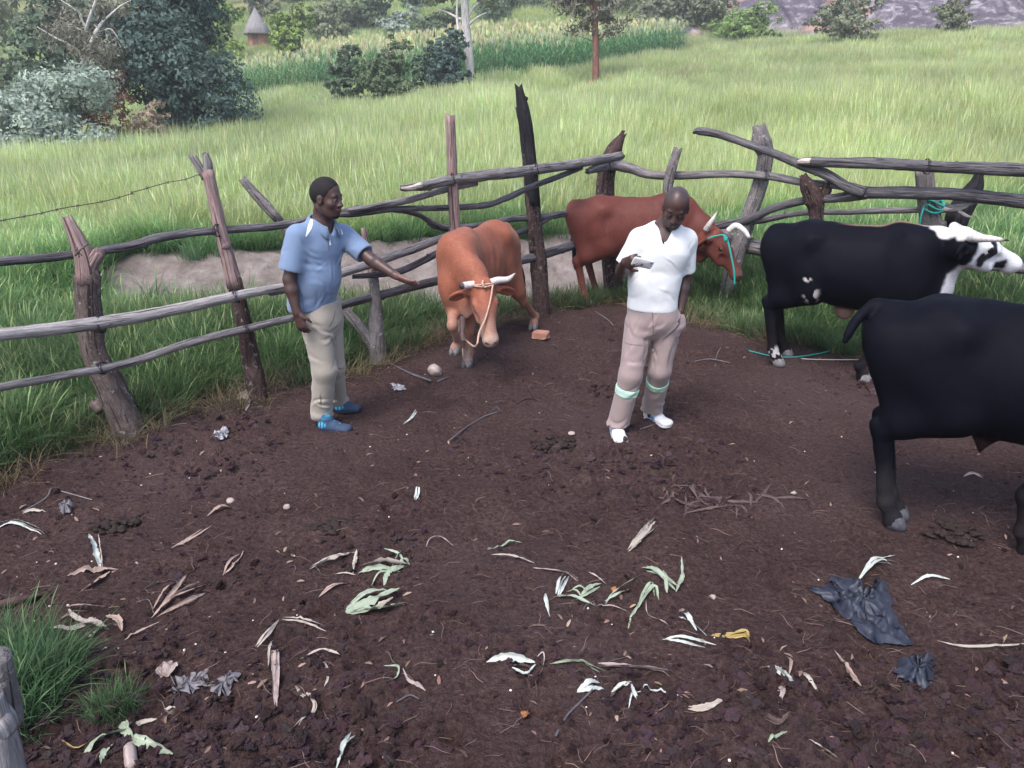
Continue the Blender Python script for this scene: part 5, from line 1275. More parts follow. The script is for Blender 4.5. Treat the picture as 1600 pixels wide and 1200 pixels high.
    for sg in (1, -1):
        s.cap(H(.06, sg * .06, -.12), H(.26, sg * .045, -.12), .045 * q, .032 * q, .04); E((.155, sg * .083, -.015), (.04, .02, .028), .02)
        E((.165, sg * .094, -.022), (.02, .014, .015), .008, True); E((.487, sg * .033, -.03), (.018, .014, .012), .008, True)
        E((.27, sg * .075, -.055), (.07, .012, .03), .03, True)
        ed = nrm(pose.get('ear', (-.15, .9, -.35))[0] * hd + sg * pose.get('ear', (-.15, .9, -.35))[1] * side + pose.get('ear', (-.15, .9, -.35))[2] * Hu)
        eb = H(.035, sg * .085, -.055); en = nrm(hd + .3 * Hu - ed * (hd @ ed)); ew = np.cross(ed, en)
        s.cap(eb, eb + ed * .07 * q, .028 * q, .03 * q, .02)
        s.ell(eb + ed * .12 * q, np.array([.088, .054, .022]) * q, np.array([ed, ew, en]), .015); s.ell(eb + ed * .125 * q + en * .02 * q, np.array([.065, .033, .016]) * q, np.array([ed, ew, en]), .008, True)
    E((.505, 0, -.085), (.03, .06, .004), .006, True)
    # legs
    ft = {k: np.asarray(v, float) for k, v in pose['feet'].items()}
    for k, hf in ft.items():
        y = 1 if k[1] == 'l' else -1; g = hf.copy()
        if k[0] == 'h':
            hip = T(-.50, y * .13, .95); loc = Tl(g); dx = (loc[0] / sc / wl + .56)
            st = T(-.34 + dx * .25, y * .165, .68); hk = T(-.68 + dx * .75, 0, .49); hk = hk + L * (loc[1] * .75 + y * .035 * sc); hk[2] = pose.get('hockz', .49) * sc * zl
            if 'hock' in pose and k in pose['hock']: hk = np.asarray(pose['hock'][k])
            fe = g + f2 * -.045 * sc + Z3 * .13 * sc
            s.cap(hip, st, (.12 * sc, .22 * sc), (.085 * sc, .12 * sc), .08 * sc, side=L); s.cap(T(-.62, y * .11, .92), st * .35 + hk * .65, (.09 * sc, .12 * sc), (.05 * sc, .07 * sc), .07 * sc, side=L)
            s.cap(st, hk, (.082 * sc, .125 * sc), (.038 * sc, .056 * sc), .06 * sc, side=L); s.cap(T(-.66, y * .10, .98), hk * .75 + st * .25 + Z3 * .05, (.07 * sc, .10 * sc), (.04 * sc, .06 * sc), .08 * sc, side=L); s.cap(hk + Z3 * .03 * sc - f2 * .03 * sc, hk, .03 * sc, .04 * sc, .03)
            s.cap(hk, fe, (.036 * sc, .046 * sc), (.032 * sc, .036 * sc), .03, side=L)
        else:
            sh = T(.38, y * .15, .80); el = T(.34, y * .155, .62); kn = (el * .42 + (g + Z3 * .12) * .58) + f2 * .03 * sc; kn[2] = max(kn[2], .33 * sc * zl) if g[2] < .1 else kn[2]
            if 'knee' in pose and k in pose['knee']: kn = np.asarray(pose['knee'][k])
            fe = g + f2 * -.03 * sc + Z3 * .125 * sc
            if g[2] > .1: fe = g - f2 * .06 + Z3 * .06
            s.cap(sh, el, (.09 * sc, .13 * sc), (.07 * sc, .095 * sc), .06 * sc, side=L); s.cap(el, kn, (.066 * sc, .09 * sc), (.045 * sc, .05 * sc), .05 * sc, side=L)
            s.ell(kn, np.array([.040, .042, .05]) * sc, k=.03); s.cap(kn, fe, (.036 * sc, .04 * sc), (.031 * sc, .033 * sc), .03, side=L)
        s.ell(fe, np.array([.042, .04, .042]) * sc, k=.03); s.cap(fe, g + Z3 * .055 * sc, .036 * sc, .042 * sc, .02); s.cap(g + Z3 * .055 * sc, g + Z3 * .03 * sc, .042 * sc, .044 * sc, .015)
        for cl in (1, -1):                                          # cloven hooves
            a0 = g + L * cl * .023 * sc; n_ = 10; a = np.linspace(0, 2 * np.pi, n_, endpoint=False); rows = []
            for zz, rr, sh_ in ((.0, 1.12, .012), (.03, 1.05, .006), (.062, .9, -.006), (.07, .6, -.006)):
                rows += [a0 + f2 * (np.cos(t) * .046 * rr + sh_ + .012) * sc + L * np.sin(t) * .024 * rr * sc + Z3 * zz * sc for t in a]
            V = np.array(rows + [a0, a0 + Z3 * .07 * sc]); i = np.arange(3)[:, None] * n_; j = np.arange(n_)[None]; j2 = (j + 1) % n_
            jj = np.arange(n_)
            mk('hoof', V, [np.stack([i + j, i + j2, i + n_ + j2, i + n_ + j], -1).reshape(-1, 4), np.concatenate([np.stack([jj * 0 + 4 * n_, (jj + 1) % n_, jj], -1), np.stack([jj * 0 + 4 * n_ + 1, 3 * n_ + jj, 3 * n_ + (jj + 1) % n_], -1)])], pose.get('hoofm', M_hoof), root)
    # tail
    tl = [np.asarray(p) for p in pose['tail']]; TP = spline(tl, 10)
    for i in range(9): s.cap(TP[i], TP[i + 1], pose.get('tailr', .034) * sc * (1 - i * .065), pose.get('tailr', .034) * sc * (1 - (i + 1) * .065), .03)
    for c, r in pose.get('extra', []): s.ell(T(*c), np.array(r) * sc, np.array([f2, L, Z3]), .05)
    # ribs and muscle
    def fn(x, y, z):
        P = np.stack([x, y, z], 1) - O; lx = P @ f2 / sc / wl; lz = z / sc / zl
        rib = np.sin(lx * 46 + lz * 6) * np.clip(1 - np.abs(lx - .02) / .28, 0, 1) * np.clip(1 - np.abs(lz - .92) / .22, 0, 1)
        sh = .012 * np.exp(-((lx + .30 + .25 * (1.0 - lz)) / .07) ** 2) * np.clip((lz - .72) * 6, 0, 1) * np.clip((1.12 - lz) * 8, 0, 1)   # hollow of the flank
        sh += .010 * np.exp(-((lx - .22) / .045) ** 2) * np.clip((lz - .55) * 5, 0, 1) * np.clip((1.08 - lz) * 6, 0, 1)
        return -pose.get('ribs', .0035) * rib + sh * 1.2 + .004 * vn(x * 9, y * 9, z * 9, 3)
    s.displace(fn, .03)
    V, F = s.mesh(1)
    info = dict(T=T, H=H, O=O, f2=f2, L=L, hd=hd, side=side, Hu=Hu, q=q, sc=sc, wl=wl, zl=zl, root=root, poll=poll, muz=muz)
    lv = np.stack([(V - O) @ f2 / sc / wl, (V - O) @ L / sc, V[:, 2] / sc / zl], 1)
    hv = np.stack([(V - poll) @ hd, (V - poll) @ side, (V - poll) @ Hu], 1) / q
    mk('body', V, F, coatm, root, attrs={'col': colfn(V, lv, hv, info)})
    if pose.get('tuft') is not None:
        a = TP[-1]; b = a + np.asarray(pose['tuft']); V, F, tc = tube([TP[-2], a, (a + b) / 2, b], np.array([.02, .032, .04, .012]) * sc, n=14, k=9, rough=.25, seed=4, jag=1.5)
        mk('tail_tuft', V, F, M_blk, root, attrs={'col': np.tile((.012, .011, .012), (len(V), 1))})
    for sg in (1, -1):
        X, F = ICO3; V = X * .023 * q + H(.163, sg * .081, -.020); mk('eye', V, F, M_wet, root)
        keep = (X[F].mean(1) @ Hu) > .25 if True else None
        mk('eyelid', X * .0262 * q + H(.163, sg * .080, -.020), F[keep], coatm, root, attrs={'col': np.tile(pose['lid'], (len(X), 1))})
    for P, r, tipc, hc in pose['horns']:
        Pw = [H(*p) for p in P] if not pose.get('hornworld') else [np.asarray(p) for p in P]
        V, F, tc = tube(Pw, r, n=26, k=12, rough=.03, seed=2)
        t = np.clip(tc[:, 2] / tc[:, 2].max(), 0, 1); ring = 1 - .16 * (np.sin(t * 60) > .3) * (t < .75)
        c = np.array(hc)[None] * ring[:, None]; c = c * (1 - sstep(.78, .92, t)[:, None]) + np.array(tipc)[None] * sstep(.78, .92, t)[:, None]
        mk('horn', V, F, M_horn, root, attrs={'col': c})
    return info
HC = (.62, .56, .52)
# ginger cow, head on, walking towards the man in blue
gF, gO = nrm((-.35, -.935, 0)), np.array([-.31, 6.95, 0])
def ginger(V, lv, hv, i):
    n = .5 + .5 * fbm(V[:, 0] * 4, V[:, 1] * 4, V[:, 2] * 4, o=3, seed=5)
    c = paint(V, (.265, .086, .050), [(np.clip(n * .5, 0, 1), (.33, .128, .082)), (sstep(.5, .25, lv[:, 2]) * .7, (.36, .22, .17)), (sstep(.28, .1, lv[:, 2]) * .6, (.42, .33, .29)),
        (sstep(-.55, -.8, lv[:, 0]) * .6, (.24, .075, .035)), (sstep(.40, .45, hv[:, 0]) * (np.abs(hv[:, 1]) < .1), (.42, .29, .25)), (sstep(.1, .3, hv[:, 0]) * sstep(.42, .38, hv[:, 0]) * (np.abs(hv[:, 1]) < .1) * .5, (.2, .065, .045)), (ball(hv, np.array([.487, .033, -.03]), (.026, .022, .02)), (.05, .025, .022)), (ball(hv, np.array([.487, -.033, -.03]), (.026, .022, .02)), (.05, .025, .022)),
        (sstep(.62, .7, lv[:, 0]) * sstep(.75, .5, lv[:, 2]) * .5, (.45, .3, .24))])
    c = paint(V, 0, [(np.ones(len(V)), 0)]) + c if False else c
    rim = ball(hv, np.array([.16, 0, -.02]), (.045, .13, .035)) * (np.abs(hv[:, 1]) > .06); c = c * (1 - .35 * rim[:, None]) + np.array((.5, .33, .26)) * .35 * rim[:, None]
    return c
Gx = lambda x, y, z: gO + gF * x + np.array([-gF[1], gF[0], 0]) * y + Z3 * z
gp, gm = at(754, 443, 6.13), at(764, 508, 5.94)
gi = cow('cow', 'ginger cow facing the camera with lowered head and a rope on its horns', gO, gF, .97, dict(
    poll=gp, muzzle=gp + nrm(gm - gp) * .52, hu=nrm((.12, -.8, .55)), nbend=(.03, -.03, .0), lid=(.2, .07, .04),
    feet={'fl': gr(731, 572), 'fr': at(712, 552, 6.40), 'hl': gr(834, 514), 'hr': Gx(-.45, -.15, 0)}, hock={'hl': at(818, 470, 7.52)}, knee={'fr': at(707, 508, 6.24)}, ribs=.007, wy=.67,
    tail=[Gx(-.72, 0, 1.08), Gx(-.80, .02, 1.0), Gx(-.84, .08, .8), Gx(-.83, .12, .58)], tuft=(.02, .02, -.22), ear=(.05, .85, -.40),
    horns=[([(.0, -.06, -.0), (-.01, -.12, .01), (-.01, -.20, .015), (-.05, -.265, .02)], [.032, .030, .024, .005], (.45, .36, .32), (.56, .53, .52)),
           ([(.0, .06, -.0), (.0, .12, .0), (.01, .175, .02)], [.032, .031, .027], (.06, .045, .04), (.56, .53, .52))]), ginger, M_red)
# rope round its horns, hanging down in front of the face
H = gi['H']; mb = MB()
cord(mb, [H(.02, .085, .035), H(.03, .04, .058), H(.03, -.04, .058), H(.02, -.085, .035)], .007, 20); cord(mb, [H(.02, .085, .03), H(.045, .04, .06), H(.05, -.03, .06), H(.03, -.08, .035)], .006, 20)
cord(mb, [H(.0, .0, .06), H(.03, .012, .085), H(.06, .0, .075), H(.05, -.02, .06)], .009, 16)
g2 = gr(728, 560); cord(mb, [H(.04, -.07, .05), H(.17, -.03, .058), H(.3, .025, .048), H(.40, .085, .03), H(.50, .13, .0), g2 + np.array([-.01, -.14, .22]), g2 + np.array([-.02, -.08, .03])], .008, 60)
tag(mb.build('rope', M_tan), 'tan rope tied round the ginger cow horns and hanging down its face', 'rope')

# brown cow behind the bald man
bF, bO = nrm((.985, -.17, 0)), np.array([1.40, 8.74, 0])
Bx = lambda x, y, z: bO + bF * x + np.array([-bF[1], bF[0], 0]) * y + Z3 * z
def brown(V, lv, hv, i):
    return paint(V, (.112, .031, .024), [(sstep(.5, .2, lv[:, 2]) * .4, (.17, .07, .055)), (sstep(.40, .46, hv[:, 0]) * (np.abs(hv[:, 1]) < .12), (.13, .07, .06)), (sstep(.06, .0, hv[:, 0]) * (np.abs(hv[:, 1]) < .1) * (hv[:, 0] > -.08) * .5, (.24, .07, .04)),
        (ball(hv, np.array([.487, -.033, -.03]), (.025, .02, .018)), (.3, .2, .18)), (sstep(.3, .5, hv[:, 0]) * .4, (.09, .035, .03))])
bp, bm_ = at(1120, 364, 8.38), at(1138, 434, 8.22)
bi = cow('cow', 'dark red cow standing side on behind the bald man', bO, bF, 1.03, dict(len=.98,
    poll=bp, muzzle=bp + nrm(bm_ - bp + np.array([.16, -.05, 0])) * .56, hu=nrm((.82, -.50, .45)), nbend=(.02, 0, .0), lid=(.09, .03, .02),
    feet={'hr': gr(919, 478), 'hl': gr(936, 468), 'fr': Bx(.40, -.15, 0), 'fl': Bx(.46, .14, 0)}, ribs=.005, wy=.86,
    tail=[Bx(-.70, 0, 1.12), Bx(-.76, .03, 1.06), Bx(-.74, .12, .8), Bx(-.70, .16, .55)], tuft=(.02, .03, -.2), ear=(-.1, .8, -.55),
    hornworld=True, horns=[([at(1103, 359, 8.33), at(1108, 351, 8.3), at(1114, 342, 8.3), at(1121, 330, 8.32)], [.034, .030, .022, .004], (.35, .3, .28), (.5, .45, .43)),
                           ([at(1138, 361, 8.38), at(1150, 353, 8.34), at(1163, 361, 8.3), at(1171, 371, 8.26), at(1178, 372, 8.24)], [.036, .036, .03, .018, .004], (.04, .035, .035), (.66, .62, .62))]), brown, M_red)
H = bi['H']; mb = MB()
cord(mb, [at(1106, 373, 8.24), at(1118, 369, 8.2), at(1132, 368, 8.17), at(1138, 380, 8.12), at(1143, 402, 8.06), at(1147, 424, 8.02), at(1148, 445, 8.0)], .010, 40)
cord(mb, [at(1132, 368, 8.16), at(1134, 376, 8.13), at(1136, 371, 8.13)], .016, 12)
tag(mb.build('rope', M_green), 'green rope across the forehead of the dark red cow', 'rope', 'green ropes')

# black and white bull at the right fence
kF, kO = nrm((.86, -.51, 0)), np.array([2.90, 6.40, 0])
Kx = lambda x, y, z: kO + kF * x + np.array([-kF[1], kF[0], 0]) * y + Z3 * z
def pied(V, lv, hv, i):
    wob = .03 * fbm(V[:, 0] * 9, V[:, 1] * 9, V[:, 2] * 9, o=3, seed=8)
    face = sstep(.07, .10, hv[:, 0] + wob * .8) * (lv[:, 0] > .5)
    hw = hv + .022 * np.stack([fbm(V[:, 0] * 14 + q * 9, V[:, 1] * 14, V[:, 2] * 14, o=3, seed=30 + q) for q in range(3)], 1)
    patch = np.maximum(np.maximum(ball(hw, np.array([.15, .09, -.085]), (.045, .07, .05), .2), ball(hw, np.array([.185, .08, -.02]), (.03, .06, .055), .2)), ball(hw, np.array([.32, .07, -.085]), (.06, .06, .055), .2))
    crest = sstep(.03, .0, np.abs(lv[:, 1] + 1.5 * wob) - .02 - .06 * sstep(.6, .85, lv[:, 0])) * sstep(.35, .65, lv[:, 0]) * (lv[:, 2] > .95) * (hv[:, 0] < .14) * (hv[:, 2] > -.06)
    a_, b_ = i['T'](.42, 0, 1.16), i['poll'] + i['Hu'] * .03 - i['hd'] * .02; ab = b_ - a_; tt = np.clip((V - a_) @ ab / (ab @ ab), 0, 1); crest = np.maximum(crest, 1 - sstep(.03, .055, np.linalg.norm(V - a_ - tt[:, None] * ab, axis=1) - .05 * tt + wob))
    ridge = sstep(.05, .025, np.abs(lv[:, 1])) * (lv[:, 2] > 1.08) * sstep(-.25, .0, lv[:, 0])
    nz = fbm(V[:, 0] * 22, V[:, 1] * 22, V[:, 2] * 22, o=2, seed=12)
    fl = ball(lv, np.array([-.30, -.16, .67]), (.065, .2, .08), .4) * (nz > .05); fl2 = ball(lv, np.array([-.34, -.2, .78]), (.035, .2, .022), .3) * (nz > -.2)
    dew = (lv[:, 0] > .58) * sstep(.034, .022, np.abs(lv[:, 1] + .01)) * (lv[:, 2] > .5) * (lv[:, 2] < .93)
    under = sstep(.56, .52, lv[:, 2]) * ball(lv, np.array([-.05, 0, .5]), (.2, .2, .1)) * .8
    sock = ball(V, gr(1213, 571) + Z3 * .11, (.09, .09, .07), .3) * (nz > -.25)
    dust = sstep(.5, .1, lv[:, 2]) * (.35 + .4 * np.clip(nz, -.5, 1)); return paint(V, (.0038, .0042, .0080), [(np.clip(dust, 0, 1), (.030, .022, .021)), (ridge * .6, (.36, .22, .17)), (crest, (.62, .6, .6)), (face, (.66, .66, .70)), (patch, (.015, .015, .02)), (np.clip(fl + fl2, 0, 1) * .9, (.55, .5, .5)), (dew * .9, (.62, .6, .62)), (under, (.3, .19, .15)), (sock * .9, (.5, .48, .48))])
kp, km = at(1504, 366, 5.94), at(1578, 404, 6.02)
ki = cow('cow', 'black bull with a white face at the fence on the right', kO, kF, 1.06, dict(len=.93,
    poll=kp, muzzle=kp + nrm(km - kp + np.array([0, 0, .03])) * .62, hu=nrm((.32, -.12, .94)), nbend=(0, .04, .02), lid=(.012, .012, .014), belly=-.03, hockz=.52,
    feet={'hr': gr(1213, 571), 'hl': gr(1226, 556), 'fr': gr(1346, 596), 'fl': Kx(.40, .14, 0)}, ribs=.001,
    tail=[Kx(-.70, 0, 1.14), Kx(-.77, .03, 1.08), Kx(-.76, .14, .8), Kx(-.70, .18, .5)], tuft=(.0, .03, -.2), ear=(-.85, .55, -.25), extra=[((-.05, 0, .50), (.07, .05, .07))],
    horns=[([(.005, .06, 0), (.0, .13, .02), (.03, .2, .05), (.1, .24, .08)], [.036, .034, .024, .006], (.03, .03, .03), (.62, .57, .55)),
           ([(.005, -.06, 0), (.02, -.13, .015), (.09, -.18, .02), (.19, -.19, .03)], [.038, .036, .026, .006], (.02, .02, .022), (.66, .60, .58))]), pied, M_blk)
# black bull nearest the camera, cut by the frame
nF, nO = nrm((.93, -.37, 0)), np.array([2.62, 3.69, 0])
Nx = lambda x, y, z: nO + nF * x + np.array([-nF[1], nF[0], 0]) * y + Z3 * z
def black(V, lv, hv, i): dust = sstep(.5, .1, lv[:, 2]) * (.35 + .4 * np.clip(fbm(V[:, 0] * 9, V[:, 1] * 9, V[:, 2] * 9, o=3, seed=4), -.5, 1)); return paint(V, (.0038, .0042, .0080), [(np.clip(dust, 0, 1), (.030, .022, .021)), (ball(V, gr(1392, 826) + Z3 * .2, (.15, .15, .2)) * .4, (.03, .03, .034)), (ball(lv, np.array([-.14, 0, .50]), (.06, .06, .06)) * .6, (.06, .03, .025))])
ni = cow('cow', 'solid black bull nearest the camera with its head out of frame', nO, nF, 1.06, dict(len=.93,
    poll=Nx(.98, 0, 1.12), muzzle=Nx(1.38, -.05, .85), nbend=(0, 0, .0), lid=(.01, .01, .012), belly=.0, hockz=.53, tailr=.030,
    feet={'hr': gr(1392, 822), 'hl': gr(1398, 808), 'fr': gr(1602, 868), 'fl': Nx(.36, .14, 0)}, knee={'fr': at(1606, 775, 3.47)}, ribs=.001, hoofm=M_blackhoof,
    tail=[Nx(-.64, 0, 1.14), at(1372, 475, 3.97), at(1350, 488, 3.94), at(1333, 508, 3.92), at(1320, 534, 3.90)], ear=(-.2, .9, -.3), extra=[((-.12, 0, .53), (.06, .045, .06)), ((-.13, 0, .47), (.02, .018, .05))],
    horns=[([(.005, .06, 0), (.0, .13, .02), (.03, .2, .05), (.1, .24, .08)], [.036, .034, .024, .006], (.03, .03, .03), HC), ([(.005, -.06, 0), (.0, -.13, .02), (.03, -.2, .05), (.1, -.24, .08)], [.036, .034, .024, .006], (.03, .03, .03), HC)]), black, M_blk)
mb = MB(); cord(mb, [gr(1170, 548, .01), gr(1205, 556, .02), gr(1240, 558, .015), gr(1290, 550, .02), gr(1325, 536, .03), gr(1350, 520, .06)], .006, 50)
tag(mb.build('rope', M_green), 'green rope lying on the ground by the hoof of the white faced bull', 'rope', 'green ropes')
mb = MB(); cord(mb, [gr(1222, 553, .01), gr(1250, 560, .012), gr(1290, 562, .01), gr(1345, 562, .015)], .005, 40); tag(mb.build('rope', M_straw), 'pale straw coloured cord lying beside the green rope', 'rope')
# ---------------------------------------------------------------- clods, straw and maize waste on the dirt
def gz(x, y): return hgt(x, y) + dirt_h(x, y)
def grd(px, py, up=0.0):
    p = gr(px, py); p[2] = float(gz(p[:1], p[1:2])[0]) + up; return p
HC_ = bpy.data.collections.new('litter_sources')
mcl, t, b = mat('soil_clod', .95, .08); B = NB(t); n = B.noise(B.gen(), 40, 5, .7)
B.l(B.mix(1.0, B.ramp(n, [(.3, (.028, .0165, .0185)), (.7, (.088, .056, .061))]), B.attr('tint', 'INSTANCER').outputs['Color'], 'MULTIPLY'), b.inputs['Base Color']); B.bump(n, .8, .02, b)
def hide(o, name, coll): o.name = name; COL.objects.unlink(o); coll.objects.link(o)
for q in range(5):
    V, F = lump((0, 0, .15), (1, .8 + .1 * q, .55), seed=200 + q, rough=.55, base=ICO3, fr=2.1); hide(mk('clod', V, F, mcl, smooth=False), 'clod_%02d' % q, HC_)
mst, t, b = mat('straw', .85, .15); B = NB(t); B.l(B.mix(1.0, (.34, .25, .20, 1), B.attr('tint', 'INSTANCER').outputs['Color'], 'MULTIPLY'), b.inputs['Base Color'])
for q in range(4):
    r_ = np.random.RandomState(q); P = np.array([(-.05, 0, .004), (-.02, .005 * r_.normal(), .010), (.02, .006 * r_.normal(), .009), (.05, .006 * r_.normal(), .004)])
    V, F, tc = tube(P, [.0012, .0014, .0013, .0007], n=7, k=4); hide(mk('straw_bit', V, F, mst), 'clod_%02d' % (5 + q), HC_)
for q in range(2):
    V, F = lump((0, 0, .003), (.006, .005, .004), seed=q, base=ICO2, rough=.15); hide(mk('kernel', V, F, mst), 'clod_%02d' % (9 + q), HC_)
for q in range(2):                                                            # flat leaf scraps
    V, F = blade_rows(np.array([(-.02, 0, .004), (0, 0, .010), (.02, .003, .006)]), np.array([.006, .014, .004]), np.array([0, 1, .2])); hide(mk('scrap', V, F, mst), 'clod_%02d' % (11 + q), HC_)
rl = np.random.RandomState(11)
def dirt_pts(n, pw=1.0, y0=1.5, y1=9.3):
    y = y0 * (y1 / y0) ** (rl.rand(n) ** pw); x = (2 * rl.rand(n) - 1) * (.72 * y + .4); k = edge_d(x, y) < .02; return x[k], y[k]
def litter(name, x, y, idx, sc, tint, sink=0.0, tl=.3):
    n = len(x); scatter(name, np.stack([x, y, gz(x, y) - sink], 1), idx, rl.rand(n) * 6.28, sc, tint, rl.normal(size=(n, 2)) * tl, coll=HC_)
x, y = dirt_pts(24000); m = sstep(-.5, .5, fbm(x * .9 + 3, y * .9, o=3, seed=25)); k = rl.rand(len(x)) < .22 + .78 * m; x, y, m = x[k], y[k], m[k]
r = .005 + .008 * rl.rand(len(x)) ** 2 + .026 * m * rl.rand(len(x)) ** 5
litter('soil_clods', x, y, rl.randint(0, 5, len(x)), r, tintn(len(x), .22) * 1.25 * (1 + .15 * m)[:, None], sink=.002, tl=.5)
x, y = dirt_pts(3600); litter('straw_litter', x, y, 5 + rl.randint(0, 4, len(x)), .3 + .9 * rl.rand(len(x)) ** 2, tintn(len(x), .35, (.5, .47, .5)), tl=.12)
x, y = dirt_pts(1000); litter('leaf_scraps', x, y, 11 + rl.randint(0, 2, len(x)), .35 + .9 * rl.rand(len(x)) ** 2, tintn(len(x), .35, (.6, .55, .55)), tl=.3)
x, y = dirt_pts(150, .8); litter('maize_kernels', x, y, 9 + rl.randint(0, 2, len(x)), .6 + .5 * rl.rand(len(x)), tintn(len(x), .2, (1.9, 2.3, 2.6)))

def husk_mat(name, c1, c2, c3):
    m, t, b = mat(name, .75, .25); B = NB(t); tc = B.attr('tc').outputs['Vector']
    g = B.noise(B.mapv(tc, (160, 160, 5)), 1, 4, .6); c = B.ramp(g, [(.3, c1), (.55, c2), (.75, c3)])
    d = B.noise(B.gen(), 22, 4, .6); c = B.mix(B.ramp(d, [(.52, (0, 0, 0)), (.72, (.7, .7, .7))]), c, tuple(x * .45 for x in c1))
    B.l(c, b.inputs['Base Color']); B.bump(g, .5, .003, b); return m
HM_ = dict(cream=husk_mat('husk_cream', (.27, .23, .19), (.40, .35, .31), (.53, .48, .43)), green=husk_mat('husk_green', (.20, .25, .18), (.31, .36, .27), (.44, .48, .40)),
           white=husk_mat('husk_white', (.36, .39, .36), (.48, .51, .48), (.60, .62, .60)), tan=husk_mat('husk_tan', (.21, .145, .12), (.34, .25, .215), (.47, .37, .32)),
           pink=husk_mat('husk_pink', (.26, .20, .185), (.36, .285, .27), (.47, .39, .375)), brown=husk_mat('husk_brown', (.06, .039, .038), (.105, .072, .07), (.165, .12, .115)), yellow=husk_mat('husk_yellow', (.25, .17, .06), (.38, .28, .10), (.48, .38, .18)))
def strip(pts, wid, lift, seed, tip=.12, blunt=0.0, cup=.35):
    """a curling leaf along photo pixels lying on the ground; lift = heights in metres along it"""
    rq = np.random.RandomState(seed); P = np.array([grd(*p) for p in pts]); lf = np.interp(np.linspace(0, 1, len(P)), np.linspace(0, 1, len(lift)), lift)
    P[:, 2] += lf * .55 + .004; n = 18; C = spline(P, n); t = np.linspace(0, 1, n)
    C[:, 2] = np.maximum(C[:, 2], gz(C[:, 0], C[:, 1]) + .004)
    T = np.gradient(C, axis=0); T /= np.linalg.norm(T, axis=1)[:, None] + 1e-9
    Sd = np.cross(T, Z3); Sd /= np.linalg.norm(Sd, axis=1)[:, None] + 1e-9; Nn = np.cross(Sd, T)
    tw = np.cumsum(rq.normal(size=n) * .16) + rq.normal() * .35; Sw = Sd * np.cos(tw)[:, None] + Nn * np.sin(tw)[:, None]; Nw = -Sd * np.sin(tw)[:, None] + Nn * np.cos(tw)[:, None]
    w = wid * .41 * np.maximum(np.sin(np.pi * np.clip(t * (1 - blunt) + blunt * .55, 0, 1)) ** .65, tip) * (1 + .12 * rq.normal(size=n))
    us = np.linspace(-1, 1, 5); V = C[:, None] + Sw[:, None] * (us[None, :, None] * w[:, None, None]) + Nw[:, None] * ((us ** 2)[None, :, None] * w[:, None, None] * cup) + Nw[:, None] * (.12 * w[:, None] * rq.normal(size=(n, 5)))[..., None]
    s_ = np.concatenate([[0], np.cumsum(np.linalg.norm(np.diff(C, axis=0), axis=1))])
    tc = np.stack(np.broadcast_arrays(us[None] * wid / 2, us[None] * 0 + seed * .37, s_[:, None]), -1).reshape(-1, 3); V = V.reshape(-1, 3)
    i = np.arange(n - 1)[:, None] * 5; j = np.arange(4)[None]; F = np.stack([i + j, i + j + 1, i + 6 + j, i + 5 + j], -1).reshape(-1, 4)
    return V, F, tc
def husk(label, colr, leaves, cat='husk', name='corn_husk', group='corn husks strewn on the dirt', stalk=None):
    """leaves: (pixel path, width m, lift heights m[, colour])"""
    global HN; HN += 10
    c0 = grd(*np.mean(np.concatenate([np.asarray(l[0], float) for l in leaves]), 0))
    if len(leaves) == 1 and stalk is None:
        l = leaves[0]; mb = MB(); rq = np.random.RandomState(HN); k = 1 if l[1] < .019 else (2 if l[1] < .03 else 3); pts = np.array(l[0], float)
        for q in range(k):                                                    # torn lengthwise into ribbons
            d = pts[-1] - pts[0]; d = np.array([-d[1], d[0]]) / (np.linalg.norm(d) + 1e-6); m = np.linspace(.25, 1, len(pts))[:, None]
            p2 = pts + d * (q - (k - 1) / 2) * l[1] * 130 * m + rq.normal(size=pts.shape) * 1.2; p2[-1] = p2[-1] + (pts[-1] - pts[-2]) * rq.normal() * .18
            V, F, tc = strip(p2, l[1] * (1.05, .72, .55)[k - 1], l[2], HN + q); mb.add(V, F, tc=tc)
        o = mb.build(name, HM_[colr], loc=c0); return tag(o, label, cat, group)
    o = thing(name, label, cat, c0, group)
    for q, l in enumerate(leaves):
        V, F, tc = strip(l[0], l[1] * .85, l[2], HN + q); mk('husk_leaf', V, F, HM_[l[3] if len(l) > 3 else colr], o, attrs={'tc': tc})
    if stalk:
        P = [grd(*p, .012) for p in stalk[0]]; V, F, tc = tube(P, stalk[1], n=10, k=9, rough=.1, seed=HN); mk('stub', V, F, HM_[stalk[2]], o, attrs={'tc': tc})
    return o
HN = 1000; L0, L1, L2, L3 = (0, .0), (0, .02, 0), (0, .045, .01), (0, .07)
husk('husk with one pale upright leaf and brown leaves spread flat on the left', 'tan', [([(157, 888), (150, 868), (142, 850)], .05, (0, .07, .12), 'white'), ([(185, 888), (145, 890), (107, 905)], .05, L1), ([(172, 893), (152, 910), (128, 928)], .055, L1), ([(160, 885), (159, 866), (157, 850)], .012, (0, .06, .1), 'cream')])
husk('large bundle of dry brown husk strips on the left', 'tan', [([(236, 962), (270, 940), (325, 910)], .035, L1), ([(240, 955), (280, 930), (318, 905)], .03, L1), ([(245, 962), (290, 945), (322, 925)], .03, L1), ([(238, 950), (262, 925), (290, 908)], .03, L2), ([(218, 922), (245, 912), (285, 910)], .022, L1, 'cream'), ([(212, 936), (232, 938), (240, 958)], .016, L1, 'cream'), ([(250, 945), (275, 925), (292, 903)], .03, L2)])
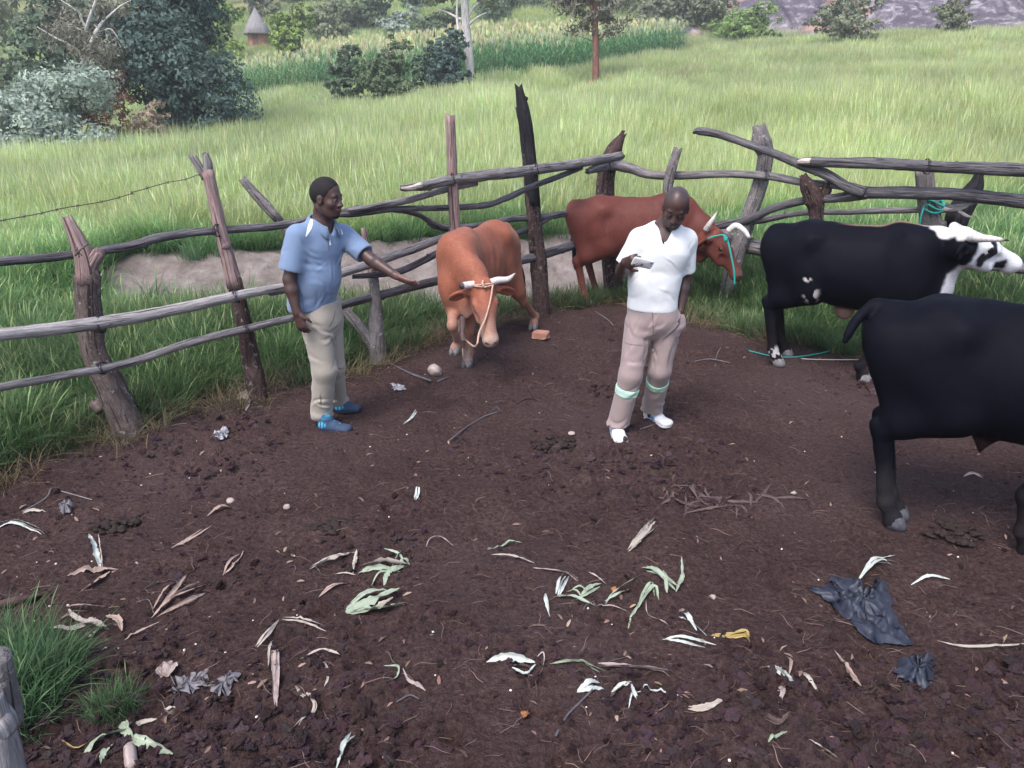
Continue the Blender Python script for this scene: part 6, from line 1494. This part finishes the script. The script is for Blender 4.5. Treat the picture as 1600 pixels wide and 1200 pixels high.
husk('crumpled cream and brown husk at the edge of the grass tuft', 'cream', [([(75, 985), (115, 985), (150, 965)], .03, L1), ([(105, 955), (130, 958), (165, 950)], .03, L1, 'tan'), ([(108, 960), (125, 975), (160, 972)], .035, L2), ([(140, 1000), (152, 985), (175, 972)], .05, L1), ([(165, 960), (185, 970), (190, 985)], .04, L2, 'tan'), ([(120, 978), (145, 975), (170, 975)], .04, L2)])
husk('pale green husk spread like a star at the bottom left', 'green', [([(130, 1192), (158, 1165), (205, 1142)], .045, L2), ([(160, 1202), (165, 1180), (182, 1158)], .035, L1), ([(198, 1150), (225, 1170), (270, 1176)], .05, L2), ([(196, 1142), (215, 1128), (245, 1125)], .035, L1, 'cream'), ([(98, 1165), (118, 1172), (138, 1170)], .014, L1, 'yellow'), ([(188, 1130), (200, 1145), (210, 1165)], .06, L2), ([(250, 1115), (265, 1110), (278, 1106)], .018, L1, 'cream')], stalk=([(203, 1168), (205, 1185), (207, 1205)], [.022, .024, .02], 'pink'))
husk('rounded dry papery leaf beside a grey plastic strip', 'pink', [([(252, 1062), (256, 1045), (268, 1030)], .07, L2), ([(262, 1058), (270, 1042), (272, 1032)], .05, L2), ([(252, 1060), (247, 1045), (258, 1034)], .03, L1)])
husk('pale husk folded over at a sharp bend', 'cream', [([(484, 892), (520, 880), (556, 870)], .045, L2), ([(486, 886), (520, 874), (558, 868)], .03, L2), ([(558, 868), (556, 882), (552, 896)], .04, (.04, .02, 0)), ([(523, 898), (540, 898), (556, 902)], .012, L1)])
husk('shredded pale green husk right of the folded one', 'green', [([(562, 886), (600, 888), (640, 888)], .05, L2, 'cream'), ([(600, 915), (610, 900), (632, 888)], .05, L1), ([(600, 862), (622, 870), (632, 882)], .02, L2), ([(628, 860), (622, 875), (612, 890)], .025, L2), ([(580, 915), (595, 902), (625, 896)], .014, L1), ([(560, 897), (585, 895), (620, 890)], .04, L1), ([(640, 888), (632, 882), (625, 885)], .05, L2)])
husk('plump closed husk lying on its side near the middle', 'green', [([(540, 960), (585, 948), (632, 932)], .085, L3), ([(541, 962), (590, 960), (634, 950)], .07, L2), ([(541, 956), (575, 938), (622, 930)], .05, L2), ([(545, 962), (590, 956), (615, 946)], .06, L3, 'cream')])
one = [
 ('thin tan strip below the folded husk', 'tan', [(498, 937), (520, 924), (548, 912)], .022, L1), ('slender pale strip left of the plump husk', 'cream', [(443, 970), (475, 979), (512, 982)], .020, L1),
 ('short pale strip just above the long upright striped husk', 'cream', [(400, 1016), (418, 1004), (433, 980)], .022, L2), ('long striped husk standing along the view on the left', 'pink', [(432, 1108), (431, 1060), (430, 1010)], .042, L1),
 ('narrow strip lying beside the long striped husk', 'cream', [(421, 1045), (423, 1030), (425, 1006)], .012, L1), ('arched thin strip with a hooked end left of centre', 'cream', [(470, 1042), (500, 1028), (518, 1030), (530, 1042)], .016, L2),
 ('bent thin strip running down from the arched one', 'cream', [(490, 1030), (508, 1050), (513, 1070), (508, 1080)], .013, L1), ('S shaped strip at the lower left ending in a pale tip', 'cream', [(463, 1075), (475, 1098), (490, 1106), (486, 1122), (468, 1141)], .020, L1),
 ('small hairpin shaped green strip below centre', 'green', [(600, 1048), (622, 1052), (618, 1066), (600, 1081)], .014, L1), ('curved pink strip right of the hairpin strip', 'pink', [(628, 1048), (638, 1068), (655, 1078), (672, 1083)], .017, L1),
 ('long white leaf at the bottom edge left of centre', 'white', [(525, 1204), (538, 1172), (556, 1140)], .035, L2), ('thin loop of strip above the middle of the dirt', 'pink', [(665, 856), (672, 847), (690, 848), (708, 856)], .012, L2),
 ('arched pale green leaf above the thin pink strip', 'green', [(763, 861), (785, 850), (798, 843), (813, 852)], .026, L2), ('long thin pink white strip below the arched leaf', 'cream', [(768, 873), (800, 877), (834, 880)], .017, L1),
 ('pink strip with a curled tail leading to the pale tab', 'pink', [(834, 890), (855, 894), (885, 898), (903, 906)], .020, L1), ('short wide pale tab beside the green cluster', 'white', [(870, 932), (876, 918), (884, 902)], .038, L1),
 ('bluish white curled strip left of the green cluster', 'white', [(853, 930), (852, 945), (858, 962)], .020, L2), ('narrow pale strip above the green cluster', 'cream', [(922, 893), (932, 900), (945, 910)], .014, L1),
 ('forked green leaf pointing up right beside orange peel', 'green', [(945, 942), (965, 928), (996, 902)], .026, L2), ('broad folded green leaf hanging over itself', 'green', [(982, 972), (998, 948), (1010, 928), (1022, 922), (1026, 936)], .036, L2),
 ('large pale leaf with a brown torn foot in the upper middle', 'cream', [(983, 860), (1005, 842), (1028, 812)], .052, L1), ('thin wiry strip beside the broad folded leaf', 'cream', [(1008, 942), (1012, 965), (1030, 970), (1040, 978)], .010, L1),
 ('long narrow white strip below the Y shaped husk', 'white', [(1035, 1000), (1065, 1008), (1110, 1010)], .022, L1), ('long pale green strip left of the big striped leaf', 'green', [(860, 1038), (900, 1040), (946, 1052)], .026, L1),
 ('big striped leaf with a torn brown end, centre bottom', 'pink', [(935, 1040), (980, 1042), (1030, 1052), (1048, 1052)], .045, L1), ('crumpled white husk scrap left of the lacy bits', 'white', [(902, 1086), (920, 1082), (938, 1074)], .045, L1),
 ('flat cream scrap with a pointed end at the lower right of centre', 'cream', [(1076, 1106), (1100, 1110), (1130, 1102)], .028, L1), ('narrow curled strip right of the shredded white husk', 'cream', [(1252, 1056), (1262, 1070), (1278, 1090)], .018, L2),
 ('clean white twisted leaf above the dark plastic sack', 'white', [(1342, 908), (1360, 890), (1378, 882), (1394, 877)], .038, L2), ('slim white leaf right of the dark plastic sack', 'white', [(1425, 909), (1450, 906), (1480, 902)], .018, L1),
 ('yellow brown leaf with a curled end right of the narrow white strip', 'yellow', [(1112, 993), (1140, 992), (1165, 990), (1173, 1002)], .036, L1), ('small pale green leaf at the lower right', 'green', [(1200, 1158), (1215, 1148), (1233, 1136)], .020, L1),
 ('pale strip cut by the bottom edge on the right', 'green', [(1332, 1176), (1342, 1188), (1358, 1204)], .032, L2), ('thin curved pale strip left of the one cut by the bottom edge', 'cream', [(1262, 1166), (1285, 1178), (1310, 1184)], .014, L1),
 ('small white forked leaf in front of the man in blue', 'white', [(632, 662), (640, 660), (650, 645)], .024, L1), ('tiny twisted white leaf in the middle of the pen', 'white', [(649, 780), (652, 772), (655, 763)], .024, L1),
 ('white strip at the left edge of the photo', 'white', [(-5, 822), (25, 820), (55, 825)], .03, L1), ('brown strip pointing up right above the folded husk', 'tan', [(350, 898), (362, 885), (381, 860)], .022, L1),
 ('pale brown stalk piece on the left side of the dirt', 'tan', [(266, 853), (290, 843), (317, 829)], .026, L1), ('curled brown leaf near the small round stone', 'tan', [(325, 806), (345, 798), (365, 796)], .028, L2),
 ('long brown leaf slanting beside the dark plastic sack', 'tan', [(1302, 1020), (1325, 1050), (1348, 1088)], .026, L1), ('thin pale runner near the right edge', 'cream', [(1465, 1004), (1500, 1012), (1560, 1010), (1605, 1010)], .012, L1),
 ('small cream leaf near the small white plastic on the left', 'cream', [(35, 802), (50, 798), (66, 797)], .022, L1), ('faded leaf on the churned dirt at the far right', 'pink', [(1505, 745), (1520, 740), (1540, 745)], .02, L1),
 ('dull leaf with two lobes below the lacy bits on the right', 'brown', [(1195, 1127), (1215, 1128), (1240, 1125)], .03, L1), ('thin tan strip at the lower left beside the papery leaf', 'tan', [(195, 1000), (220, 988), (245, 975)], .014, L1)]
for lb, c, pts, w, lf in one: husk(lb, c, [(pts, w, lf)])
husk('tangle of green husk strips in the middle of the dirt', 'green', [([(863, 936), (895, 936), (932, 947)], .032, L1), ([(905, 932), (922, 922), (940, 912)], .032, L2), ([(885, 925), (900, 928), (912, 938)], .014, L2), ([(890, 924), (905, 920), (918, 924)], .012, L2), ([(932, 947), (955, 952), (980, 958)], .008, L1, 'pink'), ([(900, 938), (918, 930), (938, 915)], .02, L1)])
husk('spiky green husk with upright tips right of centre', 'green', [([(1003, 884), (1025, 898), (1055, 925)], .042, L2), ([(1056, 927), (1066, 908), (1064, 884)], .034, (0, .05, .07)), ([(1042, 928), (1040, 912), (1036, 895)], .03, L2), ([(1010, 890), (1035, 905), (1058, 930)], .025, L3)])
husk('white Y shaped husk strip right of centre', 'white', [([(1060, 968), (1080, 980), (1104, 995)], .03, L1), ([(1066, 960), (1074, 972), (1088, 990)], .03, L2)])
husk('broad white husk with a dark hollow, lower middle', 'white', [([(760, 1037), (795, 1036), (836, 1040)], .050, L1), ([(800, 1048), (822, 1058), (837, 1050)], .030, L2), ([(836, 1036), (848, 1030), (850, 1042), (838, 1070)], .008, L1, 'pink'), ([(800, 1042), (815, 1044), (830, 1048)], .035, L0, 'brown')])
husk('lacy bits of white husk under the big striped leaf', 'white', [([(955, 1080), (975, 1074), (1005, 1071)], .024, L1), ([(985, 1076), (990, 1095), (1000, 1105)], .02, L1), ([(990, 1085), (1025, 1085), (1066, 1092)], .016, L1), ([(940, 1098), (960, 1084), (985, 1070)], .03, L1, 'brown'), ([(982, 1112), (986, 1098), (995, 1090)], .012, L2)])
husk('shredded white husk in the lower right', 'white', [([(1198, 1040), (1215, 1055), (1240, 1072)], .045, L1), ([(1202, 1042), (1222, 1062), (1235, 1074)], .03, L2), ([(1216, 1075), (1222, 1090), (1215, 1110)], .03, L1, 'pink'), ([(1228, 1028), (1234, 1045), (1232, 1060)], .018, L2, 'tan')])
husk('thick cream husk against the foot of the forked post', 'pink', [([(368, 628), (385, 626), (404, 632)], .06, L2), ([(372, 622), (388, 618), (402, 622)], .06, L3, 'cream'), ([(384, 644), (388, 634), (394, 622)], .05, L2), ([(390, 612), (396, 620), (406, 630)], .05, L3)])
rh = np.random.RandomState(5)
husk('dark heap of dry maize stalks right of centre', 'brown', [([(hx - hl * math.cos(ha), hy - hl * math.sin(ha) * .5), (hx + 3, hy + 3 * math.sin(ha * 5)), (hx + hl * math.cos(ha), hy + hl * math.sin(ha) * .5)], .026, (0, .012, .0), 'brown') for hx, hy, ha, hl in zip(1115 + 48 * rh.normal(size=26), 780 + 15 * rh.normal(size=26), .35 + .7 * rh.normal(size=26), 16 + 26 * rh.rand(26))], cat='stalks', name='stalk_heap', group=None)

# stones, brick, plastic
M_stone = plain('pale_stone', (.38, .31, .28), nscale=25, var=.3, bump=.8, bd=.01); M_brick = plain('fired_brick', (.42, .21, .16), nscale=30, var=.25, bump=.8, bd=.008)
def rock(px, py, r, label, m=M_stone, name='stone', seed=1, rough=.22, base=ICO3):
    p = grd(px, py); V, F = lump((0, 0, r[2] * .75), r, seed=seed, rough=rough, base=base, fr=1.2); return tag(mk(name, V + p, F, m, loc=p), label, name)
rock(681, 586, (.055, .05, .06), 'pale blocky stone on the dirt in front of the ginger cow', seed=5, rough=.3)
p = grd(846, 531); a = .5; ax = (np.array([math.cos(a), -math.sin(a), .06]), np.array([math.sin(a), math.cos(a), 0]), Z3)
import bmesh
bm = bmesh.new(); bmesh.ops.create_cube(bm, size=1)
for v in bm.verts: v.co.x *= .17; v.co.y *= .105; v.co.z *= .075
bmesh.ops.bevel(bm, geom=bm.edges[:], offset=.007, segments=2, affect='EDGES'); bmesh.ops.subdivide_edges(bm, edges=bm.edges[:], cuts=2)
V = np.array([v.co[:] for v in bm.verts]); F = [[v.index for v in f.verts] for f in bm.faces]; bm.free()
V[:, 0] += np.where(V[:, 0] > .06, .012 * fbm(V[:, 1] * 60, V[:, 2] * 60, o=2, seed=2) - .012, 0); V += .0035 * np.stack([fbm(V[:, 0] * 60 + q, V[:, 1] * 60, V[:, 2] * 60, o=2, seed=q) for q in range(3)], 1)
br = np.array([ax[0] * v[0] + ax[1] * v[1] + ax[2] * (v[2] + .036) for v in V]) + p
byk = {}
for f in F: byk.setdefault(len(f), []).append(f)
tag(mk('brick', br, [np.array(q) for q in byk.values()], M_brick, loc=p, smooth=False), 'broken red brick beside the hind hoof of the ginger cow', 'brick')
rock(360, 783, (.022, .02, .015), 'small round cream stone on the left of the dirt', seed=9); rock(448, 792, (.02, .018, .016), 'small pale stone left of the middle of the dirt', seed=12); rock(893, 678, (.028, .02, .014), 'flat pinkish stone near the white shoes', seed=14)
def cloth_patch(label, name, cat, pts, m, hgt_, seed, n=26, hold=.5):
    """crumpled sheet inside a pixel outline"""
    Q = np.array([grd(*p) for p in pts]); c = Q.mean(0); k = len(Q); ang = np.linspace(0, 1, 72, endpoint=False) * k; i = ang.astype(int); u = (ang - i)[:, None]; O_ = Q[i % k] * (1 - u) + Q[(i + 1) % k] * u
    O_ = O_ + .01 * np.random.RandomState(seed).normal(size=O_.shape) * [1, 1, 0]
    rr = np.linspace(0.02, 1, n); V = c + (O_ - c)[None] * rr[:, None, None]; V = V.reshape(-1, 3)
    d = nrm((Q[-1] - Q[0]) * [1, 1, 0]); x, y = V[:, 0] - c[0], V[:, 1] - c[1]; a = np.arctan2(y, x); r_ = np.repeat(rr, 72)
    f = 1 - np.abs(vn(x * 14 + 2 * vn(x * 5, y * 5, seed=seed), y * 9, seed=seed)) * 1.7 + .3 * (1 - 2 * np.abs(vn(x * 30, y * 22, seed=seed + 1)))
    V[:, 2] = gz(V[:, 0], V[:, 1]) + .010 + hgt_ * np.clip(.35 + .6 * f, 0, 1.4) * (1 - r_ ** 4 * .8)
    i = np.arange(n - 1)[:, None] * 72; j = np.arange(72)[None]; j2 = (j + 1) % 72; F = np.stack([i + j, i + 72 + j, i + 72 + j2, i + j2], -1).reshape(-1, 4)
    return tag(mk(name, V, [F, np.arange(72)[None, ::-1] * 1], m, loc=c * [1, 1, 0]), label, cat)
M_sack = plain('dark_plastic', (.026, .030, .047), .5, .4, nscale=25, var=.5, bump=.4, bd=.004); M_gplast = plain('grey_plastic', (.17, .155, .17), .6, .3, nscale=40, var=.3, bump=.4); M_wplast = plain('white_plastic_scrap', (.42, .40, .43), .45, .4, nscale=50, var=.2, bump=.4)
cloth_patch('torn dark blue plastic sack half buried in the dirt on the right', 'plastic_sack', 'sack', [(1258, 922), (1300, 920), (1294, 908), (1330, 907), (1350, 922), (1372, 912), (1386, 918), (1392, 945), (1410, 985), (1428, 1010), (1400, 1012), (1365, 1010), (1335, 985), (1318, 960), (1285, 938)], M_sack, .036, 3, 34)
cloth_patch('small crumpled dark blue plastic piece below the torn sack', 'plastic_scrap', 'scrap', [(1392, 1050), (1418, 1035), (1438, 1040), (1450, 1032), (1460, 1045), (1455, 1070), (1440, 1082), (1412, 1074)], M_sack, .05, 5)
cloth_patch('long grey plastic strip on the lower left dirt', 'plastic_scrap', 'scrap', [(258, 1068), (285, 1062), (300, 1066), (318, 1062), (326, 1070), (300, 1082), (270, 1080)], M_gplast, .018, 7)
cloth_patch('grey bit of plastic right of the grey plastic strip', 'plastic_scrap', 'scrap', [(326, 1072), (340, 1075), (360, 1055), (374, 1058), (362, 1080), (345, 1088)], M_gplast, .018, 9)
cloth_patch('white crumpled plastic near the thick barked post', 'plastic_scrap', 'scrap', [(339, 684), (347, 678), (355, 680), (354, 690), (343, 692)], M_wplast, .05, 11, 14)
cloth_patch('pale crumpled plastic at the left edge of the dirt', 'plastic_scrap', 'scrap', [(93, 792), (103, 788), (115, 792), (112, 802), (98, 803)], M_gplast, .04, 13, 14)
cloth_patch('torn grey paper in front of the man in blue', 'paper_scrap', 'scrap', [(610, 604), (620, 602), (632, 606), (630, 612), (616, 611)], M_wplast, .02, 15, 12)
M_peel = plain('orange_peel', (.34, .13, .05), .7, .2, nscale=60)
for q, (px, py, lb) in enumerate(((960, 920, 'orange peel beside the forked green leaf'), (818, 1116, 'orange peel on bare dirt at the bottom of the photo'), (1240, 772, 'pale orange peel right of the dark stalk heap'), (1114, 934, 'pale peel right of the spiky green husk'))):
    p = grd(px, py); V, F = lump((0, 0, .010), (.016, .013, .010), seed=60 + q, rough=.5, base=ICO3, fr=2.2); tag(mk('peel', V + p, F, M_peel if q < 2 else M_stone, loc=p), lb, 'peel')
# sticks
def stick(label, pts, r, m, seed, lift=.01, branch=None):
    P = [grd(*p, lift) for p in pts]; mb = MB(); V, F, tc = tube(P, r, n=26, k=7, rough=.15, seed=seed, jag=1); mb.add(V, F, tc=tc)
    for bq in (branch or []): V, F, tc = tube([grd(*p, lift + .02) for p in bq], r[-1] * .8, n=8, k=5, seed=seed, jag=1); mb.add(V, F, tc=tc)
    p = np.mean(P, 0); return tag(mb.build('stick', m, loc=p), label, 'stick', 'sticks on the dirt')
stick('stick on the dirt between the Y shaped post and the pale stone', [(604, 566), (628, 578), (652, 590), (674, 601)], [.007, .009, .012], WD, 1); stick('short stick just right of the pale stone', [(684, 600), (694, 595), (704, 589)], [.009, .006], WD, 2)
stick('long thin curved twig in the middle of the pen', [(703, 692), (728, 670), (755, 652), (778, 645)], [.008, .006, .004], WD, 3, branch=[[(770, 646), (776, 640), (782, 646)]]); stick('branching twig below the ginger cow', [(797, 635), (825, 624), (855, 624), (885, 622)], [.004, .006, .006], WBR, 4, branch=[[(835, 624), (828, 612), (822, 600)]])
stick('forked twig behind the white shoes', [(1000, 672), (1035, 664), (1052, 668)], [.004, .004], WG, 5); stick('thin pale twig in the dirt on the right', [(1085, 565), (1110, 560), (1140, 570)], [.004, .004], WG, 6, branch=[[(1118, 562), (1122, 554), (1126, 548)]])
stick('thin pale twig right of the ginger cow', [(930, 490), (948, 500), (958, 512)], [.004, .004], WG, 7); stick('dark curved twig left of the lower middle', [(620, 1098), (640, 1090), (655, 1095)], [.004, .003], WD, 8); stick('thin branching root at the lower middle', [(868, 1155), (885, 1125), (910, 1100), (925, 1088)], [.005, .004], WD, 9)
stick('pale twig crossing the dirt near the left edge', [(35, 800), (70, 778), (80, 762)], [.004, .004], WG, 10); stick('bent twig beside the pale plastic on the left', [(96, 766), (130, 776), (145, 785)], [.004, .004], WG, 11); stick('grey brown root half buried at the left edge above the grass', [(-10, 945), (30, 940), (75, 928)], [.02, .022, .012], WBR, 12)

M_dung = plain('cattle_dung', (.028, .018, .016), .8, .25, nscale=30, var=.4, bump=1., bd=.012)
for q, (px, py, r, lb) in enumerate(((520, 815, .15, 'crumbling dark dung pat left of the middle of the dirt'), (865, 695, .17, 'broken dung pat in the middle of the pen'), (180, 822, .11, 'small dark dung pat on the left side of the dirt'), (1490, 835, .16, 'dung pat on churned soil under the nearest bull'))):
    p = grd(px, py); mb = MB(); rq = np.random.RandomState(q)
    for k in range(46):
        a = rq.rand() * 6.28; d = r * rq.rand() ** .6; e = .008 + .017 * rq.rand() ** 1.5; V, F = lump(p + np.array([math.cos(a) * d, math.sin(a) * d * .8, e * .25]), (e * 1.3, e, e * .6), seed=q * 20 + k, rough=.5, base=ICO2, fr=2.); mb.add(V, F)
    tag(mb.build('dung_pat', M_dung, loc=p), lb, 'dung')
# ---------------------------------------------------------------- the evening air
def haze_box():
    lo, hi = np.array([-262., -62., -22.]), np.array([262., 422., 66.])
    V = np.array([[x, y, z] for z in (lo[2], hi[2]) for y in (lo[1], hi[1]) for x in (lo[0], hi[0])])
    m = bpy.data.materials.new('air'); m.use_nodes = True; t = m.node_tree; t.nodes.clear()
    o = t.nodes.new('ShaderNodeOutputMaterial'); v = t.nodes.new('ShaderNodeVolumePrincipled')
    v.inputs['Color'].default_value = (.93, .94, .96, 1); v.inputs['Density'].default_value = .0015; v.inputs['Anisotropy'].default_value = .2
    t.links.new(v.outputs[0], o.inputs['Volume'])
    return mk('haze', V, np.array([(0, 2, 3, 1), (4, 5, 7, 6), (0, 1, 5, 4), (2, 6, 7, 3), (0, 4, 6, 2), (1, 3, 7, 5)]), m, kind='stuff', smooth=False)
haze_box()
